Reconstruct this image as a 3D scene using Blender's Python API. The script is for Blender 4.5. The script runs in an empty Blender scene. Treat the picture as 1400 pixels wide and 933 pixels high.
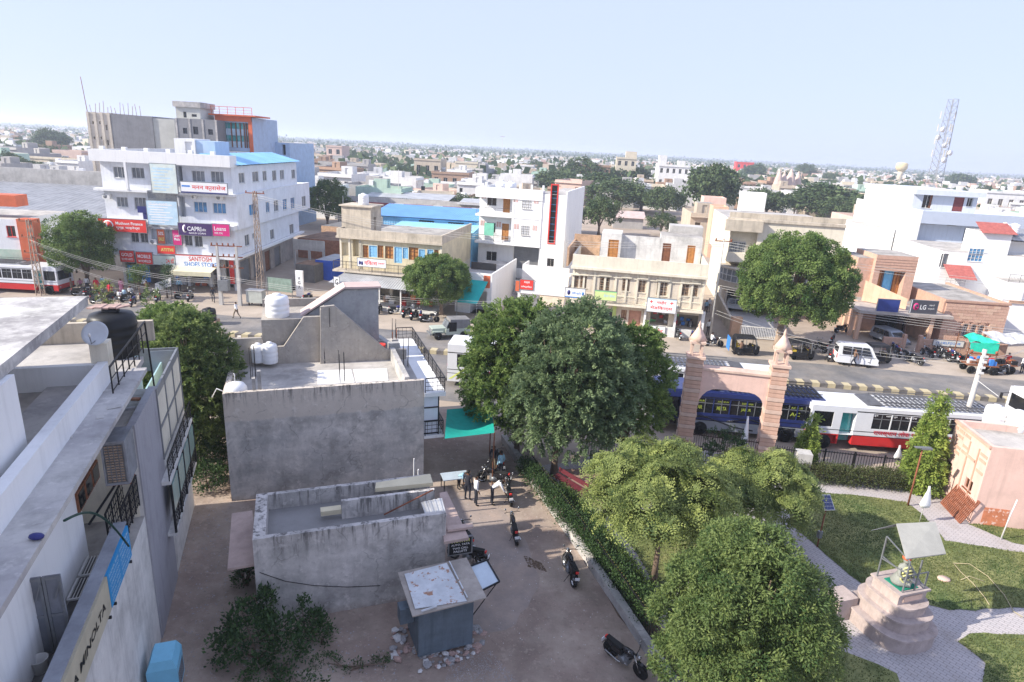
import bpy,math,random
import numpy as np
from mathutils import Matrix,Vector
R = random.Random(7)
sc = bpy.context.scene
col = sc.collection
# ------------------------------------------------------------ camera
H = 17.0; FPX = 870.0; CX,CY = 700.0,466.5
_p = math.atan2(263.0,FPX); _r = math.atan2(148.0,2877.0)
_f = np.array([0,math.cos(_p),-math.sin(_p)]); _rt = np.array([1.0,0,0]); _up = np.cross(_rt,_f)
_r2 = math.cos(_r)*_rt + math.sin(_r)*_up; _u2 = -math.sin(_r)*_rt + math.cos(_r)*_up
cam = bpy.data.cameras.new('camera'); camo = bpy.data.objects.new('camera',cam); col.objects.link(camo)
cam.sensor_width = 36.0; cam.lens = FPX/1400*36; cam.clip_start = 0.2; cam.clip_end = 20000
m3 = Matrix((( _r2[0],_u2[0],-_f[0]),(_r2[1],_u2[1],-_f[1]),(_r2[2],_u2[2],-_f[2])))
camo.matrix_world = Matrix.Translation((0,0,H)) @ m3.to_4x4()
sc.camera = camo
# ------------------------------------------------------------ sky, sun, exposure
SUN_EL = math.radians(33); PHI = math.radians(74)      # light travels towards +x (and a little away from the camera)
w = bpy.data.worlds.new('World'); sc.world = w; w.use_nodes = True
nt = w.node_tree; nt.nodes.clear()
sky = nt.nodes.new('ShaderNodeTexSky'); sky.sky_type = 'NISHITA'; sky.sun_disc = False
sky.sun_elevation = SUN_EL; sky.sun_rotation = math.radians(180) + PHI
sky.air_density = 1.1; sky.dust_density = 0.8; sky.ozone_density = 1.5; sky.altitude = 200
bg = nt.nodes.new('ShaderNodeBackground'); bg.inputs['Strength'].default_value = 0.107
mixs = nt.nodes.new('ShaderNodeMix'); mixs.data_type = 'RGBA'; mixs.inputs[0].default_value = 0.88; mixs.inputs[7].default_value = (3.85,4.4,6.5,1)   # hazy day: even pale veil over the clear sky
wo = nt.nodes.new('ShaderNodeOutputWorld')
nt.links.new(sky.outputs[0],mixs.inputs[6]); nt.links.new(mixs.outputs[2],bg.inputs[0]); nt.links.new(bg.outputs[0],wo.inputs[0])
sl = bpy.data.lights.new('sun','SUN'); sl.energy = 4.4; sl.angle = math.radians(0.6); sl.color = (1,.93,.82)
so = bpy.data.objects.new('sun',sl); col.objects.link(so)
sd = Vector((math.sin(PHI)*math.cos(SUN_EL),math.cos(PHI)*math.cos(SUN_EL),-math.sin(SUN_EL)))
so.rotation_euler = sd.to_track_quat('-Z','Y').to_euler(); so.location = (-60,-20,60)
sc.view_settings.view_transform = 'Standard'; sc.view_settings.look = 'None'
sc.view_settings.exposure = 0.82; sc.view_settings.gamma = 1; sc.view_settings.use_curve_mapping = False
sc.cycles.volume_bounces = 1; sc.cycles.max_bounces = 6; sc.cycles.diffuse_bounces = 3; sc.cycles.transparent_max_bounces = 8
sc.cycles.use_denoising = True
# ------------------------------------------------------------ measuring helpers: photograph pixel -> point on a real plane
def ray(x,y): return _f*FPX + _r2*(x-CX) - _u2*(y-CY)
def G(x,y,z=0.0):
    d = ray(x,y); t = (z-H)/d[2]; return np.array([0,0,H]) + d*t
def ZT(g,x,y):
    d = ray(x,y); return H + d[2]*math.hypot(g[0],g[1])/math.hypot(d[0],d[1])
def lin(c):
    return tuple(((v/12.92) if v <= .04045 else ((v+.055)/1.055)**2.4) for v in c)
def hexc(s): return lin(tuple(int(s[i:i+2],16)/255 for i in (0,2,4)))
# ------------------------------------------------------------ materials
MATS = {}
class _K:
    def __getattr__(s,n): return MATS[n]
K = _K()
def M(name,c=(.5,.5,.5),rough=.85,var=.12,scale=1.2,bump=.25,bs=25,stain=0.0,metal=0.0,streak=0.0,spec=.3,tint=None,tmix=0.0,tscale=.6,emit=0,wear=None,speck=0,drip=None,crack=0,band=None):
    """procedural surface: base colour with noise variation, optional second tone, stains, rain streaks, fine bump"""
    if name in MATS: return MATS[name]
    m = bpy.data.materials.new(name); m.use_nodes = True; MATS[name] = m
    n = m.node_tree.nodes; l = m.node_tree.links; b = n['Principled BSDF']
    b.inputs['Roughness'].default_value = rough; b.inputs['Metallic'].default_value = metal
    b.inputs['Specular IOR Level'].default_value = spec
    tc = n.new('ShaderNodeTexCoord')
    def noise(sc_,det=4,vec=None):
        q = n.new('ShaderNodeTexNoise'); q.inputs['Roughness'].default_value = .5 if det < 6 else .68; q.inputs['Scale'].default_value = sc_; q.inputs['Detail'].default_value = det
        l.new(vec or tc.outputs['Object'],q.inputs['Vector']); return q.outputs['Fac']
    def ramp(src,a,b_,va=0.0,vb=1.0):
        q = n.new('ShaderNodeMapRange'); q.inputs[1].default_value = a; q.inputs[2].default_value = b_
        q.inputs[3].default_value = va; q.inputs[4].default_value = vb; l.new(src,q.inputs[0]); return q.outputs[0]
    def mix(f,a,b_,mode='MIX'):
        q = n.new('ShaderNodeMix'); q.data_type = 'RGBA'; q.blend_type = mode
        for i,v in ((0,f),(6,a),(7,b_)):
            if isinstance(v,(int,float)): q.inputs[i].default_value = v
            elif isinstance(v,tuple): q.inputs[i].default_value = (*v,1)
            else: l.new(v,q.inputs[i])
        return q.outputs[2]
    cur = c
    if tint is not None: cur = mix(ramp(noise(tscale,6),.5-.14/(.3+tmix),.5+.14/(.3+tmix)),cur,tint)
    if var > 0:
        f = ramp(noise(scale,6),.38,.62,1-var,1+var)
        cb = n.new('ShaderNodeCombineColor'); [l.new(f,cb.inputs[i]) for i in range(3)]
        cur = mix(1.0,cur,cb.outputs[0],'MULTIPLY')
    if stain > 0:
        cur = mix(ramp(noise(.7,9),.49,.66,0,stain),cur,tuple(v*.35 for v in c))
    if streak > 0:
        mp = n.new('ShaderNodeMapping'); mp.inputs['Scale'].default_value = (2.2,2.2,.16); l.new(tc.outputs['Object'],mp.inputs[0])
        cur = mix(ramp(noise(1.6,7,mp.outputs[0]),.5,.7,0,streak),cur,tuple(v*.3 for v in c))
    if drip or band or crack:
        sx = n.new('ShaderNodeSeparateXYZ'); l.new(tc.outputs['Object'],sx.inputs[0])
        def mul(a_,b_): q = n.new('ShaderNodeMath'); q.operation = 'MULTIPLY'; l.new(a_,q.inputs[0]); l.new(b_,q.inputs[1]); return q.outputs[0]
        def addm(a_,b_,k): q = n.new('ShaderNodeMath'); q.operation = 'MULTIPLY_ADD'; l.new(b_,q.inputs[0]); q.inputs[1].default_value = k; l.new(a_,q.inputs[2]); return q.outputs[0]
    if band:   # a differently toned lift of plaster above a wavering line
        cur = mix(ramp(addm(sx.outputs[2],noise(1.3,8),.5),band[0]+.2,band[0]+.3,0,.75),cur,band[1])
        cur = mix(ramp(addm(sx.outputs[2],noise(2.2,9),.9),.75,.35,0,.55),cur,(.27,.2,.15))
    if drip:   # rain streaks running down from the wall top
        mp2 = n.new('ShaderNodeMapping'); mp2.inputs['Scale'].default_value = (3.2,3.2,.3); l.new(tc.outputs['Object'],mp2.inputs[0])
        cur = mix(mul(ramp(sx.outputs[2],drip[0]-drip[1],drip[0],0,.85),ramp(noise(1.5,8,mp2.outputs[0]),.5,.6)),cur,(.09,.085,.08))
    if crack:
        vo = n.new('ShaderNodeTexVoronoi'); vo.feature = 'DISTANCE_TO_EDGE'; vo.inputs['Scale'].default_value = .55; nn = n.new('ShaderNodeTexNoise'); nn.inputs['Scale'].default_value = 2.5; l.new(tc.outputs['Object'],nn.inputs['Vector'])
        vm = n.new('ShaderNodeMix'); vm.data_type = 'VECTOR'; vm.inputs[0].default_value = .3; l.new(tc.outputs['Object'],vm.inputs[4]); l.new(nn.outputs['Color'],vm.inputs[5]); l.new(vm.outputs[1],vo.inputs['Vector'])
        cur = mix(mul(ramp(vo.outputs['Distance'],.009,.003,0,crack),ramp(noise(.8,3),.48,.56)),cur,(.08,.075,.07))
    if speck: cur = mix(ramp(noise(5.5,9),.56,.66,0,speck),cur,tuple(v*.4 for v in c)); cur = mix(ramp(noise(2.7,9),.57,.62,0,speck),cur,tuple(min(1,v*1.3) for v in c))
    if wear is not None:
        cur = mix(ramp(noise(3.1,8),.56,.6),cur,wear)
    if isinstance(cur,tuple): b.inputs['Base Color'].default_value = (*cur,1)
    else: l.new(cur,b.inputs['Base Color'])
    if bump > 0:
        bp = n.new('ShaderNodeBump'); bp.inputs['Strength'].default_value = bump; bp.inputs['Distance'].default_value = .02
        l.new(noise(bs,3),bp.inputs['Height']); l.new(bp.outputs[0],b.inputs['Normal'])
    if emit: b.inputs['Emission Color'].default_value = (*c,1); b.inputs['Emission Strength'].default_value = emit
    return m
def flat(name,c,rough=.5,metal=0.0,spec=.4): return M(name,c,rough,.05,3,0,metal=metal,spec=spec)
def glassm(name,c=(.03,.035,.04),rough=.08):
    return M(name,c,rough,.35,.8,0,spec=.7)
def leafm(name,c,c2,trans=.35):
    if name in MATS: return MATS[name]
    m = bpy.data.materials.new(name); m.use_nodes = True; MATS[name] = m
    n = m.node_tree.nodes; l = m.node_tree.links; b = n['Principled BSDF']; out = n['Material Output']
    at = n.new('ShaderNodeAttribute'); at.attribute_name = 'tint'
    mx = n.new('ShaderNodeMix'); mx.data_type = 'RGBA'; mx.inputs[6].default_value = (*c,1); mx.inputs[7].default_value = (*c2,1)
    l.new(at.outputs['Fac'],mx.inputs[0]); l.new(mx.outputs[2],b.inputs['Base Color'])
    b.inputs['Roughness'].default_value = .6; b.inputs['Specular IOR Level'].default_value = .25
    tr = n.new('ShaderNodeBsdfTranslucent'); ms = n.new('ShaderNodeMixShader'); ms.inputs[0].default_value = trans
    l.new(mx.outputs[2],tr.inputs[0]); l.new(b.outputs[0],ms.inputs[1]); l.new(tr.outputs[0],ms.inputs[2]); l.new(ms.outputs[0],out.inputs[0])
    return m
# ------------------------------------------------------------ mesh builder
class MB:
    def __init__(s): s.v = []; s.f = []; s.m = []; s.sm = []; s.cut = []
    def add(s,vs,fs,m=0,smooth=False):
        b = len(s.v); s.cut.append((b,len(s.f))); s.v += [tuple(map(float,p)) for p in vs]
        for f in fs: s.f.append(tuple(b+i for i in f)); s.m.append(m); s.sm.append(smooth)
        return s
    def hexa(s,p,m=0): # 8 points: bottom 4 ccw, top 4 ccw
        return s.add(p,[(3,2,1,0),(4,5,6,7),(0,1,5,4),(1,2,6,5),(2,3,7,6),(3,0,4,7)],m)
    def box(s,x0,x1,y0,y1,z0,z1,m=0):
        if x1 < x0: x0,x1 = x1,x0
        if y1 < y0: y0,y1 = y1,y0
        if z1 < z0: z0,z1 = z1,z0
        return s.hexa([(x0,y0,z0),(x1,y0,z0),(x1,y1,z0),(x0,y1,z0),(x0,y0,z1),(x1,y0,z1),(x1,y1,z1),(x0,y1,z1)],m)
    def obox(s,c,sx,sy,sz,yaw=0,m=0,pitch=0):   # box centred in x,y with its base at c, turned by yaw
        b = MB().box(-sx/2,sx/2,-sy/2,sy/2,0,sz)
        Mx = Matrix.Translation(c) @ Matrix.Rotation(yaw,4,'Z') @ Matrix.Rotation(pitch,4,'X')
        return s.add([Mx @ Vector(v) for v in b.v],b.f,m)
    def quad(s,a,b,c,d,m=0): return s.add([a,b,c,d],[(0,1,2,3)],m)
    def prism(s,poly,z0,z1,m=0):
        n = len(poly); area = sum(poly[i][0]*poly[(i+1) % n][1]-poly[(i+1) % n][0]*poly[i][1] for i in range(n))
        if area < 0: poly = poly[::-1]
        f0 = z0 if callable(z0) else (lambda p: z0); f1 = z1 if callable(z1) else (lambda p: z1)
        vs = [(p[0],p[1],f0(p)) for p in poly]+[(p[0],p[1],f1(p)) for p in poly]
        fs = [tuple(range(n-1,-1,-1)),tuple(range(n,2*n))]+[(i,(i+1) % n,n+(i+1) % n,n+i) for i in range(n)]
        return s.add(vs,fs,m)
    def bar(s,a,b,w=.04,d=None,m=0):
        a = Vector(a); b = Vector(b); t = (b-a)
        if t.length < 1e-6: return s
        t.normalize(); q = Vector((0,0,1)) if abs(t.z) < .95 else Vector((1,0,0))
        x = t.cross(q).normalized(); y = x.cross(t); d = d or w
        p = []
        for c in (a,b):
            for i,j in ((-1,-1),(1,-1),(1,1),(-1,1)): p.append(c+x*i*w/2+y*j*d/2)
        return s.add(p,[(0,1,2,3),(7,6,5,4),(4,5,1,0),(5,6,2,1),(6,7,3,2),(7,4,0,3)],m)
    def tube(s,path,r,n=7,m=0,cap=True):
        P = [Vector(p) for p in path]; k = len(P); rr = r if isinstance(r,(list,tuple)) else [r]*k
        vs = []; px = None
        for i,p in enumerate(P):
            t = (P[min(i+1,k-1)]-P[max(i-1,0)]); t.normalize()
            if px is None:
                q = Vector((0,0,1)) if abs(t.z) < .9 else Vector((1,0,0)); px = t.cross(q).normalized()
            else: px = (px - t*px.dot(t)).normalized()
            y = t.cross(px)
            for j in range(n):
                a = 2*math.pi*j/n; vs.append(p+(px*math.cos(a)+y*math.sin(a))*rr[i])
        fs = [(i*n+j,i*n+(j+1) % n,(i+1)*n+(j+1) % n,(i+1)*n+j) for i in range(k-1) for j in range(n)]
        if cap: fs += [tuple(range(n-1,-1,-1)),tuple(range((k-1)*n,k*n))]
        return s.add(vs,fs,m,True)
    def lathe(s,prof,n=20,c=(0,0,0),m=0,ax='z',sx=1,sy=1):
        vs = []; k = len(prof)
        for r,z in prof:
            for j in range(n):
                a = 2*math.pi*j/n; x,y = r*math.cos(a)*sx,r*math.sin(a)*sy
                vs.append({'z': (c[0]+x,c[1]+y,c[2]+z),'y': (c[0]+x,c[1]+z,c[2]+y),'x': (c[0]+z,c[1]+x,c[2]+y)}[ax])
        fl = -1 if ax == 'y' else 1
        fs = [(i*n+j,i*n+(j+1) % n,(i+1)*n+(j+1) % n,(i+1)*n+j)[::fl] for i in range(k-1) for j in range(n)]
        if prof[0][0] > 1e-4: fs.append(tuple(range(n-1,-1,-1))[::fl])
        if prof[-1][0] > 1e-4: fs.append(tuple(range((k-1)*n,k*n))[::fl])
        return s.add(vs,fs,m,True)
    def sphere(s,c,r,n=10,m=0,sx=1,sy=1,sz=1):
        return s.lathe([(max(1e-5,r*math.sin(math.pi*i/n)),-r*math.cos(math.pi*i/n)*sz) for i in range(n+1)],n+4,c,m,'z',sx,sy)
    def xf(s,Mx): s.v = [tuple(Mx @ Vector(p)) for p in s.v]; return s
    def join(s,o,Mx=None,m=None):
        b = len(s.v); s.v += [tuple(Mx @ Vector(p)) for p in o.v] if Mx else o.v
        s.f += [tuple(b+i for i in f) for f in o.f]; s.m += o.m if m is None else [m]*len(o.m); s.sm += o.sm; return s
    def pieces(s):
        out = []; C = s.cut+[(len(s.v),len(s.f))]
        for (a,fa),(b,fb) in zip(C,C[1:]):
            q = MB(); q.v = s.v[a:b]; q.f = [tuple(i-a for i in f) for f in s.f[fa:fb]]; q.m = s.m[fa:fb]; q.sm = s.sm[fa:fb]; out.append(q)
        return out
    def mesh(s,name,mats):
        me = bpy.data.meshes.new(name); me.from_pydata(s.v,[],s.f)
        for q in (mats if isinstance(mats,(list,tuple)) else [mats]): me.materials.append(q)
        me.polygons.foreach_set('material_index',s.m); me.polygons.foreach_set('use_smooth',s.sm)
        me.update(); return me
    def walls(s,x0,x1,y0,y1,z0,z1,op=None,m=0,top=True,rm=0,faces='frlb',back=True):
        """box whose sides have real openings with reveals. op: side -> [(a0,z0,a1,z1,depth)]"""
        op = op or {}
        mp = {'f': (lambda a,d,z: (a,y0+d,z),x0,x1),'b': (lambda a,d,z: (a,y1-d,z),x0,x1),
              'r': (lambda a,d,z: (x1-d,a,z),y0,y1),'l': (lambda a,d,z: (x0+d,a,z),y0,y1)}
        for sd in faces:
            fn,A0,A1 = mp[sd]; O = []
            for o in op.get(sd,[]):
                a0,b0,a1,b1,dp = o; a0,a1 = sorted((a0,a1)); b0,b1 = sorted((b0,b1))
                a0 = max(a0,A0+.02); a1 = min(a1,A1-.02); b0 = max(b0,z0); b1 = min(b1,z1-.02)
                if a1-a0 > .05 and b1-b0 > .05: O.append((a0,b0,a1,b1,dp))
            xs = sorted({A0,A1,*[o[0] for o in O],*[o[2] for o in O]}); zs = sorted({z0,z1,*[o[1] for o in O],*[o[3] for o in O]})
            flip = sd in 'bl'
            def q(a,b,c,d,mm):
                s.add([a,b,c,d] if not flip else [d,c,b,a],[(0,1,2,3)],mm)
            for j in range(len(zs)-1):
                i = 0
                while i < len(xs)-1:
                    inside = lambda i: any(o[0]-1e-6 <= xs[i] and xs[i+1] <= o[2]+1e-6 and o[1]-1e-6 <= zs[j] and zs[j+1] <= o[3]+1e-6 for o in O)
                    if inside(i): i += 1; continue
                    k = i
                    while k+1 < len(xs)-1 and not inside(k+1): k += 1
                    q(fn(xs[i],0,zs[j]),fn(xs[k+1],0,zs[j]),fn(xs[k+1],0,zs[j+1]),fn(xs[i],0,zs[j+1]),m); i = k+1
            for a0,b0,a1,b1,dp in O:
                q(fn(a0,0,b0),fn(a1,0,b0),fn(a1,dp,b0),fn(a0,dp,b0),m)
                q(fn(a0,dp,b1),fn(a1,dp,b1),fn(a1,0,b1),fn(a0,0,b1),m)
                q(fn(a0,0,b0),fn(a0,dp,b0),fn(a0,dp,b1),fn(a0,0,b1),m)
                q(fn(a1,dp,b0),fn(a1,0,b0),fn(a1,0,b1),fn(a1,dp,b1),m)
                if back: q(fn(a0,dp,b0),fn(a1,dp,b0),fn(a1,dp,b1),fn(a0,dp,b1),m)
        if top: s.quad((x0,y0,z1),(x1,y0,z1),(x1,y1,z1),(x0,y1,z1),rm)
        return s
def link(name,data,parent=None,loc=None,rot=None):
    o = bpy.data.objects.new(name,data); col.objects.link(o)
    if parent is not None: o.parent = parent
    if loc is not None: o.location = loc
    if rot is not None: o.rotation_euler = rot
    return o
def setp(o,label=None,cat=None,group=None,kind=None):
    if label: o['label'] = label
    if cat: o['category'] = cat
    if group: o['group'] = group
    if kind: o['kind'] = kind
    return o
def SO(name,mb,mat,kind='structure',label=None):
    return setp(link(name,mb.mesh(name,mat)),label=label,kind=kind)
SPLIT = set('post pillar column pier shop_post leg pilaster rebar fin side_window pane stem floor_slab bracket fender wall_motif course_line ledge headlight foot_stone stair_step gate_post fork bolt colour_panel facade_panel white_slab canopy tank_platform loop veranda counter vent_window stair_wall side_block shadow_gap'.split())
class T:
    """a thing: an Empty at its base; parts are meshes in its local frame (x along, y away from the camera side, z up)"""
    def __init__(s,name,label,cat,at=(0,0),yaw=0.0,group=None,kind=None,z=0.0):
        s.o = link(name,None,None,(at[0],at[1],at[2] if len(at) > 2 and z == 0 else z),(0,0,yaw)); setp(s.o,label,cat,group,kind)
        s.yaw = yaw; s.a = np.array([float(at[0]),float(at[1]),float(at[2] if len(at) > 2 and z == 0 else z)])
        s.c,s.s_ = math.cos(yaw),math.sin(yaw)
    def loc(s,p):
        d = np.array(p,float)-s.a; return (d[0]*s.c+d[1]*s.s_,-d[0]*s.s_+d[1]*s.c,d[2])
    def w(s,x,y,z=0): return (s.a[0]+x*s.c-y*s.s_,s.a[1]+x*s.s_+y*s.c,s.a[2]+z)
    def L(s,px,py,z): return s.loc(G(px,py,z))                     # pixel on the level plane z (world height)
    def F(s,px,py,y0=0.0):                                          # pixel on the facade plane y=y0 -> (x, z)
        d = ray(px,py); o = s.loc((0,0,H)); dl = (d[0]*s.c+d[1]*s.s_,-d[0]*s.s_+d[1]*s.c,d[2])
        t = (y0-o[1])/dl[1]; return (o[0]+dl[0]*t,o[2]+dl[2]*t)
    def S(s,px,py,x0=0.0):                                          # pixel on the side plane x=x0 -> (y, z)
        d = ray(px,py); o = s.loc((0,0,H)); dl = (d[0]*s.c+d[1]*s.s_,-d[0]*s.s_+d[1]*s.c,d[2])
        t = (x0-o[0])/dl[0]; return (o[1]+dl[1]*t,o[2]+dl[2]*t)
    def rect(s,r,side='f',off=0.0):
        x0,y0,x1,y1 = r; fn = s.F if side == 'f' else s.S; xm,ym = (x0+x1)/2,(y0+y1)/2
        a0 = fn(x0,ym,off)[0]; a1 = fn(x1,ym,off)[0]; b1 = fn(xm,y0,off)[1]; b0 = fn(xm,y1,off)[1]
        return (min(a0,a1),min(b0,b1),max(a0,a1),max(b0,b1))
    def part(s,name,mb,mat,parent=None,label=None,kind=None):
        if name in SPLIT and isinstance(mb,MB) and 1 < len(mb.cut) <= 70 and sum(len(f) for f in mb.f) > 0:
            return [setp(link(name,q.mesh(name,mat),parent or s.o),label=label,kind=kind) for q in mb.pieces()][0]
        return setp(link(name,mb.mesh(name,mat) if isinstance(mb,MB) else mb,parent or s.o),label=label,kind=kind)
def side_map(side,off):
    if side == 'f': return lambda a,d,z: (a,off+d,z)
    if side == 'r': return lambda a,d,z: (off-d,a,z)
    if side == 'l': return lambda a,d,z: (off+d,a,z)
    return lambda a,d,z: (a,off-d,z)
def fbox(mb,fn,a0,a1,d0,d1,z0,z1,m=0):
    p = [fn(a0,d0,z0),fn(a1,d1,z1)]
    return mb.box(min(p[0][0],p[1][0]),max(p[0][0],p[1][0]),min(p[0][1],p[1][1]),max(p[0][1],p[1][1]),z0,z1,m)
def window(t,r,side,off,depth=.14,frame=None,pane=None,mull=1,bars=0,grille=None,sill=True,name='window',trans=0,parent=None):
    """frame (part) > pane, grille (sub-parts) set back in a wall opening"""
    a0,z0,a1,z1 = r; fn = side_map(side,off); mb = MB(); e = .05
    d0,d1 = depth-.07,depth-.02
    fbox(mb,fn,a0,a1,d0,d1,z0,z0+e); fbox(mb,fn,a0,a1,d0,d1,z1-e,z1)
    fbox(mb,fn,a0,a0+e,d0,d1,z0+e,z1-e); fbox(mb,fn,a1-e,a1,d0,d1,z0+e,z1-e)
    for i in range(mull):
        x = a0+(a1-a0)*(i+1)/(mull+1); fbox(mb,fn,x-.025,x+.025,d0,d1,z0+e,z1-e)
    for i in range(trans):
        z = z0+(z1-z0)*(.72 if trans == 1 else (i+1)/(trans+1)); fbox(mb,fn,a0+e,a1-e,d0+.005,d1-.004,z-.02,z+.02)
    if sill: fbox(mb,fn,a0-.06,a1+.06,-.07,.03,z0-.06,z0-.002)
    w_ = t.part(name,mb,frame or K.frame_white,parent)
    g = MB(); fbox(g,fn,a0+.01,a1-.01,depth-.012,depth-.004,z0+.01,z1-.01)
    t.part('pane',g,pane or K.glass,w_)
    if bars or grille:
        g = MB(); n = bars or 5
        for i in range(n):
            x = a0+(a1-a0)*(i+.5)/n; fbox(g,fn,x-.012,x+.012,.02,.04,z0,z1)
        for i in range(max(2,int(n*.8))):
            z = z0+(z1-z0)*(i+.5)/max(2,int(n*.8)); fbox(g,fn,a0,a1,.015,.035,z-.01,z+.01)
        t.part('grille',g,grille or K.grille,w_)
    return w_
def door(t,r,side,off,mat,depth=.12,panels=2,name='door'):
    a0,z0,a1,z1 = r; fn = side_map(side,off); mb = MB()
    fbox(mb,fn,a0+.04,a1-.04,depth-.05,depth-.01,z0,z1-.04)
    for i in range(panels):
        for j in range(3):
            x0 = a0+.08+(a1-a0-.16)*i/panels; x1 = a0+.08+(a1-a0-.16)*(i+1)/panels; y0 = z0+.1+(z1-z0-.2)*j/3; y1 = z0+.1+(z1-z0-.2)*(j+1)/3
            fbox(mb,fn,x0+.03,x1-.03,depth-.07,depth-.045,y0+.04,y1-.04)
    d = t.part(name,mb,mat)
    g = MB(); fbox(g,fn,a0,a0+.05,.0,.08,z0,z1); fbox(g,fn,a1-.05,a1,0,.08,z0,z1); fbox(g,fn,a0,a1,0,.08,z1-.05,z1)
    t.part('frame',g,mat,d)
    return d
TXT = {}
def text_mb(s,bold=0.0):
    if s in TXT: return TXT[s]
    cu = bpy.data.curves.new('lettering','FONT'); cu.body = s; cu.size = 1; cu.resolution_u = 2; cu.offset = bold; cu.extrude = 0
    o = bpy.data.objects.new('lettering',cu); col.objects.link(o); dg = bpy.context.evaluated_depsgraph_get(); dg.update()
    me = bpy.data.meshes.new_from_object(o.evaluated_get(dg)); vs = [tuple(v.co) for v in me.vertices]; fs = [tuple(p.vertices) for p in me.polygons]
    bpy.data.objects.remove(o); bpy.data.curves.remove(cu); bpy.data.meshes.remove(me)
    if vs:
        x0 = min(v[0] for v in vs); x1 = max(v[0] for v in vs); y0 = min(v[1] for v in vs); y1 = max(v[1] for v in vs)
        vs = [((v[0]-x0)/(x1-x0 or 1),(v[1]-y0)/(y1-y0 or 1)) for v in vs]
    TXT[s] = (vs,fs); return TXT[s]
def lettering(mb,s,org,ux,uz,w,h,m=0,bold=.015):
    """text laid into the rectangle org + ux*w + uz*h"""
    vs,fs = text_mb(s,bold); org = Vector(org); ux = Vector(ux); uz = Vector(uz)
    mb.add([org+ux*(v[0]*w)+uz*(v[1]*h) for v in vs],fs,m)
def signboard(label,t,r,y,bg,items,side='f',thick=.12,frame=None,cat='signboard',name='signboard',group=None,shapes=None,tilt=0):
    """flat board as its own thing on facade frame t. items: (text, fx0, fz0, fx1, fz1, material) in board fractions"""
    a0,z0,a1,z1 = r; fn = side_map(side,y); c = fn((a0+a1)/2,0,z0); wpt = t.w(*c)
    yaw = t.yaw+{'f': 0,'r': math.pi/2,'l': -math.pi/2}[side]
    s = T(name,label,cat,wpt[:2],yaw,group,z=wpt[2]); W,Hh = a1-a0,z1-z0
    s.part('panel',MB().box(-W/2,W/2,-thick,0,0,Hh),bg)
    fr = MB(); e = .05
    for b in ((-W/2-e,W/2+e,-e,0),(-W/2-e,W/2+e,Hh,Hh+e)): fr.box(b[0],b[1],-thick-.01,.01,b[2],b[3])
    fr.box(-W/2-e,-W/2,-thick-.01,.01,0,Hh); fr.box(W/2,W/2+e,-thick-.01,.01,0,Hh)
    s.part('frame',fr,frame or K.steel_grey)
    for k,it in enumerate(items):
        tx,f0,g0,f1,g1,mt = it; mb = MB()
        lettering(mb,tx,(-W/2+f0*W,-thick-.006,g0*Hh),(1,0,0),(0,0,1),(f1-f0)*W,(g1-g0)*Hh)
        if mb.v: s.part('lettering',mb,mt)
    for k,(kind,f0,g0,f1,g1,mt) in enumerate(shapes or []):
        mb = MB(); d = -thick-.003-.0012*(k % 3)
        if kind == 'rect': mb.box(-W/2+f0*W,-W/2+f1*W,d,-thick+.02,g0*Hh,g1*Hh)
        else: mb.lathe([(.5,-.001),(.5,.003)],20,(0,0,0),0,'y'); mb.xf(Matrix.Translation((-W/2+(f0+f1)/2*W,d,(g0+g1)/2*Hh)) @ Matrix.Diagonal(((f1-f0)*W,1,(g1-g0)*Hh,1)))
        s.part('emblem' if kind != 'rect' else 'colour_panel',mb,mt)
    return s
# ------------------------------------------------------------ palette
M('frame_white',(.62,.62,.6),.5,.05,2,0); glassm('glass',(.05,.06,.07)); glassm('glass_dark',(.012,.013,.015)); glassm('glass_blue',(.06,.22,.42)); glassm('glass_teal',(.05,.3,.3))
glassm('glass_grey',(.16,.18,.2),.2)
M('grille',(.1,.09,.085),.6,.1,3,0,metal=.4); M('steel_grey',(.25,.26,.27),.5,.1,3,0,metal=.5)
M('rack_grey',(.12,.12,.125),.6,.2,2,.1,metal=.3)
M('steel_black',(.022,.022,.024),.5,.2,3,0,metal=.3)
M('white_plaster',(.8,.8,.79),.9,.05,.7,.15,12,stain=.10,streak=.16)
M('white_plaster_old',(.66,.64,.6),.95,.1,.9,.3,12,stain=.4,streak=.3)
M('cream_plaster',(.62,.55,.41),.92,.08,.8,.25,12,stain=.28,streak=.38)
M('cream_light',(.72,.66,.53),.92,.07,.8,.2,12,stain=.14,streak=.22)
M('beige_old',(.55,.48,.38),.92,.1,.8,.3,12,stain=.35,streak=.45)
M('concrete',(.5,.47,.435),.95,.14,1.1,.6,9,stain=.6,streak=.16,tint=(.38,.37,.355),tmix=2.2,tscale=.42,speck=.35)
M('concrete_light',(.5,.48,.45),.95,.12,.8,.4,14,stain=.3,streak=.25)
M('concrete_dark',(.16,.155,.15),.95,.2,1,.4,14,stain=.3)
M('roof_grime',(.3,.28,.255),.95,.22,.5,.4,10,stain=.55,tint=(.45,.42,.38),tmix=.3)
M('roof_pale',(.5,.47,.43),.95,.12,.5,.3,10,stain=.5,tint=(.37,.345,.32),tmix=1)
M('tin',(.36,.36,.36),.5,.15,.6,.15,6,stain=.25,metal=.5); M('tin_light',(.5,.5,.49),.5,.15,.5,.1,6,stain=.2,metal=.3)
M('tin_blue',(.13,.31,.58),.5,.1,.5,.1,8,stain=.12); M('tin_blue_light',(.24,.53,.76),.5,.1,.5,.1,8,stain=.1)
M('rust_tin',(.23,.14,.09),.9,.3,.8,.3,10,stain=.4)
M('pink_stone',(.55,.345,.26),.9,.14,.9,.4,14,stain=.16,streak=.14); M('pink_paint',(.72,.5,.42),.9,.06,.9,.2,12,stain=.16,streak=.2)
M('salmon',(.66,.43,.3),.9,.08,1,.2,14,stain=.15,streak=.2)
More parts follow.
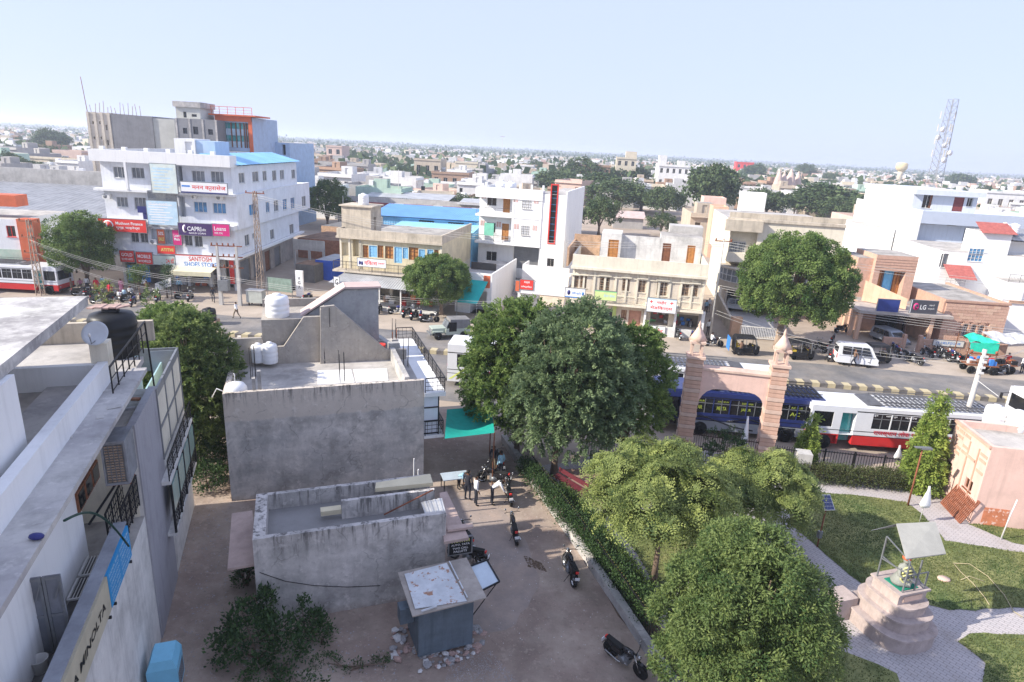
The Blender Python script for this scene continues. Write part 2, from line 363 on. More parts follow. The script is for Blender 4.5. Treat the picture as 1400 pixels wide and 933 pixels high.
M('brick_red',(.38,.17,.1),.95,.2,2,.4,20,stain=.2); M('brick_tan',(.47,.31,.2),.95,.2,3,.4,20,stain=.2)
M('wood_orange',(.45,.2,.06),.6,.15,4,.1); M('wood_brown',(.22,.09,.045),.6,.2,4,.1)
M('red_paint',(.6,.04,.03),.5,.08,1,0); M('red_bright',(.72,.05,.04),.5,.08,1,0); M('orange_paint',(.6,.14,.06),.6,.1,1,0)
M('white_print',(.82,.82,.82),.6,.04,1,0); M('off_white',(.7,.69,.66),.7,.08,1,0); M('navy_print',(.03,.035,.16),.5,.1,1,0)
M('purple_print',(.07,.035,.13),.5,.05,1,0); M('magenta_print',(.65,.03,.2),.5,.08,1,0); M('blue_print',(.05,.22,.6),.5,.08,1,0)
M('sky_print',(.4,.62,.78),.6,.1,.8,0,tint=(.62,.74,.8),tmix=.4); M('cream_print',(.68,.7,.6),.6,.1,.8,0,tint=(.6,.72,.72),tmix=.5)
M('yellow_print',(.72,.78,.2),.6,.08,1,0); M('green_print',(.25,.6,.25),.6,.1,1,0); M('black_print',(.015,.015,.015),.5,0,1,0)
M('shutter',(.27,.275,.285),.55,.1,1,0,metal=.5,stain=.15); M('shutter_blue',(.035,.1,.5),.5,.1,1,0)
M('teal_cloth',(.01,.3,.25),.85,.12,2,.2,30); M('green_cloth',(.02,.42,.26),.85,.12,2,.2,30)
M('dark_interior',(.02,.018,.017),.95,.4,2,0); M('rust',(.25,.09,.05),.85,.25,4,.2)
M('tarp',(.5,.5,.5),.7,.15,1,.3,5,stain=.3); M('awning_cream',(.68,.64,.45),.8,.08,1,.1,8,stain=.15)
M('tank_white',(.8,.8,.8),.45,.03,2,.05,4,stain=.05); M('tank_black',(.016,.017,.019),.45,.1,2,.1,6)
M('rubber',(.02,.02,.02),.8,.15,5,0); M('chrome',(.5,.5,.5),.25,.05,2,0,metal=.9); M('black_gloss',(.012,.012,.014),.25,.1,2,0,spec=.6)
M('skin',(.16,.075,.04),.6,.08,8,0); M('hair',(.012,.01,.009),.7,.1,8,0)
# ============================================================ GROUND, ROAD, LANE, PARK SURFACES
M('dust',(.42,.34,.265),.95,.12,.22,.5,8,stain=.12,tint=(.33,.27,.215),tmix=.25,tscale=.06)
M('lane_dirt',(.36,.29,.235),.95,.14,.5,.6,9,stain=.22,tint=(.29,.22,.18),tmix=1.4,tscale=.3,speck=.4,streak=.0)
M('lane_grey',(.31,.265,.24),.9,.12,.8,.5,8,stain=.1,tint=(.34,.26,.21),tmix=.5,tscale=.4,speck=.2)
M('asphalt',(.15,.148,.15),.9,.14,.4,.5,20,stain=.2,tint=(.25,.225,.2),tmix=.9,tscale=.22,speck=.12)
M('verge',(.44,.365,.29),.95,.12,.3,.5,9,tint=(.34,.29,.24),tmix=.3,tscale=.2)
M('lawn',(.085,.135,.04),.95,.25,1.2,.8,18,tint=(.22,.21,.085),tmix=.5,tscale=.3)
M('hedge_dry',(.12,.085,.05),.9,.2,3,.5)
def sheet(name,pts,z,mat,kind='structure'):
    P = [G(x,y,0)[:2] for x,y in pts]; c = sum(P)/len(P)
    mb = MB(); n = len(P)
    a = sum(P[i][0]*P[(i+1) % n][1]-P[(i+1) % n][0]*P[i][1] for i in range(n))
    if a < 0: P = P[::-1]
    # ragged outline
    Q = []
    for i in range(n):
        p,q = P[i],P[(i+1) % n]; k = max(1,min(14,int(np.hypot(*(q-p))/.5)))
        for j in range(k):
            t = p+(q-p)*j/k; Q.append(t if j == 0 else t+np.array([R.gauss(0,.05),R.gauss(0,.05)]))
    mb.add([(p[0]-c[0],p[1]-c[1],0) for p in Q],[tuple(range(len(Q)))])
    o = SO(name,mb,mat,kind); o.location = (c[0],c[1],z); return o
g = MB(); g.quad((-6000,-300,0),(6000,-300,0),(6000,9000,0),(-6000,9000,0)); SO('ground',g,K.dust)
A_ = G(605,485); B_ = G(1380,551); SY = math.atan2(B_[1]-A_[1],B_[0]-A_[0])
class FR:   # a plain horizontal frame
    def __init__(s,o,yaw): s.o = np.array(o[:2]); s.y = yaw; s.u = np.array([math.cos(yaw),math.sin(yaw)]); s.v = np.array([-math.sin(yaw),math.cos(yaw)])
    def p(s,a,b,z=0): q = s.o+s.u*a+s.v*b; return (q[0],q[1],z)
    def inv(s,p): d = np.array(p[:2])-s.o; return (float(d@s.u),float(d@s.v))
ST = FR(A_,SY)                       # street: u along the median, v away from the camera
def strip(name,a0,a1,b0,b1,z,mat):
    mb = MB(); n = 60; rag = lambda: R.gauss(0,.12)
    lo = [ST.p(a0+(a1-a0)*i/n,b0+rag(),z) for i in range(n+1)]; hi = [ST.p(a0+(a1-a0)*i/n,b1+rag(),z) for i in range(n+1)]
    mb.add(lo+hi,[(i,i+1,n+2+i,n+1+i) for i in range(n)]); return SO(name,mb,mat)
strip('road',-260,260,.45,6.2,.008,K.asphalt); strip('road',-260,260,-10.2,-.2,.008,K.asphalt)
strip('road_shoulder',-260,260,6.1,12.5,.004,K.verge)
# median of painted kerb stones
med = MB(); med.box(-45,48,0,.5,0,.2); mo = SO('median',med,K.verge); mo.location = ST.p(0,0,0); mo.rotation_euler = (0,0,SY)
M('kerb_yellow',(.48,.41,.26),.85,.12,2,.2,stain=.2); M('kerb_black',(.12,.11,.105),.85,.3,2,.2,stain=.2,tint=(.2,.18,.16),tmix=.1)
kb = MB().box(-.29,.29,-.12,.62,0,.34); km = [kb.mesh('kerb_stone',K.kerb_yellow),kb.mesh('kerb_stone',K.kerb_black)]
for i in range(150):
    o = link('kerb_stone',km[i % 2],mo,(-44+i*.6,0,R.uniform(-.02,.02)),(0,0,R.uniform(-.015,.015)))
HFY = math.radians(19.5); HF = FR((0,0),HFY)       # frame of the lane, the grey houses and the neighbour
def hp(x,y,z=0): return HF.p(x,y,z)
sheet('lane',[(560,560),(700,560),(712,640),(925,945),(925,1100),(-300,1100),(-300,900),(200,640),(300,600),(480,600)],.004,K.lane_dirt)
sheet('lane_paving',[(596,690),(648,672),(690,700),(722,745),(738,790),(722,830),(690,862),(655,868),(625,840),(600,790),(560,740)],.008,K.lane_grey)
pv = M('park_tiles',(.43,.4,.4),.85,.05,.7,.0,stain=.12)
# interlocking tiles: real-scale joint pattern as fine relief
n_ = pv.node_tree.nodes; l_ = pv.node_tree.links; b_ = n_['Principled BSDF']
tc_ = n_.new('ShaderNodeTexCoord'); mp_ = n_.new('ShaderNodeMapping'); mp_.inputs['Rotation'].default_value = (0,0,.9); bt = n_.new('ShaderNodeTexBrick'); bt.inputs['Scale'].default_value = 1
bt.inputs['Brick Width'].default_value = .3; bt.inputs['Row Height'].default_value = .15; bt.inputs['Mortar Size'].default_value = .012; bt.inputs['Color1'].default_value = (.47,.43,.42,1); bt.inputs['Color2'].default_value = (.42,.39,.385,1); bt.inputs['Mortar'].default_value = (.26,.24,.23,1)
l_.new(tc_.outputs['Object'],mp_.inputs[0]); l_.new(mp_.outputs[0],bt.inputs[0])
nz = n_.new('ShaderNodeTexNoise'); nz.inputs['Scale'].default_value = .7; nz.inputs['Detail'].default_value = 8; l_.new(tc_.outputs['Object'],nz.inputs[0])
mr = n_.new('ShaderNodeMapRange'); mr.inputs[1].default_value = .5; mr.inputs[2].default_value = .75; mr.inputs[4].default_value = .5; l_.new(nz.outputs[0],mr.inputs[0])
mx_ = n_.new('ShaderNodeMix'); mx_.data_type = 'RGBA'; mx_.inputs[7].default_value = (.25,.21,.17,1); l_.new(mr.outputs[0],mx_.inputs[0]); l_.new(bt.outputs[0],mx_.inputs[6]); l_.new(mx_.outputs[2],b_.inputs['Base Color'])
sheet('park_path',[(716,640),(940,612),(1080,640),(1290,668),(1420,700),(1700,760),(1700,1150),(960,1150),(930,960)],.012,pv)
LAWNS = [[(1078,670),(1180,679),(1238,687),(1263,706),(1292,740),(1400,756),(1500,775),(1500,840),(1400,832),(1298,835),(1240,815),(1180,800),(1160,786),(1116,747),(1081,718)],
         [(1309,878),(1326,867),(1400,869),(1500,880),(1520,990),(1330,1000),(1347,907)],
         [(1130,880),(1176,900),(1226,922),(1240,1000),(1000,1000),(915,870),(940,830),(1010,790),(1060,790)],
         [(1323,717),(1500,720),(1500,765),(1385,743)],
         [(820,690),(900,700),(1000,700),(1040,740),(1000,770),(930,800),(905,815),(850,730)]]
for q in LAWNS: sheet('lawn',q,.03,K.lawn)
sheet('flower_bed',[(716,640),(735,640),(800,690),(830,745),(900,850),(935,930),(905,930)],.02,M('soil',(.13,.09,.06),.95,.2,1.5,.6))
sheet('play_ground',[(760,642),(880,640),(890,690),(800,695),(770,668)],.022,M('soil_red',(.3,.2,.16),.95,.14,.7,.5))
# grass blades on the lawns (stuff)
def inpoly(P,x,y):
    n = len(P); ins = np.zeros(len(x),bool)
    for i in range(n):
        x0,y0 = P[i]; x1,y1 = P[(i+1) % n]
        c = ((y0 > y) != (y1 > y)) & (x < (x1-x0)*(y-y0)/(y1-y0+1e-12)+x0); ins ^= c
    return ins
rng = np.random.default_rng(3)
def npmesh(name,V,Fq,mat,tint=None,k=4):
    me = bpy.data.meshes.new(name); nV,nF = len(V),len(Fq)
    me.vertices.add(nV); me.vertices.foreach_set('co',np.asarray(V,np.float32).ravel())
    me.loops.add(nF*k); me.loops.foreach_set('vertex_index',np.asarray(Fq,np.int32).ravel())
    me.polygons.add(nF); me.polygons.foreach_set('loop_start',np.arange(0,nF*k,k,dtype=np.int32))
    me.update(calc_edges=True)
    if tint is not None:
        at = me.attributes.new('tint','FLOAT','POINT'); at.data.foreach_set('value',np.asarray(tint,np.float32))
    for q in (mat if isinstance(mat,list) else [mat]): me.materials.append(q)
    return me
leafm('grass_blade',(.055,.1,.028),(.18,.19,.065),.2)
for q,cnt in zip(LAWNS,(26000,7000,7000,4000,6000)):
    P = [tuple(G(x,y)[:2]) for x,y in q]; A = np.array(P); lo,hi = A.min(0),A.max(0)
    pts = lo+(hi-lo)*rng.random((cnt*2,2)); pts = pts[inpoly(P,pts[:,0],pts[:,1])][:cnt]
    n = len(pts); a = rng.random(n)*6.28; h = .03+.05*rng.random(n); wd = .02
    clump = (np.sin(pts[:,0]*1.3)+np.sin(pts[:,1]*1.7+pts[:,0]*.6)+rng.normal(0,.5,n))*.25+.5
    V = np.zeros((n,3,3)); V[:,0,:2] = pts+np.c_[np.cos(a),np.sin(a)]*wd; V[:,1,:2] = pts-np.c_[np.cos(a),np.sin(a)]*wd
    V[:,2,:2] = pts+rng.normal(0,.03,(n,2)); V[:,:2,2] = .03; V[:,2,2] = .03+h
    setp(link('grass',npmesh('grass',V.reshape(-1,3),np.arange(n*3).reshape(-1,3),K.grass_blade,np.repeat(np.clip(clump,0,1),3),3)),'short patchy grass of the park lawn',None,None,'stuff')
# ============================================================ FOLIAGE
def quads_from(pos,dr,nr,l,wd):
    """leaf rhombs: pos base, dr long direction, nr normal"""
    side = np.cross(dr,nr); side /= (np.linalg.norm(side,axis=1,keepdims=True)+1e-9)
    l = np.asarray(l).reshape(-1,1); wd = np.asarray(wd).reshape(-1,1)
    V = np.stack([pos,pos+dr*l*.5+side*wd*.5,pos+dr*l,pos+dr*l*.5-side*wd*.5],1)
    return V
def unit(v): return v/(np.linalg.norm(v,axis=-1,keepdims=True)+1e-9)
def crown(name,blobs,nclump,per,leaf,cr,seed,mat,style='leaf',up=.3,droop=0.0,inner=.72,low=-.65,gapn=0):
    """leaf clumps over the surface of ellipsoid lumps; returns one mesh with a per-leaf tint"""
    rg = np.random.default_rng(seed); B = np.array(blobs,float)
    wgt = B[:,3]*B[:,4]; bi = rg.choice(len(B),nclump,p=wgt/wgt.sum()); b = B[bi]
    d = unit(rg.normal(size=(nclump,3))); d[:,2] = np.where(d[:,2] < low,-d[:,2]*.5,d[:,2]); d = unit(d)
    rad = rg.uniform(inner,1.03,nclump)**.8
    c = b[:,:3]+d*b[:,3:6]*rad[:,None]
    keep = np.ones(nclump,bool)
    for k in range(len(B)):
        q = (np.linalg.norm((c-B[k,:3])/B[k,3:6],axis=1) < .6) & (bi != k); keep &= ~q
    if gapn:
        gp = B[rg.choice(len(B),gapn),:3]+unit(rg.normal(size=(gapn,3)))*B[0,3:6]*1.0
        for q in gp: keep &= np.linalg.norm(c-q,axis=1) > B[0,3]*.28
    c,d = c[keep],d[keep]; n = len(c); ct = np.clip(rg.normal(.45,.22,n),0,1)
    if style == 'leaf':
        pos = np.repeat(c,per,0)+rg.normal(size=(n*per,3))*cr*np.array([1,1,.75]); out = np.repeat(d,per,0)
        dr = unit(out*.9+rg.normal(size=(n*per,3))*.8+np.array([0,0,up-droop])); nr = unit(rg.normal(size=(n*per,3))+np.array([0,0,.8]))
        s = rg.uniform(.6,1.25,n*per); V = quads_from(pos,dr,nr,leaf[0]*s,leaf[1]*s); tn = np.repeat(ct,per)+rg.normal(0,.14,n*per)
    elif style == 'puff':       # round tufts: leaves stand out of each clump like a small ball
        cs = cr*rg.uniform(.6,1.25,n); q = unit(rg.normal(size=(n*per,3))+np.repeat(d,per,0)*.9+np.array([0,0,.25])); pos = np.repeat(c,per,0)+q*(np.repeat(cs,per)*rg.uniform(.45,.95,n*per))[:,None]
        dr = unit(q*.55+rg.normal(size=(n*per,3))*.6+np.array([0,0,-.25])); nr = unit(q+rg.normal(size=(n*per,3))*.35)
        s = rg.uniform(.7,1.2,n*per); V = quads_from(pos,dr,nr,leaf[0]*s,leaf[1]*s); tn = np.repeat(ct,per)+rg.normal(0,.08,n*per)
    elif style == 'spray':      # elongated drooping or rising sprigs of narrow leaflets
        ax = unit(d*1.0+np.array([0,0,up-droop])+rg.normal(size=(n,3))*.45); ln = cr*rg.uniform(.7,1.4,n)
        t = np.tile(np.linspace(.05,1,per),n); AX = np.repeat(ax,per,0); LN = np.repeat(ln,per)
        pos = np.repeat(c,per,0)+AX*(t*LN)[:,None]; pos[:,2] -= droop*(t**2)*LN*.5
        sd_ = unit(rg.normal(size=(n*per,3))); sd_ = unit(sd_-AX*(sd_*AX).sum(1,keepdims=True))
        dr = unit(sd_*.9+AX*.75); nr = unit(np.cross(dr,AX)+rg.normal(size=(n*per,3))*.3)
        s = rg.uniform(.7,1.2,n*per); V = quads_from(pos,dr,nr,leaf[0]*s,leaf[1]*s); tn = np.repeat(ct,per)+rg.normal(0,.1,n*per)+(t-.5)*.35
    else:                       # rosettes of pinnate fronds
        nf = per; ax = unit(d+np.array([0,0,up])+rg.normal(size=(n,3))*.3)
        t1 = unit(np.cross(ax,rg.normal(size=(n,3)))); t2 = np.cross(ax,t1); Vs = []; tn = []
        for k in range(nf):
            a = 2*math.pi*k/nf+rg.uniform(-.3,.3,n); rd = t1*np.cos(a)[:,None]+t2*np.sin(a)[:,None]
            fd = unit(rd*1.0+ax*rg.uniform(.15,.7,n)[:,None]); L = cr*rg.uniform(.7,1.2,n); dn = np.array([0,0,-1.0])
            for j in range(5):
                tt = (j+.6)/5; p = c+fd*(L*tt)[:,None]+dn*(L*tt*tt*.35)[:,None]; tg = unit(fd+dn*tt*.6); s_ = unit(np.cross(tg,ax))
                for sg in (-1,1):
                    V_ = quads_from(p,unit(s_*sg+tg*.55),unit(ax+rg.normal(size=(n,3))*.2),leaf[0]*(1-.45*tt)*rg.uniform(.8,1.1,n),leaf[1]*np.ones(n)); Vs.append(V_); tn.append(ct+rg.normal(0,.06,n)+.12*tt)
        V = np.concatenate(Vs); tn = np.concatenate(tn)
    m = len(V); V = V.reshape(-1,3)
    return npmesh(name,V,np.arange(m*4).reshape(-1,4),mat,np.clip(np.repeat(tn,4),0,1))
M('bark',(.16,.115,.085),.95,.2,2,.7,14); M('bark_pale',(.33,.25,.19),.95,.2,2,.6,12)
leafm('leaf_mid',(.04,.09,.022),(.17,.24,.07)); leafm('leaf_neem',(.055,.115,.03),(.28,.37,.11),.42); leafm('leaf_lime',(.06,.115,.035),(.25,.31,.1),.4)
leafm('leaf_grey',(.075,.13,.06),(.28,.36,.18),.4); leafm('leaf_ashoka',(.1,.17,.03),(.38,.46,.1),.4); leafm('leaf_rosette',(.04,.085,.025),(.4,.45,.14),.38); leafm('leaf_shrub',(.025,.06,.02),(.09,.15,.05),.25)
leafm('leaf_far',(.04,.075,.028),(.13,.175,.07),.2); leafm('leaf_hedge',(.07,.06,.03),(.1,.14,.045),.2)
def trunk_mb(base_r,fork,tips,mbr=.35,lean=(0,0)):
    mb = MB(); mb.tube([(0,0,-.05),(lean[0]*.4,lean[1]*.4,fork*.5),(lean[0],lean[1],fork)],[base_r*1.25,base_r*.9,base_r*.8],9)
    for tx,ty,tz in tips:
        mx,my = (tx+lean[0])*.45+R.uniform(-.2,.2),(ty+lean[1])*.45+R.uniform(-.2,.2)
        mb.tube([(lean[0],lean[1],fork*.93),(mx,my,fork+(tz-fork)*.5),(tx,ty,tz)],[base_r*.62,base_r*.4,base_r*.12],6)
        for k in range(2):
            e = (tx+R.uniform(-.6,.6)*tz*.2,ty+R.uniform(-.6,.6)*tz*.2,tz+R.uniform(-.1,.25)*tz*.3)
            mb.tube([(mx,my,fork+(tz-fork)*.5),((mx+e[0])/2,(my+e[1])/2,(fork+(tz-fork)*.5+e[2])/2+.1),e],[base_r*.3,base_r*.16,base_r*.05],5)
    return mb
def tree(name,label,at,blobs,nclump,per,leaf,cr,mat,trunk_r=.2,fork=1.5,seed=1,group=None,bark='bark',cat='tree',lean=(0,0),**k):
    t = T(name,label,cat,at,0,group)
    t.part('trunk',trunk_mb(trunk_r,fork,[(b[0]*.8,b[1]*.8,b[2]) for b in blobs[:7]],lean=lean),MATS[bark])
    t.part('crown',crown('crown',blobs,nclump,per,leaf,cr,seed,mat,**k),mat); return t
def lumps(rx,ry,z0,z1,n,r,seed,core=.72):
    rg = random.Random(seed); zc = (z0+z1)/2; hz = (z1-z0)/2
    out = [(0,0,zc,rx*core,ry*core,hz*core*1.08)]
    for i in range(n):
        a = 2.4*i+rg.uniform(-.3,.3); t = (i+.5)/n; zz = 1-2*t*.85; q = math.sqrt(max(0,1-zz*zz))
        out.append((math.cos(a)*q*(rx-r*.75),math.sin(a)*q*(ry-r*.75),zc+zz*(hz-r*.6),r*rg.uniform(.8,1.15),r*rg.uniform(.8,1.15),r*rg.uniform(.65,.95)))
    return out
def proj(p):
    v = np.array([p[0],p[1],(p[2] if len(p) > 2 else 0)-H]); q = v@_f; return CX+FPX*(v@_r2)/q,CY-FPX*(v@_u2)/q
# ============================================================ GREY HOUSES ON THE LANE
def wallpoly(mb,t,pts,yb,thick,m=0,plane='f'):
    P = [(t.F if plane == 'f' else t.S)(x,y,yb) for x,y in pts]
    n = len(P); area = sum(P[i][0]*P[(i+1) % n][1]-P[(i+1) % n][0]*P[i][1] for i in range(n))
    if area < 0: P = P[::-1]
    if plane == 'f': vs = [(p[0],yb,p[1]) for p in P]+[(p[0],yb+thick,p[1]) for p in P]
    else: vs = [(yb,p[0],p[1]) for p in P]+[(yb-thick,p[0],p[1]) for p in P]
    return mb.add(vs,[tuple(range(n)),tuple(range(2*n-1,n-1,-1))]+[(i,n+i,n+(i+1) % n,(i+1) % n) for i in range(n)],m)
def slabpx(mb,t,pts,z1,z0,m=0):
    return mb.prism([t.L(x,y,z1)[:2] for x,y in pts],z0-t.a[2],z1-t.a[2],m)
def tank(label,at,z,r,h,white=True,group='water tanks on the roofs',ribs=3):
    t = T('water_tank',label,'water tank',(at[0],at[1]),R.uniform(0,3),group,z=z); m = MATS['tank_white' if white else 'tank_black']
    pr = [(r*.98,0),(r,.03)]
    for i in range(ribs):
        a = h*(.12+.68*i/ribs); b = h*(.12+.68*(i+.55)/ribs); pr += [(r,a),(r*1.03,a+.04),(r*1.03,b),(r,b+.04)]
    pr += [(r,h*.84),(r*.9,h*.93),(r*.42,h*.985)]
    t.part('body',MB().lathe(pr,28),m)
    t.part('lid',MB().lathe([(r*.36,h*.97),(r*.38,h*1.0),(r*.36,h*1.05),(r*.1,h*1.07),(0.001,h*1.07)],20),m)
    t.part('outlet_pipe',MB().tube([(r*.9,0,.1),(r*1.12,0,.1),(r*1.12,0,-.02)],.025,6),K.steel_grey); return t
def rods(mb,t,x,y,z,n=4,h=1.2,sp=.22):
    for i in range(n):
        a,b = (i % 2)*sp,(i//2)*sp; mb.tube([(x+a,y+b,z),(x+a+R.uniform(-.05,.05),y+b,z+h*R.uniform(.7,1.1))],.014,5)
h1 = T('grey_house','bare cement plastered two storey house with stair room and white tanks on its roof','house',hp(-3.35,29.9),HFY,'grey cement houses along the lane')
mb = MB(); D1 = 9.5; DZ = 4.95; PZ = 5.58
mb.walls(0,9.35,0,D1,0,DZ,{'f': [],'r': [(1.2,.05,3.6,2.3,.3),(5,.05,7.5,2.3,.3),(1.5,2.9,2.6,4.5,.2)]},m=0,rm=1)
mb.box(0,9.35,0,.22,DZ,PZ,0); mb.box(0,.22,.22,D1,DZ,PZ,0)
mb.box(-.02,.03,-.03,1.2,0,PZ-.02,0); mb.box(1.28,1.31,-.012,.05,0,PZ-.1,0)
CK = dict(rough=.95,var=.14,scale=1.1,bump=.6,bs=9,stain=.6,streak=.14,tint=(.47,.445,.415),tmix=2.2,tscale=.42,speck=.4,crack=.32)
h1.part('wall',mb,[M('concrete_h1',(.6,.555,.505),drip=(PZ,.8),band=(4.15,(.62,.54,.45)),**CK),K.roof_pale])
yb = h1.L(400,497,DZ)[1]; yb2 = yb-.35
mb = MB(); wallpoly(mb,h1,[(357,475.7),(388,474),(415,434),(440,433),(440,500),(357,502)],yb,.22); h1.part('stair_wall',mb,M('cement_tan',(.43,.385,.33),.95,.12,.7,.4,14,stain=.45,streak=.2,tint=(.36,.33,.29),tmix=1.2,speck=.3,crack=.25))
mb = MB(); wallpoly(mb,h1,[(438,420),(457,418),(528,478),(556,478),(556,506),(446,506)],yb2,.22); wallpoly(mb,h1,[(438,424),(443,420),(443,504),(438,504)],yb2-.02,.5)
h1.part('stair_wall',mb,K.cement_tan)
mb = MB(); wallpoly(mb,h1,[(398,445),(472,396),(517,395),(518,462),(548,482),(400,482)],yb+1.25,1.2)
h1.part('stair_room',mb,M('cement_blue',(.41,.41,.405),.95,.1,.7,.35,14,stain=.4,streak=.2,tint=(.34,.345,.35),tmix=1.2,speck=.3))
mb = MB(); x0_,_ = h1.F(398,438,yb+1.1); a_ = h1.F(398,446,yb+1.15); b_2 = h1.F(472,396,yb+1.15)
mb.hexa([(a_[0]-.1,yb+1.1,a_[1]+.05),(b_2[0],yb+1.1,b_2[1]+.06),(b_2[0],yb+2.5,b_2[1]+.06),(a_[0]-.1,yb+2.5,a_[1]+.05),(a_[0]-.1,yb+1.1,a_[1]+.16),(b_2[0],yb+1.1,b_2[1]+.17),(b_2[0],yb+2.5,b_2[1]+.17),(a_[0]-.1,yb+2.5,a_[1]+.16)])
c_2 = h1.F(518,388,yb+1.15); mb.box(b_2[0]+.003,c_2[0]+.12,yb+1.1,yb+2.5,b_2[1]+.04,b_2[1]+.15); h1.part('stair_roof',mb,M('pink_screed',(.55,.42,.38),.95,.1,1,.3,14,stain=.3))
# tank platform and rear roof
mb = MB(); xa,za = h1.F(357,438,yb+.5); xb_,_ = h1.F(412,438,yb+.5); mb.box(xa,xb_+.9,yb+.5,yb+3.6,DZ,za)
x2,z2 = h1.F(357,410,yb+3.4); mb.box(xa,xb_+.9,yb+3.4,yb+3.6,za,z2)
xl,zl = h1.F(316,464,yb+.1); mb.box(xl-.1,xa-.02,yb+.1,yb+.3,DZ,zl); mb.box(xl-.1,xl+.1,yb-1.2,yb+.1,DZ,zl-.05)
h1.part('tank_platform',mb,K.cement_tan)
mb = MB(); xs,zs = h1.F(344,520,.2); mb.box(xs,xs+.14,.23,.5,DZ,PZ+.55); xs2 = h1.F(352,520,.4)[0]; mb.box(xs2,xs2+.16,.23,.45,DZ,PZ+.9)
xe = h1.F(552,515,.5)[0]; mb.box(xe,xe+.25,.24,yb2,DZ,PZ+.12); mb.box(xe-.05,xe+.6,yb2+.2,yb2+.6,DZ,PZ+.3)
h1.part('pillar',mb,K.concrete)
mb = MB()
for px,py in ((465,520),(536,470),(552,500),(343,515)):
    q = h1.L(px,py,PZ); rods(mb,h1,q[0],max(.1,q[1]-.1),PZ-.1,4,1.6)
mb.tube([(xs+.05,.35,PZ),(xs+.05,.35,PZ+1.9)],.014,5); q = h1.F(451,445,yb2-.1); mb.tube([(q[0],yb2-.1,q[1]-.1),(q[0],yb2-.1,q[1]+1.0)],.02,5)
h1.part('rebar',mb,K.steel_black)
mb = MB()
for pts in ([(434,507),(480,505),(485,523),(434,526)],[(483,505),(529,504),(531,520),(487,523)]):
    slabpx(mb,h1,pts,DZ+.02,DZ-.01)
h1.part('white_slab',mb,M('lime_wash',(.78,.77,.75),.9,.05,1.5,.2,12,stain=.12))
# balcony side towards the lane
mb = MB(); mb.box(9.352,10.45,-.1,D1,DZ-.28,DZ-.06); mb.box(9.352,10.4,-.1,D1,2.35,2.5); h1.part('balcony',mb,K.white_plaster)
mb = MB(); mb.box(9.36,10.1,.05,.2,2.5,DZ-.29); h1.part('facade_panel',mb,M('pale_panel',(.66,.7,.76),.5,.05,1,0))
mb = MB(); [mb.box(9.36,10.14,.02,.06,z,z+.07) for z in (2.55,3.25,4.0)]; mb.box(10.08,10.14,.02,.2,2.5,DZ-.29); h1.part('panel_trim',mb,K.steel_black)
def railing(mb,path,h,posts=1.2,bars=2,bal=0,w=.035):
    for i in range(len(path)-1):
        a,b = Vector(path[i]),Vector(path[i+1]); L_ = (b-a).length; n = max(1,round(L_/posts)); up = Vector((0,0,1))
        mb.bar(a+up*h,b+up*h,w*1.3)
        for k in range(n+1): p = a+(b-a)*k/n; mb.bar(p,p+up*h,w)
        for k in range(bars): mb.bar(a+up*h*(k+.6)/(bars+.6),b+up*h*(k+.6)/(bars+.6),w*.6)
        if bal:
            m = int(L_/bal)
            for k in range(m): p = a+(b-a)*(k+.5)/m; mb.bar(p+up*.08,p+up*h,w*.45)
mb = MB(); railing(mb,[(9.4,-.06,DZ-.06),(10.4,-.06,DZ-.06),(10.4,D1-.1,DZ-.06),(9.4,D1-.1,DZ-.06)],.78,1.0,3,.22); h1.part('railing',mb,K.steel_black)
mb = MB(); railing(mb,[(9.4,-.06,2.5),(10.35,-.06,2.5),(10.35,D1-.1,2.5)],.8,1.0,3,.2); h1.part('railing',mb,K.steel_black)
def onroof(px,py,z,t): q = t.L(px,py,z); return t.w(*q[:2])[:2]
g_ = h1.F(380,436,yb+1.2); tank('large white water tank on the platform beside the sloping stair roof',h1.w(g_[0],yb+1.3)[:2],za,.62,1.22)
g_ = h1.L(366,474,DZ+.3); tank('slim white water tank below the larger one on the grey house roof',h1.w(h1.F(366,474,yb+.05)[0]+.1,yb-.35)[:2],DZ+.25,.4,1.1)
g_ = h1.F(357,474,yb+.3); tank('white water tank half hidden behind the slim one on the grey house',h1.w(g_[0]-.15,yb-.1)[:2],DZ+.25,.36,1.0)
g_ = h1.F(322,534,.5); s_ = T('water_tank','low white dome tank with a pipe at the front left roof corner','water tank',h1.w(g_[0],.62)[:2],0,'water tanks on the roofs',z=PZ-.5)
s_.part('body',MB().lathe([(.5,.0),(.52,.3),(.5,.55),(.38,.72),(.15,.8),(.001,.82)],24),K.tank_white); s_.part('pipe',MB().tube([(0,0,.8),(-.05,.1,1.15),(-.08,.1,1.2)],.02).tube([(-.3,-.2,.3),(-.75,-.3,.55),(-1.0,-.3,.1)],.025),K.tank_white)
t = T('bucket','red plastic bucket on the grey house roof behind the sloping wall','bucket',h1.w(h1.F(521,474,yb2+.8)[0],yb2+.9)[:2],0,z=DZ+.25)
t.part('body',MB().lathe([(.2,0),(.28,.42),(.3,.44),(.27,.44),(.19,.05),(.001,.05)],18),K.red_bright); t.part('handle',MB().tube([(.28*math.cos(a),.0,.42+.25*math.sin(a)) for a in np.linspace(0,math.pi,9)],.01,4),K.steel_grey)
t = T('cement_block_stack','short unfinished cement pillar stub beside the red bucket','pillar stub',h1.w(h1.F(540,478,yb2+.9)[0],yb2+1.0)[:2],HFY,z=DZ); t.part('block',MB().box(-.2,.2,-.2,.2,0,.95),K.concrete); mb = MB(); rods(mb,t,-.12,-.12,.9,4,.6); t.part('rebar',mb,K.rust)
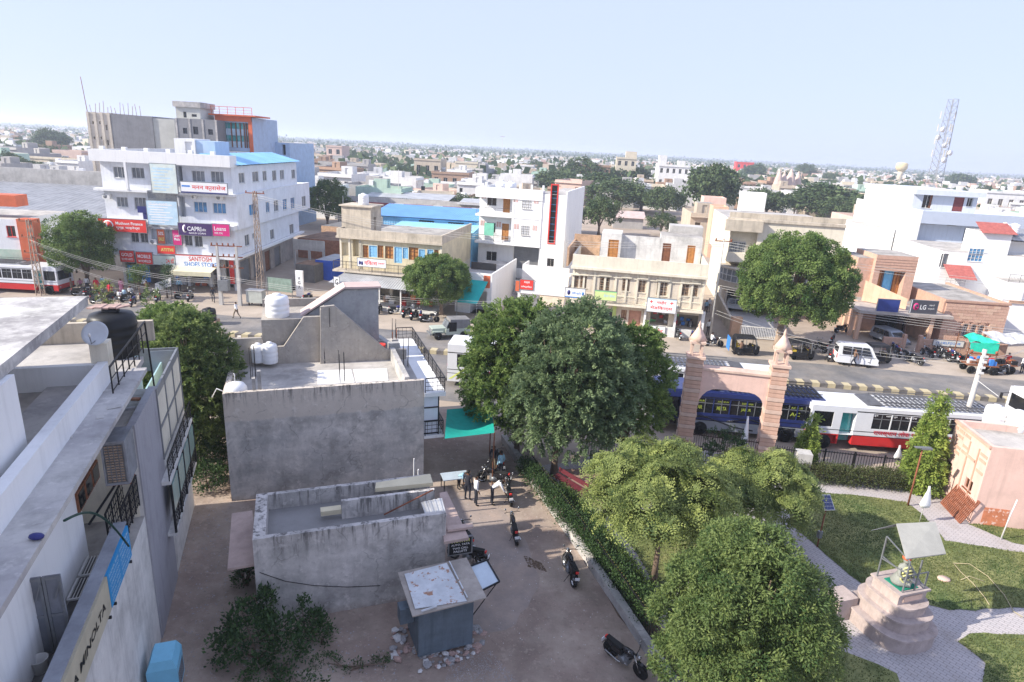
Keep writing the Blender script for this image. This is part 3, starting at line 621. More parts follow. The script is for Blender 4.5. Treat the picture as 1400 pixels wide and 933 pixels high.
# one storey grey house in front
h2 = T('grey_house','low grey cement house with a sunken parapet roof, between kiosk and taller house','house',hp(-1.8,20.75),HFY,'grey cement houses along the lane')
W2 = 6.85; Z2 = 2.95; P2 = 3.6; D2 = h2.L(450,664,P2)[1];  mb = MB()
mb.walls(0,W2,0,D2,0,Z2,{'r': [(1.5,.1,3.2,2.2,.4),(4.2,.1,6.4,2.2,.4)]},rm=1)
mb.box(0,W2,0,.2,Z2,P2); mb.box(0,.42,.202,D2,Z2,P2-.01); mb.box(.42,W2-.02,D2-.2,D2,Z2,P2)
ym = h2.L(520,703,Z2)[1]; xm = h2.F(467,690,ym)[0]; mb.box(xm,W2-.1,ym,ym+.16,Z2,P2+.12)
h2.part('wall',mb,[M('concrete_h2',(.57,.535,.5),drip=(P2,1.1),band=(9,(.5,.45,.4)),**CK),M('roof_cement',(.31,.3,.29),.95,.14,.6,.4,10,stain=.3,tint=(.2,.195,.19),tmix=.1)])
mb = MB(); slabpx(mb,h2,[(513,668),(514,660),(588,648),(592,660)],P2+.25,P2+.08); q = h2.L(437,690,Z2); mb.box(q[0],xm-.01,ym+.02,ym+.35,Z2+.22,Z2+.42); h2.part('ledge',mb,M('cream_edge',(.66,.58,.4),.9,.06,1,.2,12,stain=.1))
mb = MB(); q = [(601,674),(611,672),(641,735),(607,741)]; slabpx(mb,h2,q,2.65,2.53); slabpx(mb,h2,[(612,719),(646,715),(647,720),(612,725)],2.8,2.7); h2.part('canopy',mb,M('stone_slab',(.5,.38,.33),.9,.12,1,.3,12,stain=.25))
mb = MB(); slabpx(mb,h2,[(317,702),(345,698),(351,771),(311,778)],2.45,2.36); h2.part('canopy',mb,K.stone_slab)
mb = MB(); [mb.box(W2-.02,W2+.02,.1+i*1.1,.18+i*1.1,0,2.5) for i in range(7)]; h2.part('shop_post',mb,K.white_plaster)
mb = MB(); P_ = [h2.L(x,y,Z2+.6) for x,y in ((577,684),(606,678),(612,697),(586,704))]
for i in range(9):
    a = np.array(P_[0])+(np.array(P_[1])-P_[0])*i/9; b = np.array(P_[3])+(np.array(P_[2])-P_[3])*i/9; mb.bar((*a[:2],Z2+.5+.02*(i % 2)),(*b[:2],Z2+.35+.02*(i % 2)),.09,.03)
h2.part('roofing_sheet',mb,K.tin_light)
mb = MB(); a = h2.L(525,704,Z2+.1); b = h2.L(592,670,Z2+.9); mb.tube([a,b],.03,6); h2.part('pole',mb,K.rust)
mb = MB(); pts = [h2.F(x,y,-.03) for x,y in ((355,783),(390,795),(430,801),(475,803),(520,801))]; mb.tube([(p[0],-.03,p[1]) for p in pts],.012,5); h2.part('cable',mb,K.rubber)
q = h2.rect((608,740,630,761),'f',-.25)
signboard('black shop board with yellow and white lettering under the pink canopy',h2,(W2+.12,q[1],W2+1.0,q[3]),-.1,K.black_print,[('PRITHVI',.1,.74,.9,.93,K.yellow_print),('AUTO, TATA',.08,.52,.92,.66,K.white_print),('TWO CALL',.15,.3,.85,.44,K.white_print),('PALLETS',.2,.1,.8,.24,K.white_print)],thick=.05)
# kiosk
ka,kb_ = G(572,903),G(645,884); ky = math.atan2(kb_[1]-ka[1],kb_[0]-ka[0]); kw = float(np.linalg.norm(kb_-ka)); kd = 1.55
k = T('tin_kiosk','blue grey sheet metal kiosk standing on rubble with a propped open flap','kiosk',ka[:2],ky)
mb = MB(); mb.walls(0,kw,0,kd,.14,2.15,{'r': [(.25,1.0,kd-.2,1.9,.5)]}); [mb.box(x-.015,x+.015,-.012,kd+.012,.16,2.12) for x in (.01,kw-.01)]; mb.box(-.01,kw+.01,-.014,kd,.14,.19)
k.part('body',mb,M('tin_bluegrey',(.15,.19,.225),.55,.14,.9,.1,8,stain=.35,streak=.3,metal=.3))
mb = MB(); mb.hexa([(-.3,-.35,2.14),(kw+.35,-.35,2.2),(kw+.35,kd+.3,2.3),(-.3,kd+.3,2.26),(-.3,-.35,2.19),(kw+.35,-.35,2.25),(kw+.35,kd+.3,2.35),(-.3,kd+.3,2.31)]); k.part('roof',mb,M('roof_rusty',(.34,.3,.26),.85,.2,1,.3,10,stain=.3))
mb = MB(); mb.hexa([(-.15,-.1,2.235),(kw-.35,-.3,2.24),(kw-.45,kd+.2,2.35),(-.1,kd+.1,2.325),(-.15,-.1,2.25),(kw-.35,-.3,2.255),(kw-.45,kd+.2,2.365),(-.1,kd+.1,2.34)]); mb.bar((kw-.3,-.2,2.3),(kw-.35,kd+.2,2.4),.04); mb.bar((0,-.32,2.28),(.55,-.25,2.28),.05)
k.part('roof_sheet',mb,M('sheet_rust_white',(.55,.57,.58),.6,.1,2,.15,8,stain=.1,wear=(.36,.2,.13)))
mb = MB(); mb.hexa([(kw+.02,.1,2.08),(kw+1.0,.2,2.3),(kw+1.0,kd-.1,2.3),(kw+.02,kd-.05,2.08),(kw+.02,.1,2.1),(kw+1.0,.2,2.32),(kw+1.0,kd-.1,2.32),(kw+.02,kd-.05,2.1)]); fl = k.part('flap',mb,M('flap_sheet',(.5,.57,.62),.4,.08,1,0,metal=.2))
mb = MB(); a,b,c,d = (kw+.02,.08,2.12),(kw+1.02,.18,2.34),(kw+1.02,kd-.06,2.34),(kw+.02,kd-.03,2.12); [mb.bar(*e,.05) for e in ((a,b),(b,c),(c,d),(d,a))]; mb.bar((kw+.9,.2,2.25),(kw+.02,.12,1.2),.025); k.part('flap_frame',mb,K.steel_black,fl)
mb = MB(); mb.box(-.5,-.02,.55,1.0,1.15,1.75); k.part('meter_box',mb,K.tin_bluegrey)
mb = MB(); mb.box(-.02,.1,.3,.5,0,.14); mb.box(kw-.2,kw,.1,.3,0,.14); mb.box(.1,.5,kd-.3,kd,0,.14); k.part('foot_stone',mb,K.brick_tan)
# rubble stones round the kiosk
stn = []
for i in range(9):
    b = MB(); s_ = [R.uniform(.5,1) for _ in range(3)]; v = []
    for zz in (0,.62,1):
        for j in range(5):
            a = j*1.257+R.uniform(-.3,.3); rr = (.9,1,.55)[(0,.62,1).index(zz)]*R.uniform(.7,1.05); v.append((math.cos(a)*rr*s_[0],math.sin(a)*rr*s_[1],zz*s_[2]*.8))
    f = [tuple(range(4,-1,-1)),tuple(range(10,15))]+[(q*5+j,q*5+(j+1) % 5,(q+1)*5+(j+1) % 5,(q+1)*5+j) for q in range(2) for j in range(5)]
    b.add(v,f); stn.append(b)
M('stone_pink',(.42,.29,.25),.95,.2,3,.6); M('stone_grey',(.33,.32,.32),.95,.2,3,.6); M('stone_white',(.6,.58,.56),.95,.1,3,.4)
sm = [[b.mesh('rubble_stone',MATS[m]) for b in stn] for m in ('stone_pink','stone_grey','stone_white')]
def stone(px,py,s,kind,label,grp,z=0,name='rubble_stone'):
    g = G(px,py); o = link(name,sm[kind][R.randrange(9)],None,(g[0],g[1],z-.02),(R.uniform(-.3,.3),R.uniform(-.3,.3),R.uniform(0,6))); o.scale = (s,s,s*.8); setp(o,label,'stone',grp)
SL = ['reddish broken stone in the heap at the foot of the tin kiosk','grey broken stone in the heap at the foot of the tin kiosk','whitish broken stone in the heap at the foot of the tin kiosk']
for i in range(110):
    t_ = R.random()
    if t_ < .62: px,py = R.uniform(556,655),0; py = 905-(px-572)*.27+R.uniform(-6,16) if px > 572 else R.uniform(870,915)
    elif t_ < .85: px,py = R.uniform(536,560),R.uniform(858,905)
    else: px,py = R.uniform(643,660),R.uniform(855,892)
    kd_ = R.choice([0,0,1,1,2]); stone(px,py,R.uniform(.08,.24),kd_,SL[kd_],'rubble stones round the kiosk',z=R.uniform(0,.08))
# gravel and litter (stuff)
def scatter(name,label,pts_px,cnt,smin,smax,mat,seed,z=.0):
    rg = np.random.default_rng(seed); P = [tuple(G(x,y)[:2]) for x,y in pts_px]; A = np.array(P); lo,hi = A.min(0),A.max(0)
    p = lo+(hi-lo)*rg.random((cnt*3,2)); p = p[inpoly(P,p[:,0],p[:,1])][:cnt]; n = len(p)
    base = np.array([(1,0,0),(-.5,.87,0),(-.5,-.87,0),(0,0,.8)]); fc = np.array([(0,1,3),(1,2,3),(2,0,3)])
    s = rg.uniform(smin,smax,n); a = rg.random(n)*6.28; ca,sa = np.cos(a),np.sin(a)
    V = base[None]*s[:,None,None]*rg.uniform(.6,1.3,(n,4,1)); X = V[...,0]*ca[:,None]-V[...,1]*sa[:,None]; Y = V[...,0]*sa[:,None]+V[...,1]*ca[:,None]
    V = np.stack([X+p[:,:1],Y+p[:,1:],V[...,2]+z],-1).reshape(-1,3); F_ = (fc[None]+np.arange(n)[:,None,None]*4).reshape(-1,3)
    setp(link(name,npmesh(name,V,F_,mat,None,3)),label,None,None,'stuff')
scatter('gravel','grey gravel spilled on the lane beside the kiosk',[(620,900),(670,890),(712,935),(600,950)],1800,.01,.03,K.stone_grey,5)
scatter('litter','pale scraps of litter among the weeds',[(300,880),(440,850),(540,880),(545,950),(290,950)],420,.015,.05,K.stone_grey,6)
scatter('litter','pebbles and scraps lying on the lane',[(230,700),(320,690),(300,930),(240,930)],500,.015,.05,K.stone_grey,7)
scatter('gravel','small stones trodden into the dirt lane',[(596,690),(690,640),(760,760),(900,930),(560,960),(250,960),(240,700)],5200,.008,.03,K.stone_pink,10)
scatter('litter','scraps on the dirt lane',[(600,560),(690,600),(880,930),(640,930),(560,700)],700,.01,.035,K.stone_white,8)
scatter('debris','dark stalks and manure on the lane',[(716,760),(740,770),(748,782),(722,775)],260,.02,.07,K.soil,9)
# shrubs in the yard before the low grey house
def shrub(label,px,py,blobs,n,per,leaf,cr,seed,mat='leaf_shrub',group=None,stems=6,name='shrub',**k_):
    g = G(px,py); t = T(name,label,'shrub',g[:2],0,group); mb = MB()
    for i in range(stems):
        b = blobs[i % len(blobs)]; mb.tube([(R.uniform(-.1,.1),R.uniform(-.1,.1),0),(b[0]*.5+R.uniform(-.1,.1),b[1]*.5,b[2]*.5),(b[0]+R.uniform(-.3,.3),b[1]+R.uniform(-.2,.2),b[2]+b[5]*.6)],[.035,.025,.01],5)
    t.part('stem',mb,K.bark); t.part('foliage',crown('foliage',blobs,n,per,leaf,cr,seed,MATS[mat],**k_),MATS[mat]); return t
shrub('dark green bushy shrub growing against the grey wall, beside the yard path',350,900,[(0,0,.8,1.0,.8,.75),(-.5,.5,.9,.7,.6,.8),(.8,.3,.75,.7,.6,.6),(1.1,-.1,.45,.6,.5,.45),(-.8,-.1,.5,.6,.6,.5)],330,14,(.14,.08),.12,11,up=.5)
shrub('tall leafy stem of shrub rising against the left end of the grey wall',366,868,[(0,0,1.25,.22,.22,.75)],60,12,(.14,.07),.1,12,up=.7,stems=2)
shrub('leafy stem of shrub rising against the middle of the grey wall',420,868,[(0,0,.95,.2,.2,.7),(.25,0,.6,.3,.3,.4)],70,12,(.13,.07),.1,13,up=.7,stems=2)
shrub('short leafy shrub at the right of the weeds by the grey wall',440,880,[(0,0,.45,.4,.3,.4)],50,12,(.12,.06),.1,14,up=.7,stems=2)
shrub('low weeds in the bare soil in front of the low grey house',482,915,[(0,0,.1,.35,.25,.15),(.9,.3,.1,.3,.2,.12),(-.9,.1,.15,.5,.3,.2)],60,12,(.09,.04),.08,15,up=.8)
shrub('low dark weeds at the very bottom of the yard',410,940,[(0,0,.15,.9,.4,.22),(-1.2,.2,.2,.7,.4,.25)],90,12,(.11,.06),.1,16,up=.6)
shrub('dark weeds in the corner under the pink slab',335,800,[(0,0,.5,.35,.5,.5),(.1,.6,.6,.3,.4,.5)],80,12,(.12,.06),.1,17,up=.6)
# ============================================================ NEIGHBOUR BUILDING, LEFT FOREGROUND
NX,NY = -5.0,8.0
nb = T('neighbour_building','cream and white plastered neighbour building with roof terrace, ledge and signed balcony wall','building',hp(NX,NY),HFY)
Lh = lambda x,y,z: (x-NX,y-NY,z)
RZ = 9.55
mb = MB()
# body: long block behind the balcony; local x<=0
YE = 17.7; mb.walls(-14,-1.9,-8,YE,0,RZ,{'r': []},rm=1); mb.walls(-14,-1.9,YE,22,0,7.4,rm=3)                               # core
mb.walls(-1.9,0,-8,10.8,0,5.0,rm=3)                                           # ground floor under the balcony
mb.box(-.24,0,4.0,10.8,5.0,6.0,0); mb.box(-.24,0,-8,3.99,5.0,6.0,0)
mb.walls(-1.9,0,10.802,13.0,0,4.9,rm=3); mb.walls(-1.9,0,13.0,16.6,0,8.0,rm=3)                                          # grey bay
mb.walls(-1.9,0,16.6,21.9,0,5.2,rm=3)
nb.part('wall',mb,[K.white_plaster_old,K.roof_pale,K.cream_plaster,K.roof_grime])
mb = MB(); mb.box(-1.0,-.24,-8,10.8,5.985,6.0+.0);
mb = MB(); mb.box(-.3,.03,-8,10.82,6.002,6.05); nb.part('coping',mb,M('coping_grey',(.3,.32,.36),.9,.15,1,.4,14,stain=.3))
# ledge slab (chajja) and white parapet
a = nb.L(195,503,9.7); b = nb.L(125,640,9.7); xe = (a[0]+b[0])/2
mb = MB(); mb.box(-1.95,xe,-8,a[1],9.56,9.7); nb.part('ledge',mb,M('ledge_pale',(.56,.54,.51),.92,.1,.5,.3,10,stain=.55,tint=(.36,.345,.34),tmix=1.2,tscale=.5,speck=.25))
p0 = nb.L(133,492,10.35); p1 = nb.L(40,640,10.35); xp = (p0[0]+p1[0])/2
mb = MB(); mb.box(xp-.16,xp+.1,-8,p0[1],9.56,10.35); q0 = nb.L(20,497,10.35); q1 = nb.L(104,497,10.35)
mb.box(xp-6,xp-.17,q1[1]-.1,q1[1]+.12,9.56,10.3); nb.part('parapet',mb,K.white_plaster)
pz = 10.9; pc = nb.L(118,462,pz); mb = MB(); mb.box(xp-.33,xp+.13,p0[1]-.2,p0[1]+.32,9.56,pz); nb.part('pillar',mb,K.cream_light)
mb = MB(); yf = nb.L(80,440,10.6)[1]; yt = p0[1]+.4
zpp = nb.F(182,438,YE)[1]; mb.box(xp-8,0.0,YE-.2,YE,RZ,max(RZ+.3,zpp)); nb.part('parapet',mb,K.beige_old)
# stair room with big concrete roof slab
tz = 12.1; c1 = nb.L(115,405,tz); c2 = nb.L(0,505,tz); xt = (c1[0]+c2[0])/2
mb = MB(); mb.box(xt-9,xt,-8,c1[1],tz-.28,tz); nb.part('roof',mb,M('slab_weathered',(.55,.53,.5),.95,.16,.45,.4,9,stain=.65,tint=(.3,.285,.28),tmix=1.6,tscale=.55,speck=.3))
w1 = nb.F(21,500,0)[0]; wy = nb.L(42,632,9.7); mb = MB(); mb.box(xt-7,wy[0],-8,wy[1],9.56,tz-.29); nb.part('stair_room',mb,K.white_plaster)
# roof railing
r0 = nb.L(152,502,10.5); r1 = nb.L(195,441,10.5); mb = MB(); railing(mb,[(-.08,r0[1],RZ),(-.08,r1[1]+.1,RZ),(-.08,r1[1]+.12,RZ)],.95,.75,2); mb.bar((-.08,r1[1]+.1,10.5),(-.02,r1[1]+.1,8),.05); nb.part('railing',mb,K.steel_black)
mb = MB(); mb.box(-1.9,-.02,p0[1]+.3,15.6,RZ-.2,RZ); mb.box(-1.9,-.67,15.601,YE,RZ-.2,RZ); nb.part('terrace',mb,K.roof_pale)
# cyan screen wall and panelled frame
mb = MB(); mb.box(-.66,-.6,14.6,YE,5.2,9.3); mb.box(-.66,-.6,YE,21.5,5.2,7.4); nb.part('screen_wall',mb,M('cyan_sheet',(.38,.56,.58),.5,.1,.8,.05,8,stain=.15))
mb = MB(); mb.box(.0,.08,16.4,21.6,8.0-.32,8.0); mb.box(.0,.08,16.4,21.6,5.2,5.3);
for y in (16.45,18.1,19.8,21.5): mb.box(.0,.09,y-.04,y+.04,5.2,8)
mb.box(0,.09,16.4,21.6,6.4,6.47); mb.box(-1.9,.0,21.55,21.62,7.0,8.0); nb.part('panel_frame',mb,K.steel_grey)
for y0,y1 in ((16.5,18.06),(18.14,19.76),(19.84,21.46)):
    for z0,z1 in ((5.3,6.38),(6.5,7.66)): mb = MB(); mb.box(.01,.05,y0,y1,z0,z1); nb.part('wall_panel',mb,K.cream_light)
mb = MB(); mb.box(-1.0,-.02,21.5,21.54,5.2,7.9); mb.box(-1.9,-.05,16.5,21.5,5.2,5.25); nb.part('shaft_wall',mb,M('grey_blue_sheet',(.26,.29,.33),.7,.1,1,.1))
# lower balcony with teal glass band of the far half
mb = MB(); mb.box(.051,.35,15.6,21.5,4.55,4.7); mb.box(.051,.35,15.6,21.5,2.4,2.52); nb.part('balcony',mb,K.white_plaster_old)
mb = MB(); railing(mb,[(.32,15.6,4.7),(.32,21.4,4.7)],.8,1.0,3,.2); nb.part('railing',mb,K.steel_black)
for i in range(4): mb = MB(); mb.box(.31,.35,15.7+i*1.45,17.05+i*1.45,3.3,4.4); nb.part('pane',mb,M('teal_pane',(.25,.38,.36),.25,.1,1,0,spec=.6))
mb = MB(); [mb.box(.3,.38,15.6+i*1.45,15.68+i*1.45,2.52,4.55) for i in range(5)]; nb.part('post',mb,K.steel_black)
mb = MB(); railing(mb,[(.33,15.6,2.52),(.33,21.4,2.52)],.7,1.0,3,.2); nb.part('railing',mb,K.steel_black)
# black rails over the shaft between white wall and grey bay
mb = MB(); railing(mb,[(-.1,10.9,5.3),(-.1,13.0,5.3)],1.1,.5,4,.12); railing(mb,[(-.5,10.9,5.3),(-.5,13.0,5.3)],1.0,.7,3,.2); mb.bar((-.9,10.8,6.1),(-.2,12.8,6.9),.05); nb.part('railing',mb,K.steel_black)
# balcony recess: inner wall, window band, door leaves, floor grate
mb = MB(); mb.box(-1.905,-1.86,3.5,10.8,5.0,9.5); nb.part('inner_wall',mb,K.white_plaster)
wx_ = -1.0; s0,s1 = nb.S(105,688,wx_),nb.S(134,640,wx_); wz0,wz1 = nb.S(108,701,wx_)[1],nb.S(103,676,wx_)[1]
mb = MB(); mb.box(-1.86,wx_-.02,3.5,min(10.8,s1[0]+.4),5.0,9.5); nb.part('inner_wall',mb,K.white_plaster)
for i in range(3):
    y0 = s0[0]+(s1[0]-s0[0])*i/3; y1 = s0[0]+(s1[0]-s0[0])*(i+.9)/3; mb = MB(); mb.box(wx_-.05,wx_+.04,y0,y1,wz0,wz1); w_ = nb.part('window',mb,K.wood_brown); mb = MB(); mb.box(wx_,wx_+.05,y0+.06,y1-.06,wz0+.06,wz1-.06); nb.part('pane',mb,K.glass_dark,w_)
yd = 7.0; gq_ = nb.rect((30,726,84,868),'f',yd); gm = (gq_[0]+gq_[2])/2
for i,(xa_,xb2) in enumerate(((gq_[0],gm-.01),(gm+.01,gq_[2]))):
    mb = MB(); mb.box(xa_,xb2,yd,yd+.04,5.02,7.1); dd = nb.part('door',mb,M('door_grey',(.2,.21,.235),.6,.1,2,.1)); mb = MB()
    for z in (5.05,6.05,7.05): mb.box(xa_,xb2,yd-.02,yd,z-.04,z+.03)
    for x in (xa_+.03,xb2-.03): mb.box(x-.03,x+.03,yd-.025,yd,5.02,7.1)
    mb.bar((xa_+.2,yd-.04,6.5),(xa_+.35,yd-.04,6.95),.03); nb.part('frame',mb,K.steel_grey,dd)
mb = MB()
for y0 in (8.6,9.6):
    mb.bar((-.95,y0,5.25),(-.3,y0,5.25),.05); mb.bar((-.95,y0,5.25),(-.95,y0+.9,5.25),.05); mb.bar((-.3,y0,5.25),(-.3,y0+.9,5.25),.05)
    for i in range(9): mb.bar((-.93+i*.075,y0,5.24),(-.93+i*.075,y0+.9,5.24),.02)
nb.part('floor_grate',mb,K.off_white)
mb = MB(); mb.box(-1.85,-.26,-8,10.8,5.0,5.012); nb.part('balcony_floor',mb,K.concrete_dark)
# flat grey bay top & cream wall under it
mb = MB(); mb.box(-1.88,-.12,12.96,13.0,4.6,7.95); nb.part('bay_face',mb,K.cream_light)
mb = MB(); mb.box(.0,.05,13.0,16.5,0,8.12); mb.box(-.18,0,13.0,16.5,8.0,8.12); nb.part('bay_face',mb,M('cement_lilac',(.37,.36,.38),.95,.12,.7,.4,14,stain=.25,streak=.3))
# things on and at the neighbour building
q = nb.rect((140,604,174,664),'f',10.2); t = T('air_cooler','old metal window air cooler with slatted front hung under the white ledge','air cooler',nb.w((q[0]+q[2])/2,10.2)[:2],HFY,z=q[1]); cw,ch = q[2]-q[0],(q[3]-q[1]); cd = 1.0
t.part('casing',MB().walls(-cw/2,cw/2,0,cd,0,ch,{'f': [(-cw/2+.05,.08,cw/2-.05,ch-.08,.06)]}),M('cooler_metal',(.26,.27,.29),.6,.15,2,.1,stain=.4,metal=.3))
mb = MB()
for i in range(4):
    x0 = -cw/2+.07+i*(cw-.14)/4
    for j in range(14): mb.box(x0+.01,x0+(cw-.14)/4-.02,.0,.03,.1+j*(ch-.2)/14,.1+(j+.55)*(ch-.2)/14)
t.part('louvre',mb,M('louvre_brown',(.32,.25,.19),.8,.2,4,.2,stain=.3)); t.part('bracket',MB().bar((-cw/2,.1,-.03),(cw/2,.1,-.03),.04).bar((-cw/2,.6,-.03),(cw/2,.6,-.03),.04),K.rust)
sgn = lambda r: (nb.S(*r[0],0.0),nb.S(*r[1],0.0))
def sideboard(label,y0,y1,z0,z1,bg,draw):
    s = T('signboard',label,'signboard',nb.w(.0,(y0+y1)/2)[:2],HFY+math.pi/2,'boards fixed to the balcony wall',z=z0); W_ = y1-y0; Z_ = z1-z0
    s.part('panel',MB().box(-W_/2,W_/2,-.07,0,0,Z_),bg)
    draw(s,W_,Z_); s.part('bracket',MB().box(-W_/2+.2,-W_/2+.25,-.12,0,-.08,-.01).box(W_/2-.3,W_/2-.25,-.12,0,-.08,-.01),K.steel_black); return s
yb0,yb1 = 8.4,10.75
def dr_blue(s,W_,Z_):
    for i in range(6):
        for j in range(2):
            mb = MB(); lettering(mb,['PAPER RIM','PHOTO STAT','LAMINATION','COLOUR XEROX','SPIRAL BIND','STATIONERY'][i],(-W_/2+.12+j*W_*.48,-.078,Z_*(.84-.15*i)),(1,0,0),(0,0,1),W_*.4,.075)
            s.part('lettering',mb,K.sky_print)
def dr_min(s,W_,Z_):
    mb = MB(); lettering(mb,'KONICA MINOLTA',(-W_/2+.25,-.078,Z_*.36),(1,0,0),(0.2,0,1),W_*.86,Z_*.24,bold=.02); s.part('lettering',mb,K.black_print)
sideboard('bright blue board with pale lettering on the balcony wall',yb0,yb1,4.95,5.95,M('board_blue',(.03,.3,.62),.5,.08,1,0,stain=.1),dr_blue)
sideboard('long faded cream board lettered MINOLTA on the balcony wall',3.4,yb0-.04,4.95,5.95,M('board_cream',(.5,.45,.33),.6,.08,1,0,stain=.15,streak=.15),dr_min)
t = T('desert_cooler','pale blue plastic desert cooler fixed low on the white side wall','air cooler',nb.w(.6,10.5)[:2],HFY+math.pi/2,z=.25)
t.part('casing',MB().walls(-.5,.5,-.42,.42,0,1.0,{'f': [(-.38,.12,.38,.7,.05)]},top=False).hexa([(-.5,-.42,1),(.5,-.42,1),(.5,.42,1),(-.5,.42,1),(-.42,-.3,1.28),(.42,-.3,1.28),(.42,.3,1.28),(-.42,.3,1.28)]),M('plastic_blue',(.2,.5,.68),.45,.05,2,0))
mb = MB(); [mb.box(-.38+i*.095,-.36+i*.095,-.43,-.4,.12,.7) for i in range(9)]; [mb.box(-.38,.38,-.43,-.4,.12+i*.09,.14+i*.09) for i in range(7)]; t.part('grille',mb,K.steel_grey)
tk = nb.L(155,490,RZ); tk = tank('large black water tank with stone slabs on its lid behind the dish',nb.w(tk[0],tk[1]+.45)[:2],RZ,.72,1.55,False,None,4)
for i in range(5): tk2 = setp(link('stone_slab',MB().box(-.1,.1,-.26,.26,0,.05).mesh('stone_slab',K.stone_pink),None,(tk.a[0]-.45+i*.2,tk.a[1]-.12+.05*i,RZ+1.66+.02*(i % 2)),(0,0,R.uniform(-.4,.4))),'broken stone slab weighing down the lid of the black tank','stone slab','slabs on the black tank')
dh = T('satellite_dish','round pale satellite dish on the cream terrace pillar','satellite dish',nb.w(xp-.1,p0[1]+.05)[:2],math.radians(10),z=pz)
Mx = Matrix.Translation((0,-.15,.28)) @ Matrix.Rotation(math.radians(62),4,'X')
dh.part('reflector',MB().lathe([(.001,0),(.15,.01),(.28,.045),(.36,.09),(.365,.085),(.28,.035),(.001,-.015)],32).xf(Mx),M('dish_grey',(.6,.63,.66),.5,.05,2,0))
dh.part('arm',MB().tube([(0,-.1,.0),(0,-.2,.1),(.02,-.55,.1),(.03,-.62,.35)],.014,5).tube([(0,0,0),(0,-.05,.28)],.025,6),K.steel_grey); dh.part('feed_horn',MB().lathe([(.03,0),(.035,.06),(.02,.1)],8,(.03,-.62,.33)),K.off_white)
t = T('bucket','white plastic bucket standing on the dark balcony floor','bucket',nb.w(*nb.L(56,918,5.0)[:2])[:2],0,z=5.013); t.part('body',MB().lathe([(.14,0),(.18,.34),(.195,.35),(.17,.35),(.13,.04),(.001,.04)],18),K.off_white)
a = nb.L(88,712,9.5); b = nb.L(176,747,6.0); mb = MB(); P0 = Vector(a); P1 = Vector(b); mb.tube([P0.lerp(P1,f)+Vector((0,0,.55*math.sin(math.pi*f))) for f in np.linspace(0,1,12)],.028,6)
t = T('hose','dark green hose pipe arching from the ledge to the blue board','hose',hp(NX,NY)[:2],HFY); t.part('pipe',mb,M('hose_green',(.01,.05,.035),.5,.1,3,0))
for i,(px,py,lb) in enumerate(((132,507,'brick lying at the far end of the white ledge'),(128,519,'brown brick lying near the far end of the white ledge'),(129,524,'red brick lying flat on the white ledge, nearest of three'))):
    q = nb.L(px,py,9.78); setp(link('brick',MB().box(-.11,.11,-.055,.055,0,.075).mesh('brick',K.brick_red),None,nb.w(q[0],q[1],9.702),(0,0,R.uniform(0,3))),lb,'brick')
for px,py,lb in ((186,545,'brick lying on the small grime roof left of the panel frame'),(200,556,'flat stone piece on the small grimy roof')):
    q = nb.L(px,py,8.06); setp(link('brick',MB().box(-.13,.13,-.07,.07,0,.075).mesh('brick',K.brick_red if px < 190 else K.stone_grey),None,nb.w(min(q[0],-.4),q[1],8.002),(0,0,R.uniform(0,3))),lb,'brick')
TL = [(78,594,'pale tile fragment'),(90,596,'second pale tile fragment'),(74,601,'broad thin tile'),(70,622,'square grey tile leaning on the parapet'),(137,570,'small pale chip'),(134,536,'long tile strip'),(156,556,'tiny pale chip'),(104,559,'bent tile piece')]
for px,py,lb in TL:
    q = nb.L(px,py,9.72); s = R.uniform(.08,.17); setp(link('tile',MB().box(-s,s,-s*1.3,s*1.3,0,.015).mesh('tile',K.concrete_light),None,nb.w(q[0],q[1],9.706),(R.uniform(-.1,.1),R.uniform(-.1,.1),R.uniform(0,3))),lb+' lying on the white ledge','tile','broken tiles on the ledge')
q = nb.L(50,735,9.74); setp(link('cloth_bundle',MB().sphere((0,0,.06),.09,6,0,1.6,1,.7).mesh('cloth_bundle',K.navy_print),None,nb.w(q[0],q[1],9.702)),'small dark blue cloth bundle on the grey ledge','cloth bundle')
# ============================================================ BUILDINGS ACROSS THE STREET
def wins(t,mb_op,rects,side,off,depth=.14,**k):
    out = []
    for r in rects:
        q = t.rect(r,side,off) if len(r) == 4 and not isinstance(r[0],tuple) else r
        mb_op.setdefault(side,[]).append((q[0],q[1],q[2],q[3],depth)); out.append(q)
    return out
def span(t,p,q,side='f',off=0.0):
    fn = t.F if side == 'f' else t.S; return fn(*p,off)[0],fn(*q,off)[0]
def flag_items(mb): pass
def ac_unit(label,t,px,py,side,off,s=.8):
    fn = (t.F if side == 'f' else t.S); a,z = fn(px,py,off); c = side_map(side,off)(a,0,z)
    u = T('ac_unit',label,'air conditioner',t.w(*c)[:2],t.yaw+(0 if side == 'f' else math.pi/2),'outdoor air conditioner units',z=t.w(*c)[2]-.3)
    u.part('casing',MB().box(-s/2,s/2,-.34,0,0,s*.7),K.off_white); u.part('fan_grille',MB().lathe([(.001,-.005),(s*.26,-.005),(s*.28,.01)],16,(-.1*s,-.345,s*.35),0,'y'),K.steel_grey); return u
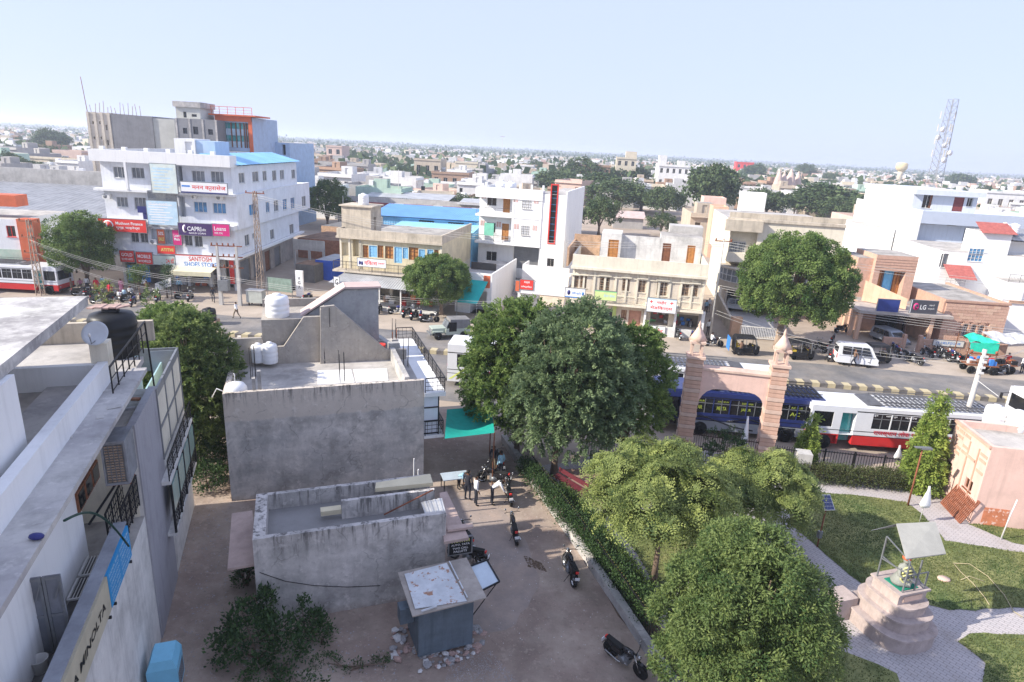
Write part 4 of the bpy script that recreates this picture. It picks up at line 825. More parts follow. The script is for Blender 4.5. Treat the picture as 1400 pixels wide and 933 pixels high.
# ---------------- white four storey corner building
c0 = G(327,397); cl = G(158,396)
cap = T('corner_building','white four storey corner building covered in shop signs, left of the street','building',c0[:2],math.radians(1.5))
CL = cap.F(143,300,0)[0]; CL = min(CL,-14.3); SD = cap.S(408,290,0)[0]
Zs = [3.55,6.8,10.55,13.6,14.75]
WHT = M('white_blue',(.74,.76,.79),.9,.05,.6,.15,12,stain=.14,streak=.2)
op = {}
f3 = [cap.rect(r) for r in [(152.7,228.4,169.6,243.5),(177.9,229.6,195.1,244.3),(260.7,234,278.2,249),(286.7,234.8,304.2,250)]]
f2 = [cap.rect(r) for r in [(157.3,270,172.7,283.7),(181.7,270.5,198,287),(263.3,276.5,281.3,291),(289.5,278.3,307.3,292.7)]]
f1 = [cap.rect(r) for r in [(179.2,317,189.5,331.3),(192,319,202.3,331.8),(252.5,322,262.8,336.4),(266.1,322.8,276.9,337.7)]]
fd = [cap.rect(r) for r in [(242.4,227.6,247.6,252),(243.5,269.3,251.7,297),(226.5,314,237,334),(207,313,215,334)]]
s3 = [cap.rect(r,'r') for r in [(345,234.8,353.6,249),(359.2,234,364.9,247.4),(372.3,233.2,378,247.4),(382.9,232.7,388.6,245.6),(398.6,232.2,403.7,244.3),(326.5,236.6,334.5,250.7)]]
s2 = [cap.rect(r,'r') for r in [(336.6,279,345.9,294.5),(359.7,275.7,364.9,290.6),(370.8,273.9,377.2,289.3),(383.2,272.1,388.8,286.8),(394,270,399.6,285.5),(409.4,268.2,415,282.4)]]
s1 = [cap.rect(r,'r') for r in [(334.8,321,341.2,336.4),(345,318.9,349,326),(369.5,313.8,375.2,327.4),(396,306.8,401.7,320.2)]]
SD2 = max(cap.S(421,290,0)[0],SD+1)
mb = MB(); D = lambda L,d=.14: [(*q,d) for q in L]
mb.walls(CL+.9,-.9,1.4,SD,0,Zs[0]-.15,{'f': [(CL+1.2,0,-13.2,2.8,.9),(-12.9,0,-10.9,2.7,1.2),(-10.6,0,-9.2,2.8,1.2),(-8.9,0,-6.4,2.8,2),(-6.1,0,-3.6,2.8,2.2),(-3.3,0,-1.2,2.8,1.5)],'r': [(3,0,6,2.7,.3),(7,0,9.5,2.7,.3),(11,0,13,2.6,.3),(14.5,0,17,2.6,.3)]},1,top=False)
mb.walls(CL,0,0,SD,Zs[0]+.3,Zs[1],{'f': D(f1)+[(*fd[2],.8),(*fd[3],.5)],'r': D(s1)},0,top=False)
mb.walls(CL+.25,.35,.3,SD2,Zs[1]+.002,Zs[2]-.003,{'f': D(f2)+[(*fd[1],.9)],'r': [(q[0],q[1],q[2],q[3],.14) for q in s2]},0,top=True)
mb.walls(CL+.25,0,.3,SD,Zs[2],Zs[3],{'f': D(f3)+[(*fd[0],.9)],'r': D(s3)},0,top=True,rm=2)
cap.part('wall',mb,[WHT,M('ground_floor_wall',(.42,.37,.33),.9,.12,1,.3,12,stain=.35),K.roof_grime])
mb = MB(); mb.box(CL-.35,.3,-.7,1.4,Zs[0],Zs[0]+.28); mb.box(.0,.5,-.7,SD+.8,Zs[0]+.01,Zs[0]+.27)
mb.box(CL-.35,-9.1,-.55,.3,Zs[1]-.02,Zs[1]+.55); mb.box(-7.0,.2,-.6,.3,Zs[1]-.0,Zs[1]+.5)
mb.box(CL-.3,-8.9,-.55,.32,Zs[2]-.08,Zs[2]+.16); mb.box(-6.7,.35,-.6,.32,Zs[2]-.1,Zs[2]+.14)
mb.box(-.0,.39,.32,SD2,Zs[2]-.0,Zs[2]+.06)
cap.part('floor_slab',mb,K.white_plaster)
mb = MB(); mb.box(CL-.3,.28,-.6,.0,Zs[3]-.05,Zs[4]); mb.box(CL-.3,CL-.1,0,SD,Zs[3],Zs[4]); mb.box(-.0,.28,.0,1.2,Zs[3]-.04,Zs[4]-.01)
for x in (CL+3.4,CL+8.2,-6.6): mb.box(x-.12,x+.12,-.62,-.35,Zs[2]+.16,Zs[3]-.06)
for i in range(6): mb.box(CL+.5+i*2.35,CL+.95+i*2.35,.1,.5,Zs[4]-.2,Zs[4]+.35)
cap.part('parapet',mb,K.white_plaster)
mb = MB(); x0 = cap.F(240,215,3)[0]; x1 = cap.F(268,215,3)[0]; mb.walls(x0,x1,3,7,Zs[3],Zs[4]+1.5,{'f': [(x1-1.1,Zs[3]+.3,x1-.3,Zs[4]+1.2,.15)]}); x2 = cap.F(294,215,3)[0]; mb.box(x1+.01,x2,3.2,7,Zs[3],Zs[4]+1.35,1)
cap.part('stair_room',mb,[K.white_plaster,M('wall_paleblue',(.45,.58,.74),.9,.05,1,.1)])
mb = MB(); a = .0
n = 40
for i in range(n):
    y0 = .6+(SD-.2)*i/n; y1 = y0+(SD-.2)/n; zz = .03*(i % 2)
    mb.add([(-3.5,y0,Zs[4]+.05+zz),(.6,y0,Zs[3]+.15+zz),(.6,y1,Zs[3]+.15+.03*((i+1) % 2)),(-3.5,y1,Zs[4]+.05+.03*((i+1) % 2))],[(0,1,2,3)])
cap.part('roofing_sheet',mb,K.tin_blue_light)
for q in f3: window(cap,q,'f',.3 if True else 0,.14,pane=K.glass_grey,mull=2)
for q in f2: window(cap,q,'f',.3,.14,pane=K.glass_blue if q[0] > -6 else K.glass_grey,mull=2)
for q in f1: window(cap,q,'f',0,.14,pane=K.glass_grey,mull=1,bars=4)
for q in s3+s1: window(cap,q,'r',0,.14,pane=K.glass_grey,mull=1)
for i,q in enumerate(s2): window(cap,q,'r',.35,.14,pane=MATS['glass_blue' if i in (0,1,3,4) else 'glass_grey'],mull=1)
mb = MB(); mb.box(-2.0,-1.6,.3,.7,0,Zs[0]); mb.box(-.35,.05,-.3,.1,0,Zs[0]); [mb.box(CL+x,CL+x+.35,.9,1.35,0,Zs[0]) for x in (.9,3.1,5.6,8.1,10.6)]; cap.part('column',mb,K.off_white)
for x0,x1,m_ in ((.95,3.05,'shutter_blue'),(3.5,5.5,'dark_interior')):
    pass
for i,(y0,y1) in enumerate(((3,6),(7,9.5),(11,13),(14.5,17))):
    mb = MB(); [mb.box(-.9-.2-.02*(j % 2),-.9-.17,y0,y1,j*.13,j*.13+.125) for j in range(20)]; cap.part('shutter',mb,K.shutter if i != 2 else K.wood_brown)
# goods and counters in the shops
mb = MB(); mb.box(-8.7,-6.6,1.5,2.6,0,.9); mb.box(-6.0,-3.8,1.6,2.4,0,.7); cap.part('counter',mb,K.off_white)
GC = ['red_bright','orange_paint','blue_print','off_white','yellow_print','magenta_print']
for i in range(22): mb = MB(); x = R.uniform(-8.6,-1.6); mb.obox((x,R.uniform(1.3,2.2),R.choice([0,.72,.92,1.3])),R.uniform(.25,.6),.3,R.uniform(.2,.5),0); cap.part('goods',mb,MATS[R.choice(GC)])
# signs of the corner building
RR = lambda r: cap.rect(r,'f',-.72)
signboard('red finance signboard with a white round emblem, over the tree',cap,RR((136,300,200.5,317)),-.72,K.red_bright,[('Muthoot Finance',.36,.56,.93,.8,K.white_print),('मुथूट फाइनेन्स',.36,.18,.86,.46,K.white_print)],shapes=[('disc',.09,.12,.31,.88,K.white_print),('disc',.115,.2,.285,.8,K.red_bright),('rect',.15,.3,.18,.68,K.white_print),('rect',.22,.3,.25,.68,K.white_print),('rect',.18,.45,.22,.6,K.white_print)])
signboard('dark purple CAPRI signboard on the white corner building',cap,RR((244.8,305.8,290.6,322)),-.72,K.purple_print,[('CAPRI',.26,.36,.68,.74,K.white_print),('लोन',.7,.38,.82,.62,K.white_print),('GOLD LOAN',.3,.12,.8,.26,K.white_print)],shapes=[('disc',.12,.2,.25,.86,K.white_print),('disc',.155,.3,.265,.82,K.purple_print)])
signboard('magenta pink signboard beside the dark purple one',cap,RR((291.2,306.8,314.2,322.8)),-.72,K.magenta_print,[('Loans',.1,.45,.8,.8,K.white_print),('FOR YOU',.12,.15,.6,.32,K.white_print)])
signboard('white coaching signboard with red Hindi lettering on the third floor',cap,RR((248,250,311,265)),-.72,K.white_print,[('मनन क्लासेज',.24,.24,.97,.84,K.red_bright)],shapes=[('rect',.0,.0,1,.13,K.navy_print),('rect',.02,.55,.2,.7,K.blue_print)])
signboard('white SANTOSH SHOES STORE signboard above the cream awning',cap,cap.rect((240.9,349,298,366.5),'f',-.85),-.85,K.white_print,[('SANTOSH',.32,.53,.86,.88,K.red_paint),('SHOES STORE',.2,.1,.98,.46,K.blue_print)],shapes=[('rect',0,.93,1,1,K.red_bright)])
signboard('pale green signboard with red print left of the shoe store sign',cap,cap.rect((210.5,350,240,362),'f',-.85),-.85,M('pale_green',(.5,.56,.5),.6,.1,1,0),[('24 डॉ',.58,.2,.95,.8,K.red_bright)])
signboard('first red shop banner right of the tree',cap,cap.rect((165,343,184,358),'f',-.8),-.8,K.red_paint,[('GOLD',.1,.5,.9,.8,K.white_print),('SILVER ARTS',.1,.15,.9,.35,K.white_print)])
signboard('second red shop banner above the blue shop front',cap,cap.rect((187,345,209,361),'f',-.8),-.8,K.red_paint,[('MOBILE',.1,.5,.9,.8,K.white_print),('WORLD',.1,.15,.9,.35,K.white_print)])
signboard('orange poster in the first floor opening',cap,cap.rect((216,314,226,333),'f',-.2),-.2,K.orange_paint,[('50%',.15,.6,.85,.85,K.white_print),('SALE',.15,.2,.85,.45,K.yellow_print)])
signboard('pink poster leaning on the first floor balcony',cap,cap.rect((237,315,248.5,335),'f',-.35),-.35,K.magenta_print,[('Loan',.15,.55,.8,.75,K.white_print),('Mela',.15,.3,.8,.5,K.white_print)])
signboard('red orange banner on the first floor railing',cap,cap.rect((216,336,240,347),'f',-.8),-.8,K.red_bright,[('ATITHI',.2,.3,.9,.7,K.yellow_print)])
def pale_lines(n,mat): return [('rect',.06+.03*(i % 3),.08+i*.84/n,.55+.35*((i*7) % 5)/5,.08+(i+.4)*.84/n,mat) for i in range(n)]
signboard('pale cream and blue printed banner covering the upper middle bay',cap,cap.rect((207,224.5,242,264),'f',-.65),-.65,K.cream_print,[('ज्ञान गंगा',.1,.74,.9,.9,K.sky_print)],shapes=pale_lines(8,K.sky_print))
signboard('pale blue printed banner covering the lower middle bay',cap,cap.rect((202,275,243.5,307.5),'f',-.65),-.65,K.sky_print,[('STUDY POINT',.08,.8,.7,.92,K.white_print)],shapes=pale_lines(8,K.white_print))
q = cap.rect((202,263,242,274.5),'f',-.3); mb = MB(); [mb.box(q[0]+(q[2]-q[0])*i/24,q[0]+(q[2]-q[0])*(i+.7)/24,-.33,-.28,q[1],q[3]) for i in range(24)]; cap.part('slatted_screen',mb,K.steel_grey)
signboard('tall red panel beside the entrance at the building corner',cap,cap.rect((314.5,356,321,388),'f',-.3),-.3,K.red_paint,[('OPEN',.2,.7,.8,.8,K.white_print)])
q = cap.rect((176,363,206,393),'f',.8); signboard('bright blue mobile shop front panel',cap,(q[0],.3,q[2],q[3]),.85,K.blue_print,[('SHREE',.3,.86,.7,.95,K.white_print)],shapes=[('rect',.06,.8,.94,.84,K.white_print),('rect',.3,.0,.62,.62,K.dark_interior)])
aw = T('awning','cream cloth awning over the shoe shop front','awning',cap.w(*[(cap.F(227,384,-2.6)[0]+cap.F(290,384,-2.6)[0])/2,-2.6])[:2],cap.yaw,z=0)
wa = (cap.F(290,380,-2.6)[0]-cap.F(229,380,-2.6)[0])/2; aw.part('cloth',MB().hexa([(-wa,0,2.35),(wa,0,2.35),(wa,3.2,3.0),(-wa,3.2,3.0),(-wa,0,2.4),(wa,0,2.4),(wa,3.2,3.05),(-wa,3.2,3.05)]).box(-wa,wa,-.04,-.001,1.95,2.42),K.awning_cream); aw.part('post',MB().box(-wa,-wa+.06,.05,.11,0,2.34).box(wa-.06,wa,.05,.11,0,2.34),K.steel_grey)
ac_unit('air conditioner unit at the left end of the second floor slab',cap,147,262+6,'f',-.02); ac_unit('air conditioner unit under the right end of the third floor slab',cap,301,270,'f',.28); ac_unit('air conditioner unit by the first floor opening',cap,211,330,'f',-.1); ac_unit('round fan outlet unit under the slab above the purple sign',cap,266,268,'f',.28,.5)
setp(cap.part('clothes_line',MB().box(-10.1,-8.8,-.6,-.56,8.3,9.0).box(-9.6,-9.2,-.55,-.5,7.6,8.4),K.navy_print))
# ---------------- wall, gate and sheds in the alley
al = T('boundary_wall','long pale concrete boundary wall at the alley beside the corner building','wall',G(402,366)[:2],math.radians(-12))
al.part('wall',MB().box(0,4.6,0,.22,2.5,3.9).box(0,.25,0,.22,0,2.5).box(2.2,2.5,0,.22,0,2.5).box(4.3,4.6,0,.22,0,2.5),K.concrete_light)
gf = T('fence','green mesh fence panel with posts near the lattice pole','fence',G(366,404)[:2],math.radians(-14)); gf.part('mesh_cloth',MB().box(0,3.2,0,.03,.6,2.1),M('mesh_green',(.2,.27,.23),.9,.2,2,.3)); gf.part('post',MB().box(0,.06,-.05,0,0,2.2).box(3.1,3.16,-.05,0,0,2.2),K.steel_grey)
vg = T('name_board','tall white upright name board at the mouth of the alley','signboard',G(410,407)[:2],math.radians(-8)); vg.part('panel',MB().box(-.42,.42,0,.25,.1,3.0),K.white_print); mb = MB()
for i,ch in enumerate('VGA'): lettering(mb,ch,(-.15,-.01,2.0-.5*i),(1,0,0),(0,0,1),.3,.35)
vg.part('lettering',mb,K.steel_black)
bb = T('utility_box','pale green roadside electrical cabinet on small wheels','cabinet',G(348,419)[:2],math.radians(-5)); bb.part('body',MB().box(-.85,.85,0,.9,.35,1.6),M('cab_green',(.42,.44,.4),.7,.12,1,.2,stain=.3)); bb.part('lid',MB().box(-.9,.9,-.05,.95,1.6,1.68),K.tin_light); bb.part('leg',MB().box(-.7,-.6,.1,.2,0,.35).box(.6,.7,.1,.2,0,.35).box(.6,.7,.7,.8,0,.35).box(-.7,-.6,.7,.8,0,.35),K.steel_black)
def low_building(name,label,cat,A,yaw,w,d,h,mat,roofmat=None,par=.5,op=None,grp=None,parts=None):
    t = T(name,label,cat,A,yaw,grp); mb = MB(); mb.walls(0,w,0,d,0,h,op or {},rm=1); t.part('wall',mb,[mat,roofmat or K.roof_grime])
    if par: mb = MB(); mb.box(0,w,0,.2,h,h+par); mb.box(0,.2,.2,d,h,h+par); mb.box(w-.2,w,.2,d,h,h+par); mb.box(.2,w-.2,d-.2,d,h,h+par); t.part('parapet',mb,mat)
    return t
def corrugated(mb,t,quadpts,n,amp=.04,m=0,thick=0):
    a,b,c,d = [np.array(q,float) for q in quadpts]
    for i in range(n):
        f0,f1 = i/n,(i+.5)/n; f2 = (i+1)/n; up = np.array([0,0,amp])
        p = [a+(b-a)*f0,a+(b-a)*f1+up,a+(b-a)*f2]; q = [d+(c-d)*f0,d+(c-d)*f1+up,d+(c-d)*f2]
        mb.add([*p,*q],[(0,1,4,3),(1,2,5,4)],m)
    return mb
for i,(px,py,w,d,h,m,rm,lb) in enumerate([(408,352,8,9,2.9,'brick_red','rust_tin','low red brick shed with tiled roof behind the alley wall'),(440,335,9,12,3.2,'brick_tan','concrete_dark','dim brick shed beyond the alley wall'),(405,385,2.5,3,2.2,'concrete_dark','rust_tin','dark tin stall in the alley mouth'),(432,382,2.2,5,2.5,'shutter_blue','tin','blue sided stall in the alley mouth')]):
    low_building('shed',lb,'shed',G(px,py)[:2],math.radians(-12),w,d,h,MATS[m],MATS[rm],0)
# ---------------- cream shop house
cr = T('cream_shop_house','old cream two storey shop house with blue doors and brown shutters','building',G(470,412)[:2],math.radians(-9.5))
CW = cr.F(604,345)[0]; c0x = cr.F(465,345)[0]; op = {}
def dz(t,y): return t
rw = {'door': [(465.8,332,477,350)],'niche': [(482,325,490.5,351)]}
bl = [cr.rect(r) for r in [(504.5,336,515.6,352),(539,338,549.6,360),(550.4,338.8,558,354),(572.5,341,581,356.5),(584,341.5,592.5,355)]]
br = [cr.rect(r) for r in [(496,335.5,503.8,352.5),(516.2,336,524.3,352.8),(526.5,337,537.5,354),(559,338.6,571.8,356),(593.5,342,599.5,356)]]
dk = [cr.rect((465.8+1.5,332,477,350)),cr.rect((482,325,490.5,351))]
zt = cr.F(530,324)[1]; zp = cr.F(530,330)[1]; zt = 8.0; zr = 7.1; zf = 3.75
mb = MB(); x1 = max(CW,br[-1][2]+.4)
mb.walls(c0x,x1,0,12.5,zf,zr,{'f': [(*q,.14) for q in bl+br]+[(*dk[0],.3),(*dk[1],.7)]},rm=2)
mb.walls(c0x,x1+.0,.8,12.5,0,zf-.002,{'f': [(c0x+.5+i*2.55,0,c0x+2.7+i*2.55,2.6,2.0) for i in range(int((x1-c0x-.5)/2.55))]},1,top=False)
cr.part('wall',mb,[M('cream_yellow',(.66,.58,.4),.92,.08,.8,.2,12,stain=.22,streak=.3),K.cream_light,K.roof_grime])
mb = MB(); mb.box(c0x-.3,x1+.1,-.35,0,zr-.12,zr+.1); mb.box(c0x-.2,x1+.05,-.3,-.05,zr+.1,zt); mb.box(x1-.15,x1+.05,-.05,12.5,zr,zt); mb.box(c0x-.2,c0x,-.05,12.5,zr,zt)
cr.part('parapet',mb,K.beige_old)
mb = MB(); mb.box(c0x-.3,x1+.1,-1.35,.8,zf-.2,zf); cr.part('balcony',mb,K.beige_old)
mb = MB(); railing(mb,[(c0x-.2,-1.3,zf),(x1,-1.3,zf)],.95,1.4,2,.16,.04); cr.part('railing',mb,K.grille)
mb = MB(); [mb.box(x-.1,x+.1,-.06,-.001,zf,zr-.13) for x in (dk[1][0]-.35,dk[1][2]+.15,br[0][0]-.25,x1-.12,c0x+.1)]; cr.part('pilaster',mb,K.cream_light)
for q in br: window(cr,q,'f',0,.14,frame=K.wood_brown,pane=K.wood_orange,mull=1,trans=2,sill=False,name='shutter')
for q in bl: door(cr,q,'f',0,M('blue_wood',(.24,.5,.72),.6,.1,3,.1),.13,2)
mb = MB(); q0 = cr.F(465,312,1.2)[0]; q1 = cr.F(507,312,1.2)[0]; zst = cr.F(487,283,1.2)[1]
mb.walls(q0+.2,q1,1.2,4.2,zr,zst,{'r': [(1.9,zr+.1,2.7,zr+2.0,.2)]},rm=0); mb.box(q0,q1+.25,1.0,4.4,zst,zst+.14); cr.part('stair_room',mb,K.beige_old)
g_ = cr.w((q0+q1)/2+.4,2.6); tank('white water tank on top of the cream stair room',g_[:2],zst+.15,.55,1.15)
mb = MB(); xa = cr.F(455,378,-3.4)[0]; xb = cr.F(566,385,-3.2)[0]; corrugated(mb,cr,[(xa-.6,-3.4,2.75),(xb,-3.4,2.6),(xb,-.9,3.45),(xa+.3,-.9,3.5)],34,.05)
cr.part('roofing_sheet',mb,K.tin_light)
mb = MB(); [mb.box(xa+.3+i*2.3,xa+.42+i*2.3,-3.2,-3.08,0,2.7) for i in range(int((xb-xa)/2.3)+1)]; mb.box(c0x,x1,-2.6,.8,0,.3); cr.part('veranda',mb,K.off_white)
for i in range(26): mb = MB(); mb.obox((R.uniform(c0x+.6,x1-.6),R.uniform(-1.2,1.6),.3+R.choice([0,0,.5,.9])),R.uniform(.3,.7),.4,R.uniform(.25,.6),0); cr.part('goods',mb,MATS[R.choice(['wood_brown','off_white','blue_print','dark_interior','steel_grey','red_paint','orange_paint'])])
signboard('white banner with red Hindi lettering on the balcony railing',cr,cr.rect((489,354.5,527.5,365),'f',-1.4),-1.4,K.white_print,[('विकास',.24,.2,.7,.85,K.red_bright),('प्रकाशन',.72,.3,.96,.62,K.red_bright)],shapes=[('disc',.04,.15,.12,.7,K.navy_print),('disc',.12,.1,.2,.65,K.navy_print)],thick=.04)
signboard('small white upright board at the shop veranda post',cr,cr.rect((457,379,464,392),'f',-3.3),-3.3,K.white_print,[('G',.2,.2,.8,.8,K.steel_black)],thick=.05)
# ---------------- blue sheet sheds, dome and arcade market behind
bs = T('blue_shed','long blue corrugated metal shed behind the cream shop house, darker roof','shed',cr.w(-3.6,17.2)[:2],cr.yaw,'blue metal sheds')
n = 42; mb = MB(); [mb.box(i*.34,.17+i*.34,-.05,0,0,7.6) for i in range(n)]; mb.box(0,n*.34,.001,7,0,7.55); bs.part('wall',mb,K.tin_blue_light)
mb = MB(); corrugated(mb,bs,[(-.3,-.5,7.65),(14.6,-.5,7.8),(14.6,7,8.7),(-.3,7,8.6)],44,.04); bs.part('roofing_sheet',mb,K.tin_blue)
mb = MB(); [mb.box(6.5+i*4,8.6+i*4,-.1,-.051,6.5,7.4) for i in range(2)]; bs.part('vent_window',mb,K.glass_dark)
b2 = T('blue_shed','nearer blue corrugated metal shed with paler blue roof','shed',cr.w(2.6,13.2)[:2],cr.yaw,'blue metal sheds')
mb = MB(); [mb.box(i*.34,.17+i*.34,-.05,0,0,6.6) for i in range(25)]; mb.box(0,8.5,.001,3.6,0,6.55); b2.part('wall',mb,K.tin_blue_light)
mb = MB(); corrugated(mb,b2,[(-2.2,-.4,6.65),(8.7,-.4,6.75),(8.7,3.8,7.25),(-2.0,3.8,7.15)],30,.04); b2.part('roofing_sheet',mb,M('tin_blue_pale',(.3,.6,.82),.5,.1,.5,.1,8,stain=.1))
pk = low_building('pink_shrine_house','salmon walled building with a white parapet beside the blue sheds','building',cr.w(6.2,26)[:2],math.radians(-9),9.5,6,7.4,K.salmon,K.roof_pale,.25)
dm = T('shrine_dome','pale pink onion dome standing behind the salmon wall','dome',pk.w(4.4,8.4)[:2],0); dm.part('drum',MB().lathe([(1.2,0),(1.2,7.2),(1.35,7.25),(1.35,7.5)],16),K.pink_paint); dm.part('cupola',MB().lathe([(1.1,7.5),(1.5,8.1),(1.55,8.8),(1.25,9.6),(.6,10.2),(.12,10.5),(.06,10.9),(.001,11.1)],18),K.pink_paint)
mk = T('market_arcade','long market arcade with red and white fascia and dark open bays','building',G(465,309)[:2],math.radians(-3.5))
MW = 47; mb = MB(); mb.walls(0,MW,0,14,0,5.0,{'f': [(.4+i*3.9,0,3.9+i*3.9,3.6,3) for i in range(12)]},rm=1); mk.part('wall',mb,[K.concrete_light,K.roof_grime])
for i in range(24): mb = MB(); mb.box(i*MW/24+.02,(i+1)*MW/24-.02,-1.6,-1.35,3.7,5.3); mk.part('fascia_panel',mb,K.off_white if i % 4 == 2 else M('fascia_red',(.33,.1,.1),.8,.15,1,.1,stain=.2))
mb = MB(); mb.box(0,MW,-1.34,0,4.85,5.0); [mb.box(.1+i*3.9,.4+i*3.9,-1.5,-1.25,0,3.7) for i in range(13)]; mb.box(0,MW,2,2.2,5,6.0); mk.part('canopy',mb,K.concrete_light)
mb = MB(); corrugated(mb,mk,[(4,3,6.0),(22,3,6.0),(22,12,6.6),(4,12,6.6)],40,.05); corrugated(mb,mk,[(24,1,5.6),(46,1,5.6),(46,10,6.2),(24,10,6.2)],44,.05); mk.part('roofing_sheet',mb,K.tin_light)
mb = MB(); [mb.obox((R.uniform(1,MW-1),R.uniform(-1,2),0),R.uniform(.5,1.4),.6,R.uniform(.6,1.3)) for i in range(30)]; setp(mk.part('goods',mb,K.off_white),kind='stuff')
# ---------------- white three storey house
wh = T('white_house','white three storey house with brown doors, balconies and a dark glazed strip','building',G(652,392)[:2],math.radians(-13))
wx0 = 0; wx1 = wh.F(741.5,320)[0]; wx2 = wh.F(774,320)[0]; WP = K.white_plaster
zt = wh.F(700,258)[1]; z3 = wh.F(700,263)[1]; zs2 = wh.F(700,296)[1]; zs1 = wh.F(700,333)[1]
op = {}; W3 = [wh.rect(r) for r in [(666,266.5,679,281.5),(714,270,727,285.5)]]; W2_ = [wh.rect(r) for r in [(665,304.5,677.5,318.5),(712.5,308.5,724,321.5)]]; W1_ = [wh.rect((664.5,344,679,358)),wh.rect((747.5,353.5,757.5,365))]
D3 = [wh.rect((688,268,697.5,291))]; D2_ = [wh.rect((686,306,695.5,329))]; SH = wh.rect((701.5,338,736,368.5))
mb = MB(); HH = zt
mb.walls(wx0,wx1,0,14,0,HH-.9,{'f': [(*q,.14) for q in W3+W2_+W1_[:1]+D3+D2_]+[(*SH,.4)]},rm=1)
mb.walls(wx1+.002,wx2,-1.1,14,0,HH-.3,{'f': [(*wh.rect((747.5,353.5,757.5,365),'f',-1.1),.14),(*wh.rect((751.8,253,760.6,333),'f',-1.1),.12)]},rm=1)
wh.part('wall',mb,[WP,K.roof_pale])
mb = MB(); xm = wh.F(701,310,-1)[0]
mb.box(-.15,wx1,-1.2,0,zs2-.1,zs2+.15); mb.box(-.15,wx1,-1.2,0,zs1-.1,zs1+.15); mb.box(-.2,wx1,-1.25,0,zt-1.15,zt); mb.box(-.1,wx1,.0,.2,zt-.9,zt); mb.box(-.1,.1,.2,14,zt-.9,zt); mb.box(wx2-.2,wx2,-1.1,14,zt-.31,zt+.1)
for z0,z1 in ((zs1+.15,zs2-.1),(zs2+.15,zt-1.15)): mb.box(xm-.14,xm+.14,-1.18,-.9,z0,z1); mb.box(-.13,.05,-1.18,0,z0,z0+.0001+.01); mb.box(wx1-.25,wx1,-1.18,-.9,z0,z1); mb.box(xm+.14,wx1-.25,-1.15,-1.05,z0,z1)
for i in range(7): mb.box(.5+i*(wx2-1)/7,.72+i*(wx2-1)/7,.5,.72,zt-.4,zt+.55)
wh.part('balcony',mb,WP)
# the right bay wall stands forward
mb = MB(); W3b = [wh.rect((714,270,727,285.5),'f',-1.05)]; W2b = [wh.rect((712.5,308.5,724,321.5),'f',-1.05)]
W_strip = wh.rect((751.8,253,760.6,333),'f',-1.1)
for q in (W3b+W2b): window(wh,q,'f',-1.22,.12,frame=K.off_white,pane=K.glass_dark,mull=2,bars=5)
for q in (W3[0],W2_[0],W1_[0]): window(wh,q,'f',0,.14,frame=K.off_white,pane=K.glass_dark,mull=1,bars=6)
window(wh,wh.rect((747.5,353.5,757.5,365),'f',-1.1),'f',-1.1,.14,frame=K.off_white,pane=K.glass_dark,mull=1,bars=5)
for q in D3+D2_: door(wh,q,'f',0,K.wood_orange)
mb = MB(); [mb.box(SH[0],SH[2],.3-.02*(j % 2),.36,SH[1]+j*.11,SH[1]+j*.11+.1) for j in range(int((SH[3]-SH[1])/.11))]; wh.part('shutter',mb,K.shutter)
q = W_strip; mb = MB(); mb.box(q[0]+.05,q[2]-.05,-1.02,-.99,q[1]+.05,q[3]-.05); gl = wh.part('glazing',mb,K.glass_dark); mb = MB(); mb.box(q[0]-.08,q[0]+.06,-1.16,-.98,q[1],q[3]); mb.box(q[2]-.06,q[2]+.08,-1.16,-.98,q[1],q[3]); mb.box(q[0]-.08,q[2]+.08,-1.17,-.98,q[1]-.1,q[1]+.04); mb.box(q[0]-.08,q[2]+.08,-1.17,-.98,q[3]-.04,q[3]+.1); wh.part('frame',mb,K.red_paint,gl)
mb = MB(); [mb.box(q[0]+.05,q[2]-.05,-1.04,-1.0,q[1]+(q[3]-q[1])*i/9-.02,q[1]+(q[3]-q[1])*i/9+.02) for i in range(1,9)]; wh.part('glazing_bar',mb,K.glass_blue,gl)
for px,py in ((662,268),(685,268),(705,273),(733,275),(660,305),(682,307),(706,310),(731,312)):
    x,z = wh.F(px,py,-.02 if px < 700 else -1.2); y = 0 if px < 700 else -1.15; mb = MB(); [mb.box(x-.28+i*.32,x-.05+i*.32,y-.03,y-.003,z-.3,z+.3) for i in range(2)]; wh.part('wall_motif',mb,M('motif_pink',(.62,.42,.38),.8,.1,2,.1))
mb = MB(); railing(mb,[(0,-1.15,zs2+.15),(xm,-1.15,zs2+.15)],.8,1.2,3,0,.03); railing(mb,[(0,-1.15,zs1+.15),(xm,-1.15,zs1+.15)],.8,1.2,3,0,.03); wh.part('railing',mb,K.grille)
q = wh.rect((663,309,674,320),'f',-1.25); t = T('cloth','green cloth drying over the balcony rail of the white house','cloth',wh.w((q[0]+q[2])/2,-1.22)[:2],wh.yaw,z=q[1]-.2); t.part('fabric',MB().box(-.6,.6,-.04,.0,.0,1.5),M('mint_cloth',(.2,.55,.4),.9,.1,2,.1))
sx0 = wh.F(697,380,-1.5)[0]; mb = MB(); [mb.box(sx0,sx0+1.9,-1.1-3.3+i*.3,-1.1-3.3+(i+1)*.3+.001*i,0,.17*(i+1)) for i in range(11)]; wh.part('stairs',mb,M('stair_stone',(.38,.36,.35),.9,.1,1,.3))
mb = MB(); x0 = wh.F(714,380,-4)[0]; x1_ = wh.F(778,380,-4)[0]; mb.box(x0,x1_,-4.2,-4.05,0,4.1); mb.box(x0,x0+.15,-4.04,-1.1,0,4.1); mb.box(x0+.15,x1_,-4.04,-1.1,2.9,3.02); wh.part('front_annex',mb,WP)
for i,(px,w_) in enumerate(((660,.6),(672,.65))):
    q = wh.F(px+26,256,3)[0]; tank(['white water tank at the left on the white house roof','white water tank at the right on the white house roof'][i],wh.w(q,3)[:2],zt-.9,.75,1.5)
